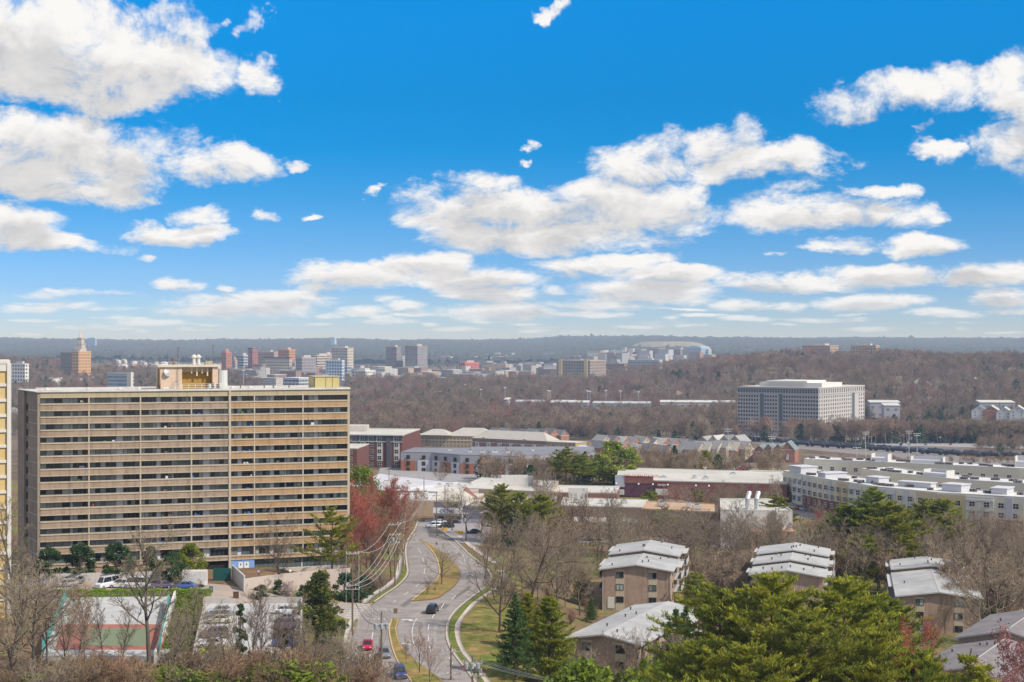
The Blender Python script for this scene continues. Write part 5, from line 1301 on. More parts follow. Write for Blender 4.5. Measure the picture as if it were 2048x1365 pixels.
# ------------------------------------------------------------------ far buildings, each with walls in window grid, roof and plant room
def far_block(name, label, pxl, pxc, pxr, ytop, d, wall, th=30, pu=6.5, pv=6.2, wu=.55, wv=.5, glass=(.05, .06, .08), ybase=None, cat='tower block', plant=True, roof=None, group=None, right=None):
    c, u, v, a, bb = corner_foot(pxl, pxc, pxr, d, R(th)); zb = gz(c.x, c.y) - 6
    if ybase: zb = min(zb, 60 - (ybase - HOR) * d / F)
    top = 60 - (ytop - HOR) * d / F; H = top - zb
    t = thing(name, label, cat, (c.x, c.y, zb), -R(th), group)
    g_ = sum(wall) / 3; wall = wall if not plant else tuple(min(.8, max(.02, (g_ + (c_ - g_) * 1.45) * 1.22)) for c_ in wall)
    m = gridmat('facade_%s_%d_%d' % (name, int(pxc), int(d)), wall, glass, pu, pv, wu, wv)
    b = MB(); b.box(-a, 0, 0, bb, 0, H, 0); b.build('wall', m, t)
    b = MB(); b.box(-a - .3, .3, -.3, bb + .3, H + .01, H + 1.0, 0); b.build('roof', mat('far_roof_%d' % int(pxc), roof or tuple(min(.75, x * 1.25 + .06) for x in wall), .85), t)
    if plant: b = MB(); b.box(-a * .7, -a * .25, bb * .25, bb * .75, H + 1.01, H + 5, 0); b.build('plant_room', mat('far_plant', (.42, .40, .38), .85), t)
    return t, a, bb, H
RB, BG, CR, GL, DG, BRN = (.30, .14, .10), (.40, .33, .24), (.52, .46, .36), (.16, .20, .24), (.15, .16, .18), (.24, .16, .12)
FAR = [  # name, label, left, corner, right, top, distance, wall
 ('tower_block', 'grey mid-rise with dark windows right of the arched crown tower', 463, 470, 476, 722, 3350, (.34, .30, .29)),
 ('tower_block', 'white and slate apartment slab at the foot of the orange brick tower', 584, 590, 596, 726, 3150, (.46, .43, .40)),
 ('tower_block', 'sand coloured mid-rise left of the tall beige grid tower', 632, 648, 662, 718, 3450, (.44, .36, .28)),
 ('tower_block', 'rose brick slab peeping over the striped white office', 640, 655, 668, 709, 3500, (.40, .27, .23)),
 ('tower_block', 'blue grey mid-rise low between the striped office and the grid tower', 684, 694, 702, 735, 2950, (.34, .38, .44)),
 ('tower_block', 'low brown slab before the wide brown tower', 506, 524, 532, 730, 3050, (.30, .22, .18)),
 ('tower_block', 'brick tower with stepped arched crown, left of the city towers', 443, 452, 464, 706, 3300, RB),
 ('tower_block', 'slim blue grey striped tower beside the dark brown tower', 475, 487, 498, 711, 3250, (.34, .36, .38)),
 ('tower_block', 'tall red and slate tower with a flat dark cap at the left of the city', 496, 505, 516, 700, 3150, (.26, .13, .12)),
 ('tower_block', 'wide brown slab behind the beige hotel in the city', 515, 548, 556, 705, 3350, (.33, .25, .21)),
 ('tower_block', 'orange brick tower behind the beige hotel in the city', 556, 578, 591, 700, 3400, (.40, .21, .13)),
 ('tower_block', 'beige hotel slab with dark roof band, centre of the left city cluster', 529, 579, 583, 719, 3050, (.46, .41, .34)),
 ('tower_block', 'dark brick and grey apartment tower right of the beige hotel', 591, 604, 632, 716, 3000, (.25, .22, .22)),
 ('tower_block', 'pale brick mid-rise behind the striped white office', 622, 634, 665, 712, 3300, (.40, .34, .29)),
 ('office_tower', 'white and blue striped office with a rounded glass top', 651, 684, 689, 722, 2900, (.55, .57, .60)),
 ('tower_block', 'tall beige grid tower at the right of the left city cluster', 664, 695, 707, 697, 3200, (.44, .39, .33)),
 ('tower_block', 'slender bronze and blue glass tower, left of the twin towers', 772, 793, 803, 695, 3500, BRN),
 ('tower_block', 'low beige slab between the twin glass towers', 800, 804, 811, 713, 3520, CR),
 ('tower_block', 'broad bronze and blue glass tower, right of the twin towers', 810, 835, 855, 693, 3450, (.27, .20, .16)),
 ('office_tower', 'cream office block with square windows below the twin towers', 742, 770, 784, 735, 3100, (.58, .54, .44)),
 ('office_tower', 'white stepped office with deep balconies near the wood', 706, 731, 751, 742, 2900, (.60, .57, .50)),
 ('parking_garage', 'white open parking garage behind the slab roof', 566, 598, 624, 757, 2500, (.52, .52, .54)),
 ('parking_garage', 'blue grey parking garage at the foot of the striped tower', 479, 492, 501, 750, 2800, (.22, .28, .40)),
 ('apartment_block', 'reddish brick apartment house right of the twin towers', 918, 930, 958, 726, 3500, (.36, .13, .11)),
 ('apartment_block', 'long beige condominium slab with bright yellow stair ends', 1113, 1180, 1212, 722, 3000, (.34, .26, .20)),
 ('apartment_block', 'grey condominium slab above the left end of the wooded hill', 1256, 1318, 1325, 721, 3250, (.36, .37, .36)),
 ('office_tower', 'huge pale blue glass office with curved roof beyond the hill', 1373, 1402, 1420, 696, 5200, (.36, .42, .48)),
 ('office_tower', 'cream stair end beside the huge blue glass office', 1413, 1417, 1423, 700, 5230, (.52, .50, .44)),
 ('apartment_block', 'wide brick apartment slab on the hill crest, left of two', 1604, 1660, 1677, 692, 3200, (.34, .24, .18)),
 ('apartment_block', 'brick apartment slab on the hill crest, right of two', 1702, 1752, 1759, 692, 3150, (.36, .26, .19)),
 ('office_tower', 'blue glass box standing alone on the skyline right of the spire', 175, 190, 194, 677, 8800, (.30, .40, .52)),
 ('office_tower', 'slim pale blue tower standing alone on the skyline above the city', 661, 669, 673, 676, 8800, (.42, .52, .64)),
 ('office_block', 'long low office with dark ribbon glass and a cream stair block', 215, 262, 268, 748, 2150, (.50, .48, .46)),
 ('apartment_block', 'white flat roofed building in the trees left of the spire', 22, 50, 58, 729, 2500, (.60, .57, .52)),
]
def far_city():
    for i, (nm, lab, a, c, r, yt, d, wl) in enumerate(FAR):
        glass = (.05, .065, .09) if 'glass' not in lab else (.10, .19, .27)
        kw = dict(wu=.55, wv=.5)
        if 'striped' in lab: kw = dict(wu=1.2, wv=.45)
        if 'glass' in lab: kw = dict(wu=.75, wv=.7)
        if 'garage' in lab: kw = dict(wu=.88, wv=.55, pu=8.0)
        if 'ribbon' in lab: kw = dict(wu=1.2, wv=.6, pv=5.5)
        t, A, B, H = far_block(nm, lab, a, c, r, yt, d, wl, glass=glass, plant='garage' not in lab and 'low' not in lab, **kw)
        if 'arched crown' in lab:
            b = MB(); b.lathe([(A * .5, 0), (A * .42, 4), (A * .25, 7), (1, 8.5)], (-A / 2, B / 2, H + 1), 12, 0); b.build('crown', mat('crown_brick', (.36, .2, .13), .85), t)
        if 'flat dark cap' in lab or 'dark roof band' in lab:
            b = MB(); b.box(-A - .5, .5, -.5, B + .5, H + 1.01, H + 4.2, 0); b.build('cap', mat('slate_cap', (.10, .12, .16), .7), t)
        if 'yellow stair' in lab:
            for s in (.12, .88):
                b = MB(); b.box(-A * s - 4, -A * s + 4, -1.8, -.02, 0, H + 3.5, 0); b.build('stair_end', mat('bright_stucco', (.60, .47, .24), .85), t)
        if 'cream stair block' in lab:
            b = MB(); b.box(-8, .6, -.6, B * .5, 0, H + 2.5, 0); b.build('stair_block', CREAM, t)
        if 'curved roof' in lab:
            b = MB(); n = 10
            for k in range(n):
                x0, x1 = -A + A * k / n, -A + A * (k + 1) / n; b.box(x0, x1, .1, B - .1, H + 1.02, H + 1.1 + 6 * math.sin(math.pi * (k + .5) / n) ** .6, 0)
            b.build('curved_roof', mat('blue_glass_roof', (.34, .42, .50), .5), t)
    rng = random.Random(77)
    # the crowd of small buildings around the towers and beyond
    zones = [(700, 1000, 738, 766, 2900, 3500, 46, 'pale low building among the roofs near the twin towers'),
             (460, 700, 742, 770, 2600, 3300, 40, 'low building at the foot of the left city towers'),
             (1000, 1260, 718, 748, 3300, 4600, 60, 'low pale building on the flats near the yellow ended slab'),
             (1180, 1400, 700, 722, 4700, 6200, 60, 'small pale building in the far town below the grassy mound'),
             (1400, 1470, 700, 712, 4900, 5600, 12, 'small blue grey building behind the end of the hill'),
             (230, 470, 718, 742, 3300, 4500, 60, 'small house roof in the far suburb behind the roof machine house'),
             (880, 1180, 700, 722, 4800, 7600, 60, 'tiny pale building scattered on the bluish plain'),
             (20, 320, 730, 778, 1800, 2700, 16, 'house half hidden in the trees on the left rise')]
    pal = [(.56, .53, .47), (.48, .43, .37), (.36, .21, .16), (.58, .57, .55), (.40, .39, .39), (.50, .36, .24), (.30, .16, .13)]
    for (x0, x1, y0, y1, d0, d1, n, lab) in zones:
        for k in range(n):
            px = rng.uniform(x0, x1); f = rng.random(); d = lerp(d1, d0, f); x = (px - 1024) / F * d; zb = gz(x, d)
            if 'house' in lab: w, dp, h = rng.uniform(9, 16), rng.uniform(9, 13), rng.uniform(6, 9) + 5
            else: w, dp, h = rng.uniform(16, 60), rng.uniform(14, 35), rng.uniform(8, 26)
            if 'far town' in lab: h = rng.uniform(18, 42); w = rng.uniform(18, 55)
            wl = pal[rng.randrange(len(pal))]; th = rng.choice([20, 30, 35, 50])
            t = thing('house' if 'house' in lab else 'low_building', lab, 'house' if 'house' in lab else 'building', (x, d, zb), -R(th), lab.replace('low building', 'low buildings').replace('small pale building', 'small pale buildings') + ' group')
            m = gridmat('small_facade_%d' % (k % 7), pal[k % 7], (.07, .08, .10), 3.5, 3.3, .5, .45) if 'house' not in lab else mat('house_wall_%d' % (k % 4), [(.62, .58, .50), (.40, .22, .16), (.66, .64, .62), (.50, .42, .32)][k % 4], .85)
            b = MB(); b.box(-w, 0, 0, dp, -6, h, 0); b.build('wall', m, t)
            b = MB()
            if 'house' in lab: roof_hip(b, -w, 0, 0, dp, h + .01, 3.5, 0, .5, dp * .3)
            else: b.box(-w - .3, .3, -.3, dp + .3, h + .01, h + .8, 0)
            b.build('roof', mat('small_roof_%d' % (k % 5), [(.46, .44, .42), (.22, .20, .20), (.36, .34, .32), (.30, .22, .18), (.54, .53, .51)][k % 5], .85), t)
far_city()
def sheds():
    for (pl, pc, pr, yt, d, wl, lab, hgt) in ((1008, 1016, 1024, 800, 1990, (.55, .53, .56), 'small white tower shed at the left end of the long roofs', 14), (1025, 1150, 1158, 805, 2010, (.48, .45, .40), 'long pale roofed shed across the valley wood', 9),
            (1100, 1176, 1182, 806, 1960, (.33, .36, .50), 'blue grey rail shed beside the long pale roof', 9), (1185, 1300, 1312, 808, 1900, (.42, .42, .42), 'grey curved roofed depot in the valley wood', 8), (1320, 1470, 1480, 806, 1880, (.46, .43, .36), 'long cream shed left of the grey office block', 9),
            (1740, 1800, 1830, 806, 1720, (.36, .34, .36), 'low grey hall with slate roof beyond the big car park', 10), (1768, 1800, 1812, 812, 1660, (.52, .46, .38), 'cream hall at the edge of the big car park', 9), (1960, 2030, 2048, 806, 1750, (.34, .36, .37), 'slate roofed hall behind the white apartment houses', 9)):
        c, u, v, a, bb = corner_foot(pl, pc, pr, d, R(8)); zt = 60 - (yt - HOR) * d / F
        t = thing('shed', lab, 'building', (c.x, c.y, zt - hgt), -R(8)); bb = 26
        b = MB(); b.box(-a, 0, 0, bb, -8, hgt, 0); b.build('wall', gridmat('shed_facade_%d' % pc, wl, (.12, .12, .13), 9, 9, .4, .3), t)
        b = MB(); b.prism([(-a - .5, -.6), (.6, -.6), (.6, bb + .6), (-a - .5, bb + .6)], hgt + .01, [hgt + .5, hgt + .5, hgt + 2.2, hgt + 2.2], 0); b.build('roof', mat('shed_roof_%d' % (pc % 3), [(.52, .50, .46), (.40, .40, .40), (.56, .53, .46)][pc % 3], .8, var=.1, vscale=.05), t)
    HW = [mat('cottage_white', (.62, .60, .56), .85), mat('cottage_cream', (.58, .50, .36), .85), mat('cottage_brick', (.34, .17, .12), .85)]
    rng = random.Random(9)
    for (px, yt, d, w) in ((1838, 758, 2050, 13), (1852, 764, 2020, 11), (1880, 762, 2060, 12), (1948, 756, 2100, 10), (1905, 770, 2000, 11), (1846, 782, 1950, 14), (1770, 764, 2080, 11), (1330, 776, 2250, 14), (1372, 772, 2270, 15), (1360, 782, 2220, 12), (1415, 770, 2280, 10), (1985, 766, 2040, 11), (1935, 786, 1930, 12)):
        o = townhouse(px, yt, d, w, 11, 9, 4.0, rng.uniform(-.6, .6), HW[rng.randrange(3)], ROOFK[rng.randrange(3)], 'small house among the bare trees at the foot of the wooded hill', 'houses at the foot of the hill')
    # white gabled apartment houses at the right edge
    for i, (px, yt, d) in enumerate(((1958, 812, 1500), (1982, 812, 1490), (2008, 815, 1470), (2035, 812, 1460))):
        townhouse(px, yt, d, 15, 20, 16, 5.0, R(-24), WALLK[0] if i == 1 else HW[0], ROOFK[2 if i else 0], 'white gabled apartment house of four storeys at the right edge beyond the car park', 'white gabled apartment houses')
sheds()
def spire():
    d = 4100; p = P(161.5, 690, d); zb = gz(p.x, p.y) - 4
    def Zy(py): return 60 - (py - HOR) * d / F - zb
    t = thing('monument_tower', 'pale stone monument tower with stepped pyramid spire on the left skyline', 'monument', (p.x, d, zb), R(-20))
    ST = mat('monument_stone', (.56, .47, .37), .85, var=.05); k = d / F
    b = MB(); b.box(-9.5 * k / 1.0, 9.5 * k, -9 * k, 9 * k, -5, Zy(712), 0); b.build('base', ST, t)
    g = gridmat('monument_openings', (.56, .47, .37), (.16, .13, .12), 5.5, 14, .35, .7)
    for w, y0, y1 in ((8.0, 712, 699), (6.6, 699, 689), (5.2, 689, 677)):
        b = MB(); b.box(-w * k, w * k, -w * k, w * k, Zy(y0) + .01, Zy(y1), 0); b.build('tier', g, t); b = MB(); b.box(-w * k - 1, w * k + 1, -w * k - 1, w * k + 1, Zy(y1) + .02, Zy(y1) + 1.6, 0); b.build('cornice', ST, t)
    b = MB(); b.lathe([(4.8 * k, Zy(677)), (3.8 * k, Zy(673)), (2.4 * k, Zy(667)), (1.3 * k, Zy(662)), (.7 * k, Zy(658.5))], (0, 0, 0), 4, 0); b.build('spire', ST, t)
    d = 2950
    far_block('apartment_block', 'wide brown brick apartment house in front of the pale spire', 121, 144, 148, 706, d, (.25, .185, .155), plant=False, pu=6, pv=5, wu=.45)
    far_block('apartment_block', 'orange brick apartment house with white balcony columns beneath the spire', 143, 157, 182, 704, d - 60, (.44, .28, .17), pu=4, wu=.45)
spire()
# ------------------------------------------------------------------ trees
def barkmat(name, c, rnd=.25, c2=None, var=.2): return mat(name, c, .9, var=var, vscale=1.5, rnd=rnd, spec=.1, col2=c2)
BARK = barkmat('bark_grey_brown', (.115, .09, .07)); TWIG = barkmat('twig_tan', (.29, .225, .16))
TWIGR = barkmat('twig_russet', (.30, .19, .115)); BARKP = barkmat('bark_pale', (.40, .35, .29), .1, (.22, .18, .14)); TWIGP = barkmat('twig_pale', (.36, .28, .21), .15)
REDBUD = mat('maple_buds', (.44, .075, .065), .8, var=.3, vscale=1.0, rnd=.2, trans=.3); PINKB = mat('pink_blossom', (.62, .25, .29), .8, var=.25, vscale=1.2, trans=.3); WHITEBL = mat('white_blossom', (.66, .58, .56), .8, var=.2, vscale=1.2, trans=.3)
ORANGEB = mat('amber_buds', (.30, .17, .07), .8, var=.25, vscale=1.0, trans=.3)
PBARK = barkmat('pine_bark', (.12, .085, .065))
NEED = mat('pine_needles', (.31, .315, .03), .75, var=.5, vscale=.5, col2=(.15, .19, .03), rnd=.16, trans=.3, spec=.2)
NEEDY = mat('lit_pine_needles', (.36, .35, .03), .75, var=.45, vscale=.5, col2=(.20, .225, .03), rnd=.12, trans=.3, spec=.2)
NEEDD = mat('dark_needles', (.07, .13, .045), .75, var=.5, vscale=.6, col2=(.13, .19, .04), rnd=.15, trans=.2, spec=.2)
LEAFD = mat('dark_glossy_leaf', (.026, .062, .020), .45, var=.5, vscale=.7, col2=(.055, .10, .025), rnd=.15, trans=.12, spec=.4)
LEAFY = mat('young_green_leaf', (.20, .25, .02), .7, var=.35, vscale=.6, col2=(.12, .17, .02), trans=.3)
def seg_mesh(segs, sides):
    """segments (p0, p1, r0, r1) -> open tapered tubes"""
    S = np.array([(*a, *b, c, d) for a, b, c, d in segs], float); n = len(S)
    p0, p1, r0, r1 = S[:, :3], S[:, 3:6], S[:, 6], S[:, 7]
    t = p1 - p0; t /= np.linalg.norm(t, axis=1)[:, None] + 1e-9
    ref = np.where(np.abs(t[:, 2:3]) > .9, np.array([[1., 0, 0]]), np.array([[0, 0, 1.]])); a = np.cross(t, ref); a /= np.linalg.norm(a, axis=1)[:, None] + 1e-9; b = np.cross(t, a)
    an = np.arange(sides) * 2 * np.pi / sides; ring = np.cos(an)[None, :, None] * a[:, None] + np.sin(an)[None, :, None] * b[:, None]
    v = np.concatenate([p0[:, None] + ring * r0[:, None, None], p1[:, None] + ring * r1[:, None, None]], 1).reshape(-1, 3)
    base = (np.arange(n) * 2 * sides)[:, None]; k = np.arange(sides); k2 = (k + 1) % sides
    q = np.stack([base + k, base + k2, base + sides + k2, base + sides + k], -1).reshape(-1, 4)
    return v, q
def grow(seed, H, trunk=.3, kids=(9, 7, 6, 4), ang=(45, 40, 40, 45), lens=(.5, .42, .42, .45), r0=None, up=.25, wig=.16, spread=1.0, tipr=.014, multi=1, lean=0.0):
    """recursive branching; returns wood segments and twig segments"""
    rng = random.Random(seed); wood = []; twig = []; tips = []
    r0 = r0 or H * .018
    def rv(s): return Vector((rng.gauss(0, s), rng.gauss(0, s), rng.gauss(0, s)))
    def branch(p, d, L, r, lev):
        n = max(2, (6, 4, 3, 2, 2)[min(lev, 4)]); pts = [p]; rr = [r]; dirs = []
        rend = max(tipr, r * (.25 if lev == 0 else .35))
        for i in range(n):
            d = (d + rv(wig * (1 if lev else .45)) + Vector((0, 0, up * (.5 if lev else .3)))).normalized() if lev else (d + rv(wig * .4)).normalized()
            p = p + d * (L / n); pts.append(p); dirs.append(d); rr.append(r + (rend - r) * (i + 1) / n)
        tgt = wood if lev <= 1 else twig
        for i in range(n): tgt.append((pts[i], pts[i + 1], rr[i], rr[i + 1]))
        if lev >= len(kids): tips.append((pts[-1], dirs[-1])); return
        m = kids[lev]; lo = trunk if lev == 0 else .22
        for k in range(m):
            f = lo + (1 - lo) * (k + rng.random() * .9) / m; f = min(f, .995); x = f * n; i = min(int(x), n - 1); q = pts[i].lerp(pts[i + 1], x - i); rq = rr[i] + (rr[i + 1] - rr[i]) * (x - i)
            dd = dirs[i]; az = (k * 2.4 + rng.uniform(-.6, .6)); a = dd.orthogonal().normalized(); b = dd.cross(a); th = R(ang[min(lev, len(ang) - 1)] * rng.uniform(.7, 1.3)); side = a * math.cos(az) + b * math.sin(az)
            nd = dd * math.cos(th) + side * math.sin(th)
            if lev == 0: nd.x *= spread; nd.y *= spread; nd.normalize()
            LL = L * lens[min(lev, len(lens) - 1)] * rng.uniform(.7, 1.2) * (1.15 - .55 * f if lev == 0 else 1.1 - .4 * f)
            branch(q, nd, LL, max(tipr, min(rq * .7, r * .5)), lev + 1)
    for s in range(multi):
        d = Vector((lean + (rng.gauss(0, .22) if multi > 1 else 0), rng.gauss(0, .22) if multi > 1 else 0, 1)).normalized()
        branch(Vector((0, 0, -.5)), d, H * (1 if multi == 1 else rng.uniform(.7, 1)), r0, 0)
    return wood, twig, tips
TREES = {}
def reg(name, parts, H): TREES[name] = (parts, H)
def mesh_segs(nm, segs, sides, m): v, q = seg_mesh(segs, sides); return npmesh(nm, v, None, q, [m])
def height_of(*meshes):
    return max(max(v.co.z for v in m.vertices) for m in meshes)
def make_bare(key, seed, H, bark, twigm, sides=4, **kw):
    w, t, tips = grow(seed, H, **kw); mw = mesh_segs('trunk', w, 6 if sides > 3 else 4, bark); mt = mesh_segs('crown', t, 3, twigm)
    reg(key, [('trunk', mw), ('crown', mt)], height_of(mw, mt)); return tips
for i in range(4):
    make_bare('oak%d' % i, 10 + i, 15, BARK, TWIG, trunk=.22, kids=(13, 9, 7, 5), ang=(58, 45, 42, 45), lens=(.62, .46, .42, .45), up=.22, wig=.2, tipr=.016)
for i in range(3):
    make_bare('tall%d' % i, 30 + i, 15, BARK, TWIG, trunk=.28, kids=(14, 8, 6, 4), ang=(42, 38, 38, 40), lens=(.36, .46, .45, .5), up=.3, wig=.15, tipr=.014, r0=.19)
for i in range(2):
    make_bare('vase%d' % i, 40 + i, 8, BARK, TWIGR, trunk=.12, kids=(8, 6, 5, 3), ang=(26, 24, 26, 30), lens=(.72, .5, .45, .45), up=.18, wig=.1, tipr=.013, r0=.10)
make_bare('round', 50, 13, BARK, TWIG, trunk=.14, kids=(16, 9, 7, 5), ang=(40, 30, 30, 34), lens=(.72, .48, .42, .42), up=.22, wig=.1, tipr=.016, r0=.26)
make_bare('sycamore', 51, 16, BARKP, TWIGP, trunk=.2, kids=(13, 8, 7, 5), ang=(50, 42, 40, 42), lens=(.5, .45, .42, .45), up=.25, wig=.2, tipr=.016)
for i in range(3):
    make_bare('brush%d' % i, 60 + i, 4.5, BARK, (TWIGR, TWIG, TWIGR)[i], trunk=.1, kids=(9, 6, 4), ang=(30, 32, 36), lens=(.6, .5, .5), up=.2, wig=.2, tipr=.014, multi=6, r0=.05)
def add_buds(key, newkey, m, n_per, size, seed, jitter=.35, bark=None):
    parts, H = TREES[key]; rng = np.random.default_rng(seed)
    me = parts[1][1]; co = np.empty(len(me.vertices) * 3); me.vertices.foreach_get('co', co); co = co.reshape(-1, 3)
    p = co[rng.integers(0, len(co), n_per)] + rng.normal(0, jitter, (n_per, 3)); p = p[p[:, 2] > H * .22]
    v, q = leaf_quads(p, size * (.6 + .8 * rng.random(len(p))), rng, .8)
    reg(newkey, [parts[0], parts[1], ('blossom', npmesh('blossom', v, None, q, [m]))], H)
add_buds('oak1', 'maple0', REDBUD, 11000, .18, 1); add_buds('round', 'maple1', REDBUD, 17000, .17, 2); add_buds('tall1', 'maple2', ORANGEB, 7000, .15, 3)
add_buds('round', 'cherry', PINKB, 9000, .30, 4, .3); add_buds('brush0', 'magnolia', WHITEBL, 2600, .17, 5, .15); add_buds('vase1', 'plum', mat('plum_pink', (.38, .16, .16), .8, var=.25, trans=.3), 7000, .12, 6, .15)
add_buds('oak2', 'leafing', ORANGEB, 8000, .16, 7)

def conifer(key, seed, H, wb, needle, bark=PBARK, whorls=16, per=6, tuft=7, nsize=.55, droop=.0, shape=1.0, irregular=.35, base=.18, up=.35, aspect=.22, open_=0.0, sub=9):
    """evergreen: trunk with whorled limbs, branchlets and brushes of needles"""
    rng = random.Random(seed); nr = np.random.default_rng(seed); wood = []; P_ = []; D_ = []
    pts = [Vector((0, 0, -.6))]; n = 10
    for i in range(n): pts.append(Vector((rng.gauss(0, .05) * i * .3, rng.gauss(0, .05) * i * .3, H * (i + 1) / n)))
    for i in range(n): wood.append((pts[i], pts[i + 1], H * .013 * (1 - i / n) + .03, H * .013 * (1 - (i + 1) / n) + .03))
    for w in range(whorls):
        f = base + (1 - base) * (w + rng.random() * .6) / whorls; z = H * f
        prof = max(.06, (1 - f) ** shape) if shape > 0 else (math.sin(math.pi * min(1, .12 + f * .88)) ** .7)
        for k in range(per):
            if rng.random() < open_: continue
            az = 2 * math.pi * (k + rng.random() * .7) / per + w * 1.1; L = wb * prof * (1 + rng.uniform(-irregular, irregular))
            p = Vector((pts[min(int(f * n), n)].x, pts[min(int(f * n), n)].y, z)); d = Vector((math.cos(az), math.sin(az), rng.uniform(-.05, .3) - droop)).normalized(); m = 5; q = p
            for j in range(m):
                d = (d + Vector((rng.gauss(0, .08), rng.gauss(0, .08), up * .22 + rng.gauss(0, .06)))).normalized(); q2 = q + d * (L / m); r = .012 * L * (1 - j / m) + .012
                wood.append((q, q2, r, r * .75))
                if j >= 1:
                    for s in range(max(2, int(sub * (.5 + .5 * L / wb)))):
                        g = rng.random(); b = q.lerp(q2, g); sd = Vector((-d.y, d.x, 0)).normalized() * rng.choice((-1, 1)); e = (sd * rng.uniform(.2, 1) + d * rng.uniform(.2, .9) + Vector((0, 0, rng.uniform(-.1, .55)))).normalized(); bl = min(1.5, L * .30) * rng.uniform(.4, 1)
                        for u in range(tuft):
                            P_.append(b + e * bl * (.25 + .85 * u / tuft) + Vector((rng.gauss(0, .09), rng.gauss(0, .09), rng.gauss(0, .07)))); D_.append(e * .7 + Vector((0, 0, .45)))
                q = q2
    v, qd = leaf_quads(np.array(P_), nsize * (.55 + .8 * nr.random(len(P_))), nr, aspect, np.array(D_))
    mw = mesh_segs('trunk', wood, 5, bark); mc = npmesh('crown', v, None, qd, [needle])
    reg(key, [('trunk', mw), ('crown', mc)], H)
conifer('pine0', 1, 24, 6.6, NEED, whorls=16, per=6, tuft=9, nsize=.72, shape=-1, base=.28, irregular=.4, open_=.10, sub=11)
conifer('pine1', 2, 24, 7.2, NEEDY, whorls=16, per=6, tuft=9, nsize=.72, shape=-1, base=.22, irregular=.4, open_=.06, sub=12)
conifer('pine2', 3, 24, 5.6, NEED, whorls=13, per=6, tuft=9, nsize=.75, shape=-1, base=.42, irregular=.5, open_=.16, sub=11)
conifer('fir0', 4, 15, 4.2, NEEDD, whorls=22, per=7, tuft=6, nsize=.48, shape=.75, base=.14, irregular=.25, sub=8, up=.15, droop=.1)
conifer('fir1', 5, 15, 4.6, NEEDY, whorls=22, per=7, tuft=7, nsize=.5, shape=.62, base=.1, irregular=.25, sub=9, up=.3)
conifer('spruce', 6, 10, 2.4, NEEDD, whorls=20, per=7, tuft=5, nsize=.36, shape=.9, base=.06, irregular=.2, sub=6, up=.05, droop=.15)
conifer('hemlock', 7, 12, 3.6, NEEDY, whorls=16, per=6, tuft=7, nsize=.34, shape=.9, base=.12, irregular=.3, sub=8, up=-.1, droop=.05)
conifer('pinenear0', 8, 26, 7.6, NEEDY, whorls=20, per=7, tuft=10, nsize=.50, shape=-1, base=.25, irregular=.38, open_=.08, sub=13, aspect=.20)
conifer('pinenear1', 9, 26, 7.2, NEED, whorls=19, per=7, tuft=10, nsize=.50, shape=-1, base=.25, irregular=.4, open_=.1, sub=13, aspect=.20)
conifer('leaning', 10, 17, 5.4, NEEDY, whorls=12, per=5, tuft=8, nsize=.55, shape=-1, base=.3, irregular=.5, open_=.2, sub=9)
def leafy(key, seed, H, w, m, n=9000, size=.32, base=.12, clumps=46, trunk=BARK, pointed=0.0):
    rng = np.random.default_rng(seed); r = random.Random(seed); cs = []; wood = [(Vector((0, 0, -.5)), Vector((0, 0, H * .5)), H * .02, H * .012)]
    for k in range(clumps):
        f = r.random(); z = H * (base + (1 - base) * f); rad = w * .5 * ((1 - f) ** .7 if pointed else math.sin(math.pi * (.18 + .78 * f))) * r.uniform(.55, 1.0); a = r.uniform(0, 6.28)
        c = Vector((rad * math.cos(a), rad * math.sin(a), min(z, H * .95))); cs.append((c, w * r.uniform(.11, .2))); wood.append((Vector((0, 0, c.z * .55)), c, .05, .02))
    per = n // clumps; P_ = []
    for c, s in cs:
        d = rng.normal(0, 1, (per, 3)); d /= np.linalg.norm(d, axis=1)[:, None]; P_.append(np.array(c) + d * (s * rng.random((per, 1)) ** .45) * np.array([1, 1, .8]))
    p = np.concatenate(P_); v, q = leaf_quads(p, size * (.6 + .8 * rng.random(len(p))), rng, .6)
    reg(key, [('trunk', mesh_segs('trunk', wood, 5, trunk)), ('crown', npmesh('crown', v, None, q, [m]))], H)
leafy('magnolia_dark', 1, 7.5, 6.0, LEAFD, 9000, .34); leafy('holly', 2, 7, 4.5, LEAFD, 8000, .30, pointed=1); leafy('shrub_green', 3, 3.0, 3.6, LEAFY, 3500, .22, .05, 26); leafy('shrub_dark', 4, 2.4, 2.8, LEAFD, 3000, .2, .05, 22)
leafy('laurel', 5, 7, 5.5, NEED, 9000, .30); leafy('yew', 6, 9, 6.0, mat('gold_yew', (.16, .15, .015), .75, var=.5, vscale=.6, col2=(.06, .09, .02), trans=.25), 12000, .3, .03, 60, pointed=1); leafy('willow_green', 7, 12, 9, LEAFY, 12000, .34, .2, 60)
leafy('ivy_post', 8, 9, 1.7, LEAFD, 5200, .3, .0, 44)
def place(kind, x, y, h, label, cat='tree', name=None, group=None, rz=None, z=None, wide=1.0, rng=random.Random(1)):
    parts, H0 = TREES[kind]; s = h / H0; z = gz(x, y) - .15 if z is None else z
    nm = name or ('pine_tree' if kind.startswith(('pine', 'fir', 'spruce', 'hem', 'lean')) else 'evergreen_tree' if kind.startswith(('mag', 'holly', 'laurel', 'yew', 'willow')) and 'magnolia' != kind else 'shrub' if kind.startswith(('shrub', 'brush', 'magnolia')) else 'bare_tree')
    if nm == 'shrub' and cat == 'tree': cat = 'shrub'
    t = thing(nm, label, cat, (x, y, z), rng.uniform(0, 6.28) if rz is None else rz, group); t.scale = (s * wide, s * wide, s)
    for pn, me in parts: put(pn, me, t)
    return t
def at_d(px, d): return (px - 1024) / F * d, d
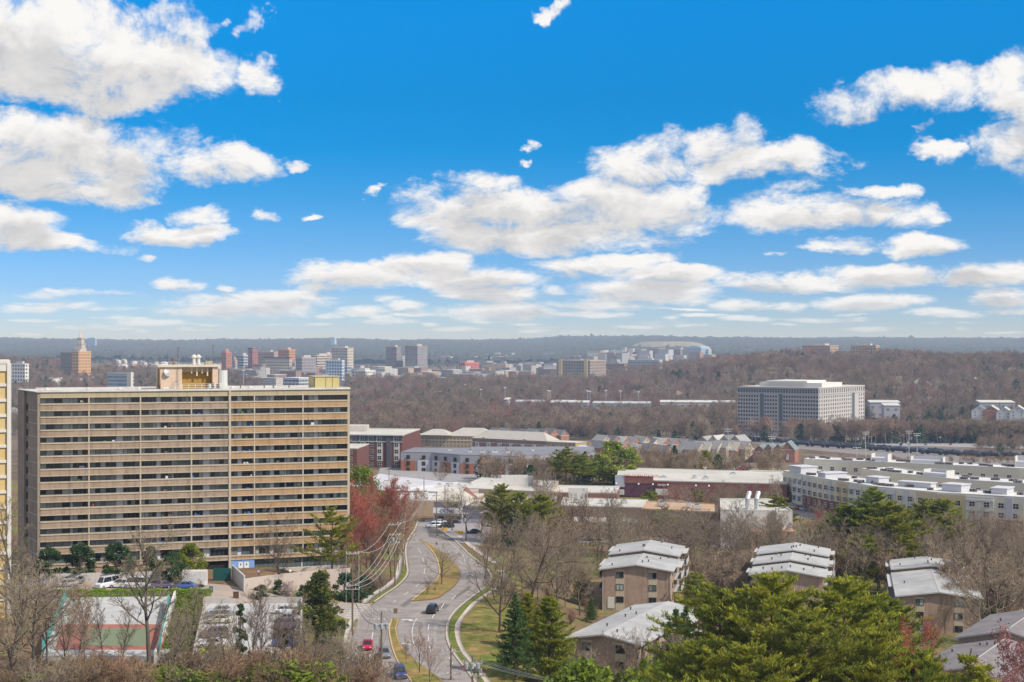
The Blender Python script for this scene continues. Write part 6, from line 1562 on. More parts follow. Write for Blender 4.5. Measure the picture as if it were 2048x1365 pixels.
def tree_d(kind, px, d, ytop, label, **k):       # base hidden: distance known, top row read off
    x, y = at_d(px, d); zt = CAMZ - (ytop - HOR) * d / F; return place(kind, x, y, max(2.0, zt - gz(x, y) + .15), label, **k)
def tree_g(kind, px, ybase, ytop, label, **k):   # base visible on the ground
    p = G(px, ybase); return place(kind, p.x, p.y, max(1.0, (ybase - ytop) * p.y / F + .15), label, **k)
def near_trees():
    T = tree_d; GG = tree_g
    # by the tan slab
    GG('magnolia_dark', 97, 1165, 1096, 'dark broadleaf evergreen half hidden by bare twigs, first of those along the tan slab')
    GG('magnolia_dark', 160, 1163, 1088, 'widest dark broadleaf evergreen in front of the low slab windows')
    GG('magnolia_dark', 234, 1162, 1086, 'dark broadleaf evergreen behind the white van')
    GG('laurel', 381, 1160, 1089, 'mid green evergreen beside the dark garage mouth')
    GG('magnolia_dark', 345, 1168, 1105, 'dark spreading evergreen over the retaining wall, left of the mid green one')
    GG('holly', 300, 1160, 1094, 'dark evergreen behind the biggest bare trunk by the slab')
    GG('holly', 60, 1172, 1130, 'small dark holly at the corner of the yellow tower')
    GG('oak0', 557, 1178, 1004, 'broad bare tree spreading right across the ochre half of the slab', wide=.85)
    GG('leaning', 664, 1176, 1016, 'bright pine with open layered boughs at the right end of the slab')
    GG('yew', 640, 1262, 1146, 'golden green cone shaped evergreen between deck and road', wide=1.3)
    GG('yew', 655, 1296, 1225, 'dark olive evergreen below the golden one', wide=1.2)
    GG('magnolia', 584, 1202, 1158, 'white flowering magnolia bush by the deck', cat='shrub')
    for px, yb, yt in ((560, 1190, 1162), (610, 1205, 1172), (690, 1200, 1150), (730, 1190, 1155), (520, 1200, 1172)): GG('shrub_dark', px, yb, yt, 'dark rounded shrub in the border below the lobby', group='dark shrubs below the lobby')
    # red and russet trees behind the road bend
    GG('willow_green', 722, 1090, 938, 'yellow green leafing tree at the right corner of the slab')
    GG('maple0', 716, 1150, 962, 'russet bare maple right against the end of the slab', wide=.8)
    GG('leafing', 745, 1138, 970, 'tall amber brown bare tree in the russet group', wide=.8)
    GG('maple1', 766, 1125, 948, 'tallest crimson budded maple behind the road bend', wide=.9)
    GG('maple1', 795, 1110, 972, 'crimson maple leaning over the left kerb', wide=.9)
    GG('maple0', 738, 1170, 1010, 'low crimson maple below the tallest red one', wide=.9)
    GG('maple2', 782, 1160, 1010, 'slim amber tree beside the utility pole with six wires')
    GG('sycamore', 809, 1130, 984, 'pale barked sycamore leaning over the left roadway')
    GG('oak3', 760, 1192, 1130, 'small knotted pale trunk on the verge below the wires', wide=.8)
    GG('tall0', 772, 1181, 1135, 'thin young tree on the left verge'); GG('tall1', 797, 1142, 1075, 'slim young tree behind the pole')
    for px, yb, yt in ((700, 1180, 1080), (728, 1185, 1090), (748, 1172, 1070), (712, 1160, 1050), (690, 1190, 1110), (757, 1160, 1080)): GG('tall%d' % (px % 3), px, yb, yt, 'slim bare tree in the brown thicket left of the road', group='slim trees in the roadside thicket')
    for px, yb in ((690, 1185), (705, 1192), (722, 1196), (735, 1180), (748, 1185), (765, 1176), (712, 1176), (700, 1203), (728, 1172)): GG('brush%d' % (px % 3), px, yb, yb - 36, 'brown leafless brush on the bank left of the road', group='brush on the road bank')
    GG('shrub_dark', 712, 1205, 1168, 'dark green bush behind the double pole')
    # medians
    GG('oak1', 883, 1171, 1086, 'round headed bare tree on the upper traffic island', wide=1.1); GG('oak2', 853, 1192, 1152, 'small bare tree near the tip of the upper island', wide=1.2)
    GG('spruce', 870, 1183, 1174, 'tiny dark spruce on the upper island'); GG('vase0', 838, 1348, 1247, 'slender bare tree with upswept twigs on the lower island', wide=1.2); GG('vase1', 859, 1372, 1262, 'larger many stemmed bare tree at the foot of the lower island', wide=1.1); GG('tall2', 813, 1329, 1272, 'thin sapling on the lower island')
    # right of the road
    GG('oak0', 998, 1266, 1044, 'biggest bare oak beside the curving pavement'); GG('oak2', 1058, 1222, 1036, 'wide bare oak behind the biggest oak, over the hill side', wide=1.15)
    GG('oak3', 1112, 1226, 1052, 'bare oak with a dense low crown left of the white gable roof', wide=1.15); GG('oak1', 1160, 1232, 1100, 'low bare oak touching the tan brick gable house'); GG('oak1', 970, 1160, 1020, 'bare oak behind the right kerb at the bend', wide=.9)
    GG('oak3', 1020, 1160, 1010, 'bare oak in the middle of the right hand thicket'); GG('oak0', 1085, 1150, 1020, 'bare oak at the back of the right hand thicket')
    GG('round', 1135, 1195, 1062, 'finely twigged round tree left of the gable house')
    for px, yb, yt in ((1010, 1210, 1110), (1045, 1190, 1090), (1075, 1205, 1110), (1100, 1185, 1100), (1130, 1215, 1130), (1150, 1195, 1110), (1180, 1215, 1140), (1030, 1230, 1150)): GG('tall%d' % (px % 3), px, yb, yt, 'lesser bare tree among the oaks right of the road', group='lesser trees among the oaks')
    for px, yb in ((1000, 1185), (1020, 1195), (1050, 1215), (1080, 1230), (1110, 1245), (1140, 1250), (1170, 1225), (1185, 1240), (1060, 1180), (1100, 1210)): GG('brush%d' % (px % 3), px, yb, yb - 34, 'tangled brown undergrowth bush between the oaks', group='undergrowth between the oaks')
    GG('fir1', 1165, 1210, 1135, 'yellow green evergreen showing through the oaks'); GG('fir0', 1182, 1246, 1196, 'small dark cypress by the brick wall of the gable house'); GG('shrub_dark', 1243, 1219, 1203, 'clipped dark shrub beside the pale door')
    # pines beyond the bend
    GG('pine1', 1003, 1085, 970, 'left pine of the bright clump by the flat roofs', wide=1.1); GG('pine0', 1040, 1092, 984, 'middle pine of the bright clump by the flat roofs'); GG('pine1', 1083, 1095, 990, 'right hand spreading pine of the clump by the flat roofs', wide=1.3); GG('pine2', 1060, 1100, 1015, 'small pine in front of the bright clump'); GG('fir0', 1018, 1080, 1010, 'dark green tree inside the bright pine clump')
    # big conifers by the near gable house
    GG('fir0', 1031, 1362, 1190, 'dark blue green conifer with bare lower trunk on the lawn', wide=.95); T('fir1', 1098, 233, 1193, 'broad bright green conifer, fullest of those on the lawn', wide=1.15); T('fir1', 1055, 252, 1186, 'lighter conifer behind the dark one, top in bright sun')
    T('laurel', 1145, 226, 1330, 'mid green bush at the foot of the fullest conifer')
    GG('pine1', 1392, 1232, 1148, 'bushy bright pine between the two brick gable houses', wide=1.25); T('spruce', 1352, 243, 1214, 'dark narrow spruce, right of the long pale gable roof'); T('spruce', 1372, 249, 1208, 'second dark spruce tip, right of the long pale gable roof'); T('spruce', 1338, 238, 1240, 'lowest dark spruce against the brick side wall')
    for px, d, yt in ((1170, 215, 1290), (1215, 219, 1255), (1255, 222, 1250), (1295, 226, 1265), (1325, 229, 1255), (1380, 228, 1250), (1410, 232, 1255), (1235, 208, 1300), (1355, 210, 1300)): T('tall%d' % (px % 3) if px % 2 else 'sycamore', px, d, yt, 'thin pale bare tree standing close before the nearest brick house', group='thin trees before the nearest house')
    for px, d, yt in ((1180, 205, 1330), (1350, 212, 1318), (1420, 215, 1310), (1300, 205, 1345)): T('shrub_green', px, d, yt, 'green bush at the lower edge before the nearest house', group='bushes at the lower edge')
    # foreground pines, lower right
    T('pinenear1', 1440, 186, 1172, 'left foreground pine with upright tufted leaders', wide=1.15); T('pinenear0', 1545, 181, 1148, 'tallest foreground pine, tufts before the stepped roofs', wide=1.1); T('pinenear0', 1690, 186, 1158, 'broad golden green foreground pine, dark trunk in its middle', wide=1.25); T('pinenear1', 1610, 172, 1225, 'darker foreground pine between the two tall ones', wide=1.15); T('pinenear1', 1780, 196, 1198, 'foreground pine at the right of the group, before the brick wall'); T('pinenear0', 1500, 168, 1290, 'low foreground pine along the bottom edge', wide=1.2); T('pinenear0', 1752, 172, 1262, 'low bright foreground pine by the red budded tree', wide=1.0); T('pinenear1', 1395, 178, 1278, 'small foreground pine beside the brick side wall', wide=.9); T('pinenear1', 1848, 172, 1300, 'half shaded foreground pine at the grey roof edge', wide=.8)
    T('maple1', 1822, 177, 1236, 'bright red budded tree rising among the foreground pines', wide=.5); T('plum', 1790, 190, 1262, 'small red twigged tree among the foreground pines')
    T('hemlock', 1950, 172, 1298, 'drooping hemlock top before the grey shingle roof', wide=1.5); T('hemlock', 1880, 176, 1316, 'lower hemlock bough left of the drooping one', wide=1.2); T('plum', 2005, 182, 1322, 'pink twigged plum before the grey roof'); T('plum', 2062, 188, 1248, 'pink twigged plum at the right edge of the view'); T('plum', 1975, 176, 1335, 'low pink plum under the hemlock')
    GG('round', 1890, 1268, 1196, 'fine twigged tree against the brick wall of the right house', wide=.8); GG('brush1', 1930, 1258, 1225, 'grey bare bush at the corner of the right house'); GG('oak1', 1812, 1170, 1108, 'dark bare tree in front of the right white roof')
    T('oak0', 1988, 300, 1068, 'large bare oak on the green lawn at the right', wide=1.05); T('oak2', 1962, 303, 1195, 'small dark crooked tree on the green lawn'); T('tall1', 2030, 330, 1060, 'tall bare tree at the right edge behind the lawn oak'); T('tall0', 1935, 345, 1010, 'tall bare tree above the right brick house'); T('brush2', 2010, 290, 1215, 'brown brush on the lawn under the oak')
    # middle distance pines on the right
    for px, yb, yt, k, lab in ((1552, 1098, 994, 'pine2', 'flat topped pine alone by the white warehouse'), (1742, 1150, 989, 'pine2', 'tall flat topped pine before the yellow bays'), (1700, 1150, 1025, 'pine0', 'pine left of the tall flat topped one'), (1672, 1150, 1048, 'pine0', 'dark leaning pine among the middle trees'), (1782, 1160, 1020, 'pine1', 'bright sloping pine right of the tall flat topped one'), (1725, 1180, 1085, 'pine1', 'low yellow green pine before the third roof'), (1846, 1130, 1012, 'pine2', 'open layered pine below the cooling units'), (1884, 1130, 1012, 'pine0', 'fuller layered pine below the cooling units'), (1812, 1150, 1070, 'pine0', 'pine behind the right white roof'), (1640, 1140, 1062, 'fir1', 'small rounded pine among bare trees'), (1330, 1085, 1020, 'pine2', 'thin pine before the tan warehouse roof'), (1300, 1010, 985, 'laurel', 'green tree before the red lettered sign'), (1395, 1005, 985, 'laurel', 'green tree at the shop fronts, middle'), (1432, 1005, 985, 'willow_green', 'yellow green tree at the shop fronts, right'), (1132, 985, 898, 'pine2', 'dull green pine below the blue hip roof'), (1165, 985, 912, 'pine2', 'second dull pine right of the blue hip roof'), (1228, 970, 890, 'laurel', 'largest round dark green evergreen above the bare belt'), (1412, 950, 905, 'fir1', 'small green pine in the bare belt')):
        GG(k, px, yb, yt - (14 if px > 1600 else 4), lab, wide=1.5 if 'largest round' in lab else 1.45)
    # the round bare tree among the flat roofs, and others there
    GG('round', 1085, 1010, 932, 'round fan shaped bare tree among the flat roofs', wide=1.1); GG('oak0', 880, 975, 918, 'dark bare tree standing on the white roofs'); GG('cherry', 770, 930, 905, 'pink cherry in bloom before the dark brick block', wide=1.3); GG('cherry', 798, 930, 908, 'smaller pink cherry right of the larger one')
    for px, yb, yt in ((905, 1062, 975), (935, 1068, 965), (962, 1075, 985), (985, 1070, 980), (905, 1045, 985)): GG('oak%d' % (px % 4), px, yb, yt, 'grey bare tree by the corner shop car park', group='bare trees by the corner shop')
    for px, yb, yt in ((790, 1010, 970), (830, 1020, 975), (850, 1030, 985)): GG('leafing', px, yb, yt, 'amber bare tree before the tan shop row', group='amber trees before the shops')
near_trees()
def foreground_left():
    T = tree_d; rng = random.Random(4)
    T('tall0', 300, 224, 1046, 'tallest bare tree in the left foreground, forked crown over the hedge', wide=1.6); T('tall2', 385, 226, 1150, 'slanting bare trunk between ivy bank and deck', wide=1.0); T('tall1', 40, 232, 985, 'tall bare tree hugging the yellow tower', wide=1.0); T('oak1', 95, 226, 1120, 'leaning bare tree before the court on the left', wide=.9); T('maple2', 170, 222, 1165, 'reddish branched tree across the court', wide=.9); T('tall1', 205, 228, 1190, 'dark forked bare tree over the pale court')
    T('oak2', 15, 215, 1120, 'sprawling bare tree at the left edge'); T('tall2', 128, 215, 1185, 'thin bare stem over the left fence'); T('tall0', 245, 218, 1195, 'thin bare stem over the red court'); T('tall1', 345, 214, 1230, 'thin bare stem before the ivy bank')
    for i, (px, yt) in enumerate(((470, 1195), (440, 1290), (503, 1150), (522, 1165), (545, 1205), (562, 1210), (588, 1180), (600, 1230), (620, 1210), (425, 1215))): T('tall%d' % (i % 3), px, 219 + (i * 7) % 14, yt, 'thin bare tree in the row before the parking deck', group='thin trees before the deck', wide=.9)
    for px, d, yt, w in ((479, 224, 1205, 1.1), (497, 222, 1300, 1.0), (570, 221, 1255, .9), (466, 221, 1300, 1.6)): T('ivy_post', px, d, yt, 'ivy wrapped trunk before the parking deck', group='ivy wrapped trunks', name='ivy_trunk', wide=w)
    for i in range(34):
        px = rng.uniform(0, 700); d = rng.uniform(196, 222); T('brush%d' % (i % 3), px, d, rng.uniform(1292, 1342), 'tan leafless thicket bush along the lower left edge', group='thicket along the lower left edge', wide=1.3, name='bush')
    for i in range(16):
        px = rng.uniform(380, 720); d = rng.uniform(205, 226); T('brush%d' % (i % 3), px, d, rng.uniform(1280, 1335), 'brown thicket bush between the deck and the road', group='thicket between deck and road', wide=1.3, name='bush')
    for i, (px, yt) in enumerate(((350, 1338), (400, 1345), (560, 1332), (598, 1326), (640, 1345), (330, 1350), (450, 1352), (70, 1352))): T('shrub_green', px, 203, yt, 'bright yellow green bush along the bottom edge', group='yellow green bushes at the bottom', wide=1.7)
    for i, (px, d, yt) in enumerate(((690, 233, 1262), (715, 215, 1290), (640, 215, 1290), (770, 208, 1320), (735, 206, 1310), (660, 226, 1250), (610, 225, 1265))): T('oak%d' % (i % 4), px, d, yt, 'low twisted bare tree between the deck and the road', group='low twisted trees by the road', wide=1.2)
    for px, d, yt in ((655, 228, 1270), (680, 228, 1300), (520, 213, 1330)): T('yew', px, d, yt, 'dark evergreen bush in the thicket by the road', group='dark evergreen bushes by the road')
    for px, yb, yt in ((25, 1190, 1010), (8, 1200, 1090), (48, 1195, 1080), (30, 1170, 1130)): tree_g('tall%d' % (px % 3), px, yb, yt, 'bare tree in the shade of the yellow tower', group='bare trees beside the yellow tower')
    for i, (px, d, yt) in enumerate(((22, 206, 1150), (70, 212, 1110), (150, 214, 1190), (330, 208, 1215), (402, 206, 1250), (455, 210, 1205), (635, 206, 1255))):
        T(('tall0', 'oak1', 'tall2', 'oak2', 'tall1')[i % 5], px, d, yt, 'bare tree rising from the thicket along the lower left edge', group='trees in the lower left thicket', wide=1.05)
foreground_left()

# ------------------------------------------------------------------ belts of bare trees: each its own object, then the far woods
def far_variant(key, seed, H, twigm, bark, thick=.05, **kw):
    w, t, tips = grow(seed, H, tipr=thick, **kw); v1, q1 = seg_mesh(w, 4); v2, q2 = seg_mesh(t, 3)
    me = npmesh('bare_tree', np.concatenate([v1, v2]), None, np.concatenate([q1, q2 + len(v1)]), [bark, twigm], None, np.concatenate([np.zeros(len(q1), int), np.ones(len(q2), int)]))
    FAR_T[key] = (me, height_of(me))
FAR_T = {}
def woodmat(name, pts):
    m = bpy.data.materials.new(name); m.use_nodes = True; nt = m.node_tree; N = nt.nodes; L = nt.links; b = N['Principled BSDF']; b.inputs['Roughness'].default_value = .9; b.inputs['Specular IOR Level'].default_value = .05
    oi = N.new('ShaderNodeObjectInfo'); cr = N.new('ShaderNodeValToRGB'); r = cr.color_ramp
    while len(r.elements) < len(pts): r.elements.new(.5)
    for e, (p, c) in zip(r.elements, pts): e.position = p; e.color = tuple(c) + (1,)
    nz = N.new('ShaderNodeTexNoise'); nz.inputs['Scale'].default_value = .011; nz.inputs['Detail'].default_value = 3; L.new(oi.outputs['Location'], nz.inputs['Vector'])
    m1 = N.new('ShaderNodeMath'); m1.operation = 'MULTIPLY_ADD'; L.new(nz.outputs[0], m1.inputs[0]); m1.inputs[1].default_value = 1.9; m1.inputs[2].default_value = -.70
    m2 = N.new('ShaderNodeMath'); m2.operation = 'MULTIPLY_ADD'; L.new(oi.outputs['Random'], m2.inputs[0]); m2.inputs[1].default_value = .55; L.new(m1.outputs[0], m2.inputs[2])
    L.new(m2.outputs[0], cr.inputs[0])
    hs = N.new('ShaderNodeHueSaturation'); L.new(cr.outputs[0], hs.inputs['Color'])
    fr = N.new('ShaderNodeMath'); fr.operation = 'MULTIPLY'; L.new(oi.outputs['Random'], fr.inputs[0]); fr.inputs[1].default_value = 13.7; f2 = N.new('ShaderNodeMath'); f2.operation = 'FRACT'; L.new(fr.outputs[0], f2.inputs[0])
    mr = N.new('ShaderNodeMapRange'); mr.inputs[3].default_value = .62; mr.inputs[4].default_value = 1.4; hs.inputs['Saturation'].default_value = 1.08; L.new(f2.outputs[0], mr.inputs[0]); L.new(mr.outputs[0], hs.inputs['Value'])
    L.new(hs.outputs[0], b.inputs['Base Color']); return m
WOODT = woodmat('woodland_twigs', [(0, (.19, .165, .095)), (.15, (.29, .225, .15)), (.35, (.235, .17, .12)), (.55, (.27, .195, .145)), (.72, (.215, .155, .125)), (.86, (.255, .16, .125)), (1, (.30, .135, .11))])
WOODB = woodmat('woodland_bark', [(0, (.10, .08, .068)), (.55, (.14, .115, .095)), (.75, (.40, .36, .30)), (1, (.13, .10, .085))])
WOODN = woodmat('thicket_twigs', [(0, (.30, .24, .165)), (.3, (.33, .255, .18)), (.55, (.25, .19, .14)), (.75, (.31, .215, .155)), (.9, (.27, .17, .13)), (1, (.34, .16, .12))])
for i in range(6):
    far_variant('w%d' % i, 100 + i, 15, WOODN, WOODB, .045, trunk=.28, kids=(11, 7, 5), ang=(48, 42, 42), lens=(.46, .5, .5), up=.25, wig=.2, r0=.24)
for i in range(4):
    far_variant('d%d' % i, 120 + i, 15, WOODT, WOODB, .075, trunk=.3, kids=(12, 7, 3), ang=(50, 45, 42), lens=(.48, .55, .55), up=.25, wig=.2, r0=.26)
def evergreen_far(key, seed, H, w, m, pointed):
    rng = np.random.default_rng(seed); n = 520; f = rng.random(n) ** .8; z = H * (.1 + .9 * f); rad = w * ((1 - f) ** .7 if pointed else np.sin(np.pi * (.2 + .78 * f))) * np.sqrt(rng.random(n)); a = rng.random(n) * 6.28
    v, q = leaf_quads(np.stack([rad * np.cos(a), rad * np.sin(a), z], 1), 1.3 * (.6 + .8 * rng.random(n)), rng, .6)
    v2, q2 = seg_mesh([(Vector((0, 0, -.5)), Vector((0, 0, H * .8)), .25, .1)], 4)
    FAR_T[key] = (npmesh('evergreen_tree', np.concatenate([v, v2]), None, np.concatenate([q, q2 + len(v)]), [m]), H)
FGREEN = mat('far_evergreen', (.04, .075, .03), .8, var=.4, vscale=.3, rnd=.3, spec=.1)
evergreen_far('e0', 1, 15, 4.2, FGREEN, True); evergreen_far('e1', 2, 14, 5.0, FGREEN, False)
BLOCK = [  # footprints kept clear: x0, x1, y0, y1
 (-110, -30, 300, 345), (-60, 20, 490, 610), (38, 140, 540, 625), (38, 90, 420, 480), (14, 50, 440, 560), (100, 300, 440, 640), (-96, 45, 655, 775), (-60, 2, 440, 500), (200, 360, 1440, 1650)]
def blocked(x, y, m=2.0):
    return any(a - m < x < b + m and c - m < y < d + m for a, b, c, d in BLOCK)
def belt_near(label, group, n, pxr, dr, top, keys, seed, bud=.0):
    rng = random.Random(seed); k = 0; tries = 0; out = []
    while k < n and tries < n * 30:
        tries += 1; d = rng.uniform(*dr); px = rng.uniform(*pxr); x, y = at_d(px, d)
        if blocked(x, y) or any((x - a) ** 2 + (y - b) ** 2 < 9 for a, b in out): continue
        h = CAMZ - (top(px) + rng.uniform(-6, 34) - HOR) * d / F - gz(x, y)
        if h < 5: continue
        place(rng.choice(keys), x, y, min(h, 17), label, group=group, wide=rng.uniform(.85, 1.15)); out.append((x, y)); k += 1
def belt(name, label, group, n, pxr, dr, hr, keys, seed, maxtop=None, kinds_p=None, cat='tree'):
    rng = random.Random(seed); k = 0; tries = 0; out = []
    while k < n and tries < n * 40:
        tries += 1; d = rng.uniform(*dr); px = rng.uniform(*pxr); x, y = at_d(px, d)
        if blocked(x, y): continue
        if any((x - a) ** 2 + (y - b) ** 2 < 7 for a, b in out): continue
        h = rng.uniform(*hr); z = gz(x, y)
        if maxtop is not None:
            top = CAMZ - (maxtop(px) - HOR) * d / F
            if z + h > top: h = top - z
            if h < 4: continue
        me, H0 = FAR_T[rng.choice(keys)]; o = put(name, me, None, (x, y, z - .2), rng.uniform(0, 6.28)); s = h / H0; w = s * rng.uniform(.95, 1.3); o.scale = (w, w, s)
        tag(o, label, cat, group); out.append((x, y)); k += 1
    return out
BK = ['w%d' % i for i in range(6)]
def belts():
    belt('bare_tree', 'bare tree in the belt between the lettered shopping strip and the town houses', 'bare trees behind the shopping strip', 48, (1175, 1565), (628, 740), (9, 13), BK, 1, lambda px: 914 + 12 * math.sin(px * .11))
    belt('bare_tree', 'bare tree in the belt below the red brick row and grey sided row', 'bare trees below the brick row', 36, (965, 1190), (612, 652), (10, 14), BK, 2, lambda px: 902 + 14 * math.sin(px * .13))
    belt_near('bare tree between the warehouses and the brick gable houses', 'bare trees before the warehouses', 30, (1180, 1560), (366, 424), lambda px: 996 + 12 * math.sin(px * .05), ['tall0', 'tall1', 'tall2', 'oak0', 'oak2', 'oak3'], 3)
    belt_near('dark trunked bare tree among the flat roofs left of the lettered strip', 'bare trees among the flat roofs', 16, (1080, 1240), (430, 520), lambda px: 955, ['tall0', 'tall1', 'oak1', 'oak3'], 13)
    belt_near('bare tree behind the stepped white roofs on the right', 'bare trees behind the stepped roofs', 54, (1590, 2060), (362, 440), lambda px: 1000 + 16 * math.sin(px * .06), ['tall0', 'tall1', 'tall2', 'oak0', 'oak1', 'oak3'], 4)
    belt_near('red budded tree among the bare trees behind the stepped roofs', 'red budded trees behind the stepped roofs', 5, (1650, 1760), (395, 430), lambda px: 1020, ['maple1'], 14)
    belt_near('dark trunked bare tree before the brick hall beside the pale apartments', 'bare trees before the brick hall', 17, (1395, 1572), (498, 536), lambda px: 950, ['tall0', 'tall1', 'oak1', 'oak3'], 15)
    belt('bare_tree', 'bare tree in the gap between the brick houses', 'bare trees between the brick houses', 26, (1400, 1560), (335, 372), (7, 11), BK, 5, lambda px: 1095)
    belt('bare_tree', 'bare tree among the shopping strip parking rows', 'bare trees at the shop parking', 22, (1090, 1500), (498, 536), (7, 11), BK, 6, lambda px: 972)
    belt('evergreen_tree', 'dark conifer in the clipped row left of the white apartment houses', 'dark conifers beyond the car park', 16, (1850, 1960), (1700, 1780), (14, 19), ['e0', 'e1'], 9)
    belt('evergreen_tree', 'dark rounded evergreen beside the office block corner', 'evergreens beside the office block', 6, (1735, 1860), (1600, 1680), (14, 18), ['e1'], 10)
    belt('evergreen_tree', 'dull pine in front of the office block', 'pines before the office block', 6, (1600, 1700), (1400, 1425), (17, 20), ['e1', 'e0'], 11)
    belt('evergreen_tree', 'dark evergreen in the clump by the wooded flats', 'evergreens on the flats', 20, (960, 1110), (1950, 2200), (14, 18), ['e1', 'e0'], 12)
belts()
def woods():
    rng = np.random.default_rng(3); pts = []
    def region(n, pxr, dr, hr, ever=.04, keys='d', keep=None):
        px = rng.uniform(*pxr, n); d = np.sqrt(rng.uniform(dr[0] ** 2, dr[1] ** 2, n)); x = (px - 1024) / F * d
        ok = np.ones(n, bool)
        for a, b, c, e in BLOCK + [(-55, 330, 1120, 1440)] if keys != 'n' else BLOCK: ok &= ~((x > a - 3) & (x < b + 3) & (d > c - 3) & (d < e + 3))
        # rail yard, big car park and lawns stay open
        rail = np.interp(x, [200, 268, 400, 470], [1400, 1369, 1183, 1090]); ok &= ~((d - rail > -110) & (d - rail < 24) & (x > 190))
        ok &= ~((px > 1690) & (d > 1450) & (d < 1710))
        if keep is not None: ok &= keep(px, d)
        x, d = x[ok], d[ok]; z = ground(x, d); m = len(x); ev = rng.random(m) < ever
        pts.append(np.column_stack([x, d, z - .3, rng.uniform(*hr, m) / 15.0, np.where(ev, 4 + rng.integers(0, 2, m), (6 if keys in 'nw' else 0) + rng.integers(0, 4, m))]))
    region(4300, (690, 2075), (1395, 2050), (9, 19), .05)
    region(5000, (690, 2075), (2050, 2950), (9, 20), .05)
    region(900, (690, 1250), (1395, 1600), (11, 17))
    region(3600, (-40, 520), (1500, 3200), (10, 17), .14, keep=lambda px, d: rng.random(len(px)) < .85)
    region(1500, (440, 700), (1250, 2450), (10, 14), .06)
    region(520, (1560, 2075), (1392, 1450), (14, 19), .06)
    region(1300, (1180, 2075), (2950, 3500), (12, 17))
    region(2600, (-40, 2090), (3200, 5400), (9, 15), .2, keep=lambda px, d: np.sin(px / 90) * np.sin(d / 260 + px / 200) > -.15)
    region(110, (1950, 2075), (1250, 1440), (7, 10))
    region(170, (1600, 2075), (650, 1000), (2.5, 5), .02, keys='n'); region(260, (1380, 1790), (1380, 1452), (16, 22), .05, keys='n')
    region(150, (700, 860), (1000, 1290), (8, 11), .05)
    # lesser trees of the nearer belts
    region(150, (1180, 1570), (625, 720), (4, 11), .05, keys='w', keep=lambda px, d: True)
    region(70, (965, 1190), (612, 655), (5, 12), .08, keys='w')
    region(40, (1180, 1570), (365, 428), (4, 9), .0, keys='w')
    region(80, (1590, 2075), (360, 440), (5, 12), .0, keys='w')
    region(110, (1400, 1580), (330, 372), (5, 8), .0, keys='w')
    region(90, (1880, 2075), (320, 365), (7, 12), .0, keys='w')
    region(60, (860, 1010), (470, 490), (6, 8), .0, keys='w'); region(80, (1000, 1180), (395, 470), (7, 11), .05, keys='w')
    region(60, (1200, 1560), (880, 960), (6, 8), .03, keys='w', keep=lambda px, d: d < 985)
    A = np.concatenate(pts); n = len(A)
    me = bpy.data.meshes.new('woods'); me.vertices.add(n); me.vertices.foreach_set('co', A[:, :3].astype(np.float32).ravel())
    a1 = me.attributes.new('tree_scale', 'FLOAT', 'POINT'); a1.data.foreach_set('value', A[:, 3].astype(np.float32))
    a2 = me.attributes.new('tree_kind', 'INT', 'POINT'); a2.data.foreach_set('value', A[:, 4].astype(np.int32))
    a3 = me.attributes.new('tree_turn', 'FLOAT', 'POINT'); a3.data.foreach_set('value', rng.uniform(0, 6.28, n).astype(np.float32)); me.update()
    ob = put('woods', me); tag(ob, 'bare brown and reddish wood covering valley, flats and hills', kind='stuff')
    ng = bpy.data.node_groups.new('woods_scatter', 'GeometryNodeTree'); N = ng.nodes; L = ng.links
    ng.interface.new_socket('Geometry', in_out='INPUT', socket_type='NodeSocketGeometry'); ng.interface.new_socket('Geometry', in_out='OUTPUT', socket_type='NodeSocketGeometry')
    gi, go = N.new('NodeGroupInput'), N.new('NodeGroupOutput'); jn = N.new('GeometryNodeJoinGeometry')
    def attr(nm, ty):
        q = N.new('GeometryNodeInputNamedAttribute'); q.data_type = ty; q.inputs[0].default_value = nm; return q.outputs[0]
    # one visible tree of each variant stands at the wood's edge and is the source of its copies
    for k, key in enumerate(['d0', 'd1', 'd2', 'd3', 'e0', 'e1', 'w0', 'w1', 'w2', 'w3']):
        src_me, H0 = FAR_T[key]; x, y = at_d(1190 + 32 * k, 1330 + 6 * k)
        so = put('evergreen_tree' if k in (4, 5) else 'bare_tree', src_me, None, (x, y, gz(x, y) - .3), k * 1.1)
        tag(so, ('bare tree at the near edge of the valley wood behind the town houses', 'dark evergreen at the near edge of the valley wood behind the town houses')[k in (4, 5)], 'tree', ('edge trees of the valley wood', 'edge evergreens of the valley wood')[k in (4, 5)])
        oi = N.new('GeometryNodeObjectInfo'); oi.transform_space = 'ORIGINAL'; oi.inputs['Object'].default_value = so; oi.inputs['As Instance'].default_value = True
        cmp_ = N.new('FunctionNodeCompare'); cmp_.data_type = 'INT'; cmp_.operation = 'EQUAL'
        L.new(attr('tree_kind', 'INT'), cmp_.inputs[2]); cmp_.inputs[3].default_value = k
        ip = N.new('GeometryNodeInstanceOnPoints'); L.new(gi.outputs[0], ip.inputs['Points']); L.new(cmp_.outputs[0], ip.inputs['Selection']); L.new(oi.outputs['Geometry'], ip.inputs['Instance'])
        cx = N.new('ShaderNodeCombineXYZ'); L.new(attr('tree_turn', 'FLOAT'), cx.inputs[2]); L.new(cx.outputs[0], ip.inputs['Rotation'])
        cs = N.new('ShaderNodeCombineXYZ'); sc = attr('tree_scale', 'FLOAT')
        mm = N.new('ShaderNodeMath'); mm.operation = 'MULTIPLY'; L.new(sc, mm.inputs[0]); mm.inputs[1].default_value = 1.2
        L.new(mm.outputs[0], cs.inputs[0]); L.new(mm.outputs[0], cs.inputs[1]); L.new(sc, cs.inputs[2]); L.new(cs.outputs[0], ip.inputs['Scale'])
        L.new(ip.outputs[0], jn.inputs[0])
    L.new(jn.outputs[0], go.inputs[0])
    md = ob.modifiers.new('scatter', 'NODES'); md.node_group = ng
woods()
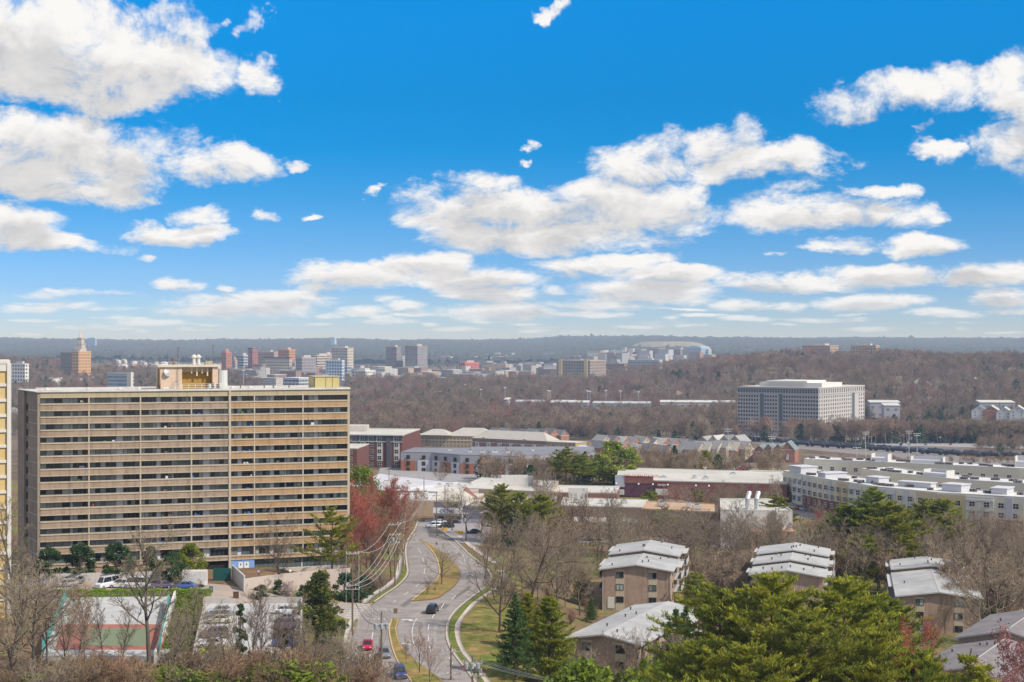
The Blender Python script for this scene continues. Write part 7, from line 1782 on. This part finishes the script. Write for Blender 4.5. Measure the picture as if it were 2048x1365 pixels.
# ------------------------------------------------------------------ vehicles, poles, wires, trains, lamps, signs
TYRE = mat('tyre_rubber', (.02, .02, .02), .9); RIM = mat('wheel_rim', (.45, .45, .46), .35, metal=.6); CARGL = mat('car_glass', (.015, .02, .025), .08, spec=.6)
LIGHTW = mat('headlight', (.70, .70, .68), .2); LIGHTR = mat('tail_light', (.45, .01, .01), .3)
def paint(name, c): return mat('paint_' + name, c, .28, spec=.6)
PAINTS = {'white': (.62, .62, .61), 'silver': (.42, .43, .45), 'grey': (.18, .18, .20), 'black': (.02, .022, .028), 'navy': (.03, .05, .16), 'red': (.42, .012, .04), 'yellow': (.66, .62, .015), 'cream': (.55, .50, .40), 'violet': (.10, .08, .14), 'blue': (.05, .10, .30)}
SHAPES = {  # length, half width, bonnet z, belt z, roof z, (windscreen foot, roof front, roof back, rear foot), boot z
 'sedan': (4.7, .91, .84, .93, 1.44, (1.25, 2.05, 3.25, 4.05), .98), 'suv': (4.7, .95, 1.02, 1.10, 1.72, (1.15, 1.75, 4.15, 4.6), 1.1), 'sport': (4.5, .95, .74, .84, 1.22, (1.35, 2.1, 2.8, 3.7), .95), 'van': (5.4, 1.0, 1.15, 1.25, 2.25, (.75, 1.35, 5.2, 5.35), 1.25)}
CARMESH = {}
def car_meshes(shape):
    if shape in CARMESH: return CARMESH[shape]
    Lc, w, zb, zt, zr, (x0, x1, x2, x3), zk = SHAPES[shape]; h = Lc / 2
    st = [(0, .78, .34, zb - .22), (.12, .92, .24, zb - .10), (.6, .99, .20, zb - .03), (x0, 1, .20, zt - .04), (x0 + .5, 1, .2, zt), (x3 - .6, 1, .2, zt), (x3, .99, .2, max(zk, zt - .02)), (Lc - .35, .97, .22, zk - .02), (Lc - .06, .92, .28, zk - .10), (Lc, .84, .36, zk - .22)]
    b = MB(); n = 8
    for (x, k, lo, hi) in st:
        ww = w * k; b.v += [(x - h, -ww * .9, lo), (x - h, -ww, lo + .14), (x - h, -ww, hi - .20), (x - h, -ww * .88, hi), (x - h, ww * .88, hi), (x - h, ww, hi - .20), (x - h, ww, lo + .14), (x - h, ww * .9, lo)]
    for i in range(len(st) - 1):
        for k in range(n): b.f.append((i * n + k, (i + 1) * n + k, (i + 1) * n + (k + 1) % n, i * n + (k + 1) % n)); b.m.append(0)
    b.f += [tuple(reversed(range(n))), tuple(range((len(st) - 1) * n, len(st) * n))]; b.m += [0, 0]; b.f = [tuple(reversed(f)) for f in b.f]
    r = w * .66   # roof skin and pillars
    b.prism([(x1 - h, -r), (x2 - h, -r), (x2 - h, r), (x1 - h, r)], zr - .05, zr + .02, 0)
    for y in (-1, 1):
        for (xa, za, xb, zb2, yo, yi) in ((x0, zt, x1, zr, .84, .66), (x3, zt, x2, zr, .84, .66), ((x1 + x2) / 2 - .05, zt, (x1 + x2) / 2, zr, .90, .67)): b.tube([(xa - h, y * w * yo, za - .03), (xb - h, y * w * yi, zb2 - .02)], .06, 4, 0)
    g = MB(); a = [(x0 - h, -w * .84, zt - .02), (x0 - h, w * .84, zt - .02), (x3 - h, w * .84, zt - .02), (x3 - h, -w * .84, zt - .02)]; c = [(x1 - h, -r, zr - .06), (x1 - h, r, zr - .06), (x2 - h, r, zr - .06), (x2 - h, -r, zr - .06)]
    for i in range(4): g.face([a[i], c[i], c[(i + 1) % 4], a[(i + 1) % 4]], 0)
    wl = MB(); wl.tube([(0, -.11, 0), (0, .11, 0)], .34, 14, 0); rm = MB(); rm.tube([(0, -.125, 0), (0, .125, 0)], .19, 10, 0)
    hl = MB(); hl.box(-.03, .03, -.2, .2, -.07, .07, 0)
    CARMESH[shape] = (b, g.mesh('window', CARGL), wl.mesh('wheel', TYRE), rm.mesh('rim', RIM), hl, {}); return CARMESH[shape]
def car(shape, colour, label, p, rz, group=None, cat='car', name='parked_car', z=None):
    b, g, wl, rm, hl, cache = car_meshes(shape)
    if colour not in cache: cache[colour] = b.mesh('body', paint(colour, PAINTS[colour]))
    Lc, w, zb, zt, zr, xs, zk = SHAPES[shape]; h = Lc / 2
    t = thing(name, label, cat, (p[0], p[1], (p[2] if len(p) > 2 else gz(p[0], p[1])) + .06 if z is None else z), rz, group)
    put('body', cache[colour], t); put('window', g, t)
    for x in (.85, Lc - .95):
        for y in (-1, 1): o = put('wheel', wl, t, (x - h, y * (w - .10), .34)); put('rim', rm, o)
    if 'hl' not in cache: cache['hl'] = hl.mesh('headlight', LIGHTW); cache['tl'] = hl.mesh('tail_light', LIGHTR)
    for y in (-1, 1): put('headlight', cache['hl'], t, (.05 - h, y * w * .62, zb - .2)); put('tail_light', cache['tl'], t, (h - .04, y * w * .66, zk - .26))
    return t
CAR1 = {}
def small_car(shape, colour, label, group, p, rz):
    """car seen at a few pixels: the same shape as one mesh"""
    k = (shape, colour)
    if k not in CAR1:
        b, g, wl, rm, hl, cache = car_meshes(shape); m = MB(); m.v = list(b.v); m.f = list(b.f); m.m = list(b.m)
        n = len(m.v); m.v += [tuple(v.co) for v in g.vertices]; m.f += [tuple(i + n for i in q.vertices) for q in g.polygons]; m.m += [1] * len(g.polygons)
        Lc, w = SHAPES[shape][:2]
        for x in (.85, Lc - .95):
            for y in (-1, 1): m.tube([(x - Lc / 2, y * (w - .2), .33), (x - Lc / 2, y * (w + .01), .33)], .33, 8, 2)
        CAR1[k] = m.mesh('parked_car', [paint(colour, PAINTS[colour]), CARGL, TYRE])
    o = put('parked_car', CAR1[k], None, (p[0], p[1], (p[2] if len(p) > 2 else gz(p[0], p[1])) + .06), rz); return tag(o, label, 'car', group)
def heading(p0, p1):
    a, b = G(*p0), G(*p1); return math.atan2(b.y - a.y, b.x - a.x) + math.pi
def cars():
    # on the road
    p = G(865, 1226); car('suv', 'black', 'black car driving away along the right hand lanes past the lower island', p, heading((865, 1226), (884, 1210)), name='car')
    p = G(735, 1298); car('sedan', 'red', 'red car on the left hand lanes by the twin crossarm pole', p, heading((735, 1298), (731, 1320)), name='car')
    p = G(769, 1314); car('sedan', 'grey', 'grey car on the left hand lanes behind the utility pole', p, heading((769, 1314), (778, 1340)), name='car')
    p = G(800, 1355); car('suv', 'navy', 'dark blue car beside the lower island at the bottom edge', p, heading((800, 1355), (815, 1390)), name='car')
    # on the deck, z fixed
    zd = 11.33
    def dk(px, py, shape, col, lab, flip=0):
        d = (CAMZ - zd) * F / (py - HOR); car(shape, col, lab, ((px - 1024) / F * d, d, zd), R(4) + (math.pi if flip else 0), z=zd)
    dk(441, 1227, 'sedan', 'silver', 'silver car at the back of the left row on the parking deck'); dk(437, 1237, 'sedan', 'grey', 'dark grey car between silver and cream cars on the deck'); dk(438, 1246, 'sedan', 'cream', 'cream car in the left row on the parking deck'); dk(429, 1275, 'suv', 'violet', 'dusky violet car in the left row on the parking deck'); dk(424, 1294, 'sedan', 'white', 'white car behind the yellow one on the deck'); dk(427, 1309, 'sport', 'yellow', 'bright yellow sports car at the front parapet of the deck', 1)
    dk(572, 1227, 'sedan', 'white', 'white car at the back of the right row on the deck', 1); dk(578, 1243, 'sedan', 'silver', 'silver car second in the right row on the deck', 1); dk(577, 1256, 'suv', 'violet', 'dark violet car third in the right row on the deck', 1); dk(574, 1277, 'suv', 'black', 'black car in the right row on the deck', 1); dk(573, 1292, 'sedan', 'blue', 'bright blue car near the front of the right row on the deck', 1)
    # by the slab
    for px, py, sh, col, rz, lab in ((139, 1166, 'suv', 'silver', 90, 'silver car nose out under the dark evergreens'), (163, 1166, 'sedan', 'grey', 80, 'grey car under the dark evergreens beside the silver one'), (66, 1174, 'sedan', 'blue', 20, 'blue grey car parked at the yellow tower side'), (133, 1174, 'sedan', 'silver', 5, 'silver green car behind the hedge, left'), (214, 1176, 'van', 'white', 60, 'white box van behind the hedge'), (241, 1176, 'suv', 'white', 0, 'white car just right of the box van'), (272, 1177, 'van', 'white', 0, 'white van with sloping nose behind the hedge'), (324, 1177, 'sedan', 'violet', 10, 'dark violet car behind the hedge'), (370, 1178, 'sedan', 'blue', 0, 'blue car at the right end of the hedge row'), (92, 1197, 'sedan', 'grey', 0, 'grey car in front of the hedge at the left'), (705, 1188, 'sedan', 'silver', 20, 'car glimpsed among the bushes behind the double pole')):
        p = G(px, py); car(sh, col, lab, p, R(rz))
    p = G(388, 1176); t = thing('box_trailer', 'white box trailer parked by the garage mouth', 'trailer', p, R(3)); b = MB(); b.box(-2.4, 2.4, 0, 2.3, .75, 3.3, 0); b.build('body', WHITEB, t)
    for x in (-1.4, 1.4): b = MB(); b.tube([(x, 0, .36), (x, .2, .36)], .36, 12, 0); b.build('wheel', TYRE, t)
    rng = random.Random(21); cols = ['white', 'silver', 'grey', 'black', 'white', 'navy', 'red', 'silver']
    def lot(pts, lab, grp, near=True, seed=0):
        for i, (px, py, rz) in enumerate(pts):
            p = G(px, py); f = car if False else small_car
            small_car(rng.choice(['sedan', 'suv', 'sedan']), rng.choice(cols), lab, grp, p, R(rz) + rng.uniform(-.05, .05))
    p = G(866, 1056); car('suv', 'silver', 'silver blue car in front of the corner shop', p, R(20)); p = G(894, 1056); car('suv', 'black', 'long black car in front of the corner shop', p, R(10)); p = G(878, 1048); car('sedan', 'white', 'white car behind the black one at the corner shop', p, R(15)); p = G(948, 1068); car('sedan', 'black', 'black car alone by the pole at the corner car park', p, R(8)); p = G(925, 1046); car('van', 'grey', 'grey van behind the pole at the corner car park', p, R(60))
    lot([(1192 + i * 18, 1062 + (i % 2) * 4, 75) for i in range(13)], 'car in the row behind the bare trees before the brown warehouse', 'cars before the brown warehouse')
    lot([(1150 + i * 20, 1080 + (i % 3), 10) for i in range(6)], 'car parked at the near edge of the tree screened car park', 'cars at the near edge of the car park')
    lot([(1525 + i * 17, 1092 + (i % 2) * 5, 70) for i in range(17)], 'car under the pines behind the stepped roofs', 'cars under the pines')
    lot([(1578 + i * 9.5, 1016 + i * 1.6, 60) for i in range(8)], 'car along the kerb at the left end of the pale apartments', 'cars by the pale apartments')
    lot([(1110 + i * 22, 1012 + (i % 2) * 3, 85) for i in range(12)], 'car in front of the shopping strip', 'cars at the shopping strip')
    lot([(1445 + i * 7, 938 + (i % 2) * 3, 40) for i in range(9)], 'tiny car parked below the pale town houses', 'cars below the town houses')
    lot([(1590 + i * 8, 936 + (i % 2) * 2, 30) for i in range(8)], 'tiny car parked below the red brick end house', 'cars below the end house')
    pts = []
    for r in range(9):
        for i in range(21):
            px = 1712 + i * 16.5 + r * 3
            if px < 2055 and rng.random() < .78: pts.append((px, 862 + r * 3.6, 62))
    lot(pts, 'tiny car in the crowded far car park right of the office block', 'cars in the far car park')
cars()
def trains():
    TK = mat('tank_black', (.028, .032, .045), .45, var=.3, vscale=.3, spec=.5); TK2 = mat('tank_blue_grey', (.11, .135, .19), .45, var=.2, spec=.5); UF = mat('underframe', (.05, .045, .04), .8)
    def meshes(m):
        b = MB(); b.tube([(-8.6, 0, 2.75), (-8.3, 0, 2.75), (-7.8, 0, 2.75), (7.8, 0, 2.75), (8.3, 0, 2.75), (8.6, 0, 2.75)], [.5, 1.15, 1.5, 1.5, 1.15, .5], 14, 0); tank = b.mesh('tank', m)
        b = MB(); b.lathe([(.75, 0), (.75, .55), (.4, .75)], (0, 0, 4.15), 10, 0); b.box(-1.4, 1.4, -.9, .9, 4.3, 4.36, 0); dome = b.mesh('dome', m)
        b = MB(); b.box(-9.1, 9.1, -.45, .45, .95, 1.25, 0); fr = b.mesh('underframe', UF)
        b = MB(); b.box(-1.3, 1.3, -1.1, 1.1, .4, .85, 0)
        for x in (-.9, .9): b.tube([(x, -.8, .46), (x, .8, .46)], .46, 12, 0)
        return tank, dome, fr, b.mesh('bogie', UF)
    sets = [meshes(TK), meshes(TK2)]
    A, B = Vector((262, 1378, 0)), Vector((420, 1155, 0)); d = (B - A).normalized(); n = Vector((-d.y, d.x, 0)); a = math.atan2(d.y, d.x); rng = random.Random(2)
    for row, (off, s0, cnt, lab) in enumerate(((8.5, -60, 18, 'black tank wagon in the rear string on the railway'), (-8.5, 8, 14, 'black tank wagon in the front string on the railway'))):
        for k in range(cnt):
            p = A + d * (s0 + k * 18.8) + n * off; bl = row == 0 and k in (10, 11, 13); tk = sets[1 if bl else 0]
            t = thing('tank_wagon', lab if not bl else 'blue grey tank wagon in the rear string on the railway', 'tank wagon', (p.x, p.y, gz(p.x, p.y) + .35), a, 'tank wagons in the rear string' if row == 0 and not bl else 'blue grey tank wagons' if bl else 'tank wagons in the front string')
            for nm, me in zip(('tank', 'dome', 'underframe'), tk[:3]): put(nm, me, t)
            for x in (-6.6, 6.6): put('bogie', tk[3], t, (x, 0, 0))
trains()
WOODP = mat('weathered_pole', (.17, .125, .09), .9, var=.2, vscale=1.0); ARM = mat('crossarm_grey', (.36, .33, .30), .8, var=.15); INS = mat('insulator', (.55, .54, .50), .4)
WIRE = mat('aluminium_wire', (.52, .50, .47), .5); WIRED = mat('dark_wire', (.05, .05, .05), .7)
def pole(px, d, ytop, ybase, arms, label, rz=0.0, lean=0.0, extra=None):
    """arms: list of (row, half length)"""
    x, y = at_d(px, d); zt = CAMZ - (ytop - HOR) * d / F; z0 = gz(x, y) - .3 if ybase is None else CAMZ - (ybase - HOR) * d / F
    t = thing('utility_pole', label, 'utility pole', (x, y, z0), rz); H = zt - z0
    b = MB(); b.tube([(0, 0, -1), (0, 0, H * .5), (0, 0, H)], [.19, .16, .12], 8, 0); b.build('pole', WOODP, t); at = []
    for (row, hl) in arms:
        z = CAMZ - (row - HOR) * d / F - z0; b = MB(); b.box(-hl, hl, -.20, -.12, z - .07, z + .07, 0); b.box(-hl, hl, .12, .20, z - .07, z + .07, 0); o = b.build('crossarm', ARM, t)
        for s in (-.95, -.4, .4, .95): b = MB(); b.lathe([(.05, 0), (.09, .08), (.05, .16), (.08, .24), (.03, .34)], (s * hl, 0, z + .07), 8, 0); b.build('insulator', INS, o); at.append(Vector((x, y, z0 + z + .4)) + Vector((math.cos(rz), math.sin(rz), 0)) * s * hl)
    if extra == 'frame':
        b = MB()
        for s in (-1, 1): b.tube([(s * arms[0][1], 0, CAMZ - (arms[0][0] - HOR) * d / F - z0), (s * arms[0][1], 0, .2)], .035, 5, 0)
        b.build('down_conductor', WIRE, t)
    if extra in ('can', 'cans'):
        z = H * .74
        for s in ((-.5,) if extra == 'can' else (-.9, .9, 0)): b = MB(); b.lathe([(.26, -.5), (.30, -.45), (.30, .35), (.2, .45)], (s, -.3, z), 10, 0); b.build('transformer', mat('transformer_grey', (.33, .35, .35), .6), t)
    return at
def wire(a, b, sag, m, label, group, r=.028):
    pts = []; n = 14
    for i in range(n + 1): f = i / n; p = a.lerp(b, f); p.z -= sag * 4 * f * (1 - f); pts.append(p)
    o = MB(); o.tube(pts, r, 4, 0, False); tag(o.build('power_line', m), label, 'wire', group)
def lines():
    p1 = pole(705, 262, 1104, None, [(1108, 1.15), (1171, 1.2), (1179, 1.3)], 'tall grey double armed pole with long side conductors at the crosswalk', R(8), extra='frame')
    p2 = pole(763, 236, 1222, None, [(1224, 1.6), (1242, 1.25), (1252, 1.3)], 'wooden pole with three crossarms in front of the lower island', R(5), extra='cans')
    p3 = pole(790, 325, 1046, None, [(1050, 1.3), (1070, 1.2), (1086, 1.0)], 'wooden pole with long wires on the verge at the road bend', R(20), extra='can')
    p4 = pole(902, 226, 1290, None, [(1304, 1.55), (1350, 1.5)], 'brown pole with two pale crossarms at the bottom right kerb', R(10))
    p5 = pole(945, 219, 1312, None, [(1326, 1.5), (1342, 1.4)], 'dark pole crowded with insulators at the bottom edge beside the lawn', R(-8), extra='cans')
    p6 = pole(957, 216, 1338, None, [(1352, 1.0)], 'short stub pole beside the crowded dark pole', R(-8))
    p7 = pole(932, 420, 1024, None, [(1028, 1.2)], 'slim dark pole at the corner car park', R(30), extra='can'); p8 = pole(890, 470, 972, None, [(985, 1.1)], 'slim tall pole before the corner shop', R(30)); p9 = pole(848, 500, 955, None, [(990, 1.2)], 'slim tall pole before the tan shop row', R(30)); p10 = pole(778, 560, 936, None, [(942, 1.0)], 'thin dark pole against the grey sloping roof', R(20))
    p11 = pole(992, 430, 1012, None, [(1016, 1.6), (1022, 1.5)], 'pole with wide double crossarm among the bright pines', R(50))
    p12 = pole(873, 440, 985, None, [(992, 1.2)], 'dark slim pole beside the corner shop sign', R(30))
    W6 = 'one of six bright wires sagging from the double pole to the bend'; g6 = 'six wires to the bend'
    for i, k in zip((0, 3, 4, 7, 8, 11), (0, 3, 4, 7, 8, 11)): wire(p1[i], p3[k], 2.3, WIRE, W6, g6, .035)
    for i in (0, 2, 3): wire(p3[i], p9[i], 2.6, WIRE, 'pale wire running from the bend pole towards the shops', 'wires from the bend to the shops')
    for i in (0, 1, 3): wire(p7[i], p11[i], 1.0, WIRE, 'pale wire from the corner car park pole to the bright pines', 'wires to the bright pines', .035)
    for i in (0, 3): wire(p8[i], p7[i], 1.2, WIRE, 'pale wire between the corner shop poles', 'wires between the shop poles'); wire(p9[i], p8[i], 1.0, WIRE, 'wire in front of the tan shop row', 'wires before the shop row')
    for i in (1, 2): wire(p12[i], p7[i], 1.5, WIRE, 'slanting pale wire before the bare trees of the corner shop', 'slanting wires by the corner shop')
    wire(p1[9], p2[9], 2.2, WIRED, 'heavy dark cable drooping from the double pole to the three armed pole', None, .05)
    for i in (4, 5, 6, 7): wire(p1[i], p2[i], 1.5, WIRED, 'thin dark wire between the double pole and the three armed pole', 'thin wires to the three armed pole', .02)
    for i in (0, 3): wire(p4[i], p5[i], .4, WIRE, 'short wire linking the two poles at the bottom kerb', 'short wires at the bottom kerb')
    for i in range(4):
        e = p5[i] + Vector((26, -24, 1.0)); wire(p5[i], e, 1.0, WIRE, 'wire leaving the crowded pole towards the lower right', 'wires to the lower right', .025)
    for i in (0, 3): wire(p2[i], p2[i] + Vector((2, -40, 2)), 1.0, WIRED, 'dark wire running from the three armed pole towards the viewer', 'wires towards the viewer', .02); wire(p4[i], p4[i] + Vector((6, -40, 2)), 1.0, WIRE, 'pale wire running from the brown pole towards the viewer', 'pale wires towards the viewer', .02)
    wire(p3[0], P(600, 1150, 300), 1.0, WIRED, 'dark wire from the bend pole to the tan slab', None, .02)
lines()
def lamps():
    for px, yb, yt, lab in ((517, 1172, 1142, 'globe street lamp before the lobby windows, left of two'), (580, 1168, 1141, 'globe street lamp before the lobby windows, right of two')):
        p = G(px, yb); h = (yb - yt) * p.y / F; t = thing('street_lamp', lab, 'street lamp', p, 0); b = MB(); b.tube([(0, 0, -.2), (0, 0, h - .4)], [.08, .05], 8, 0); b.build('post', FRAME, t); b = MB(); b.lathe([(.06, -.05), (.24, .08), (.30, .28), (.22, .48), (.04, .56)], (0, 0, h - .45), 12, 0); b.build('globe', WHITEP, t, True)
    for px, d, yt, lab in ((1456, 900, 859, 'tall floodlight mast before the pale town houses'), (1544, 880, 874, 'floodlight mast with a round head before the red terrace'), (1731, 1000, 865, 'floodlight mast left of the tank wagons middle'), (1818, 980, 863, 'floodlight mast with a wide head over the tank wagons'), (1834, 960, 868, 'slim floodlight mast beside the wide headed one'), (1714, 900, 896, 'short floodlight mast over the rail bank')):
        x, y = at_d(px, d); z = gz(x, y); H = CAMZ - (yt - HOR) * d / F - z; t = thing('floodlight_mast', lab, 'light mast', (x, y, z), 0); b = MB(); b.tube([(0, 0, -.5), (0, 0, H)], [.32, .16], 8, 0); b.build('mast', STEEL, t)
        b = MB(); b.box(-2.4, 2.4, -.12, .12, H - .25, H - .05, 0); b.box(-1.8, 1.8, -.12, .12, H - 1.6, H - 1.4, 0); b.build('crossbar', STEEL, t)
        for k in range(8): b = MB(); s = -2.1 + (k % 4) * 1.4; b.lathe([(.12, -.2), (.42, .1), (.44, .28), (.2, .32)], (s * (1 if k < 4 else .75), -.3, H - (0 if k < 4 else 1.35)), 10, 0); b.build('lamp_head', WHITEP, t)
    for px, d, yt in ((962, 2050, 780), (1010, 2050, 776), (1096, 2020, 782), (1100, 2030, 783), (1175, 2000, 783), (1180, 2010, 784), (1212, 2000, 782), (1241, 1990, 783), (873, 2300, 784), (880, 2310, 784), (1277, 1960, 785), (930, 2500, 770), (700, 2900, 740), (610, 2500, 748), (487, 2000, 742)):
        x, y = at_d(px, d); z = gz(x, y); H = CAMZ - (yt - HOR) * d / F - z; t = thing('floodlight_mast', 'thin distant lamp mast rising out of the valley wood', 'light mast', (x, y, z), 0, 'lamp masts in the valley wood'); b = MB(); b.tube([(0, 0, -.5), (0, 0, H)], [.45, .3], 6, 0); b.build('mast', STEEL, t); b = MB(); b.box(-1.8, 1.8, -.6, .6, H, H + .9, 0); b.build('lamp_head', WHITEP, t)
    def sign(px, yb, yt, w, h, m, lab, nm='road_sign', back=True):
        p = G(px, yb); H = (yb - yt) * p.y / F; t = thing(nm, lab, 'sign', p, R(5)); b = MB(); b.tube([(0, 0, -.2), (0, 0, H)], .05, 6, 0); b.build('post', STEEL, t); b = MB(); b.box(-w / 2, w / 2, -.09, -.06, H - h, H, 0); b.build('board', m, t)
    BRS = mat('sign_brown_back', (.17, .11, .07), .7)
    sign(791, 1241, 1217, .75, .95, BRS, 'dark backed sign at the tip of the lower island'); sign(873, 1107, 1085, .5, .7, BRS, 'dark backed sign near the far tip of the upper island'); sign(422, 1186, 1173, .8, 1.2, mat('sign_violet', (.08, .06, .28), .6), 'small violet sign at the end of the hedge'); sign(412, 1186, 1163, .55, .75, WHITEP, 'white square sign on a thin post at the end of the hedge'); sign(55, 1180, 1166, .8, 1.1, mat('sign_violet', (.08, .06, .28), .6), 'small violet sign by the yellow tower'); sign(50, 1178, 1152, .6, .7, WHITEP, 'white sign on a post by the yellow tower'); sign(129, 1160, 1136, .5, .7, WHITEP, 'white sign on a post before the dark evergreens')
    p = G(930, 1362); t = thing('stop_sign', 'small red eight sided sign seen between the bottom poles', 'sign', p, 0); b = MB(); b.tube([(0, 0, -.2), (0, 0, 2.4)], .04, 6, 0); b.build('post', STEEL, t); b = MB(); b.tube([(0, -.10, 2.2), (0, -.07, 2.2)], .38, 8, 0); b.build('board', RED, t)
    p = G(472, 1197); t = thing('cabinet', 'small rusty brown cabinet at the back of the parking deck', 'cabinet', p, 0); b = MB(); b.box(-.5, .5, -.3, .3, -.1, 1.2, 0); b.build('body', mat('rust_box', (.13, .06, .04), .8), t); b = MB(); b.box(-.55, .55, -.35, .35, 1.2, 1.27, 0); b.build('lid', FRAME, t)
    for px, yb in ((889, 1062), (920, 1068), (872, 1056)):
        p = G(px, yb); t = thing('planter', 'orange and yellow barrier block on the kerb of the corner car park', 'barrier', p, R(10), 'barrier blocks by the corner car park'); b = MB(); b.box(-.9, .9, -.3, .3, -.1, .95, 0); b.build('body', mat('barrier_yellow', (.60, .36, .03), .7, var=.1), t)
lamps()
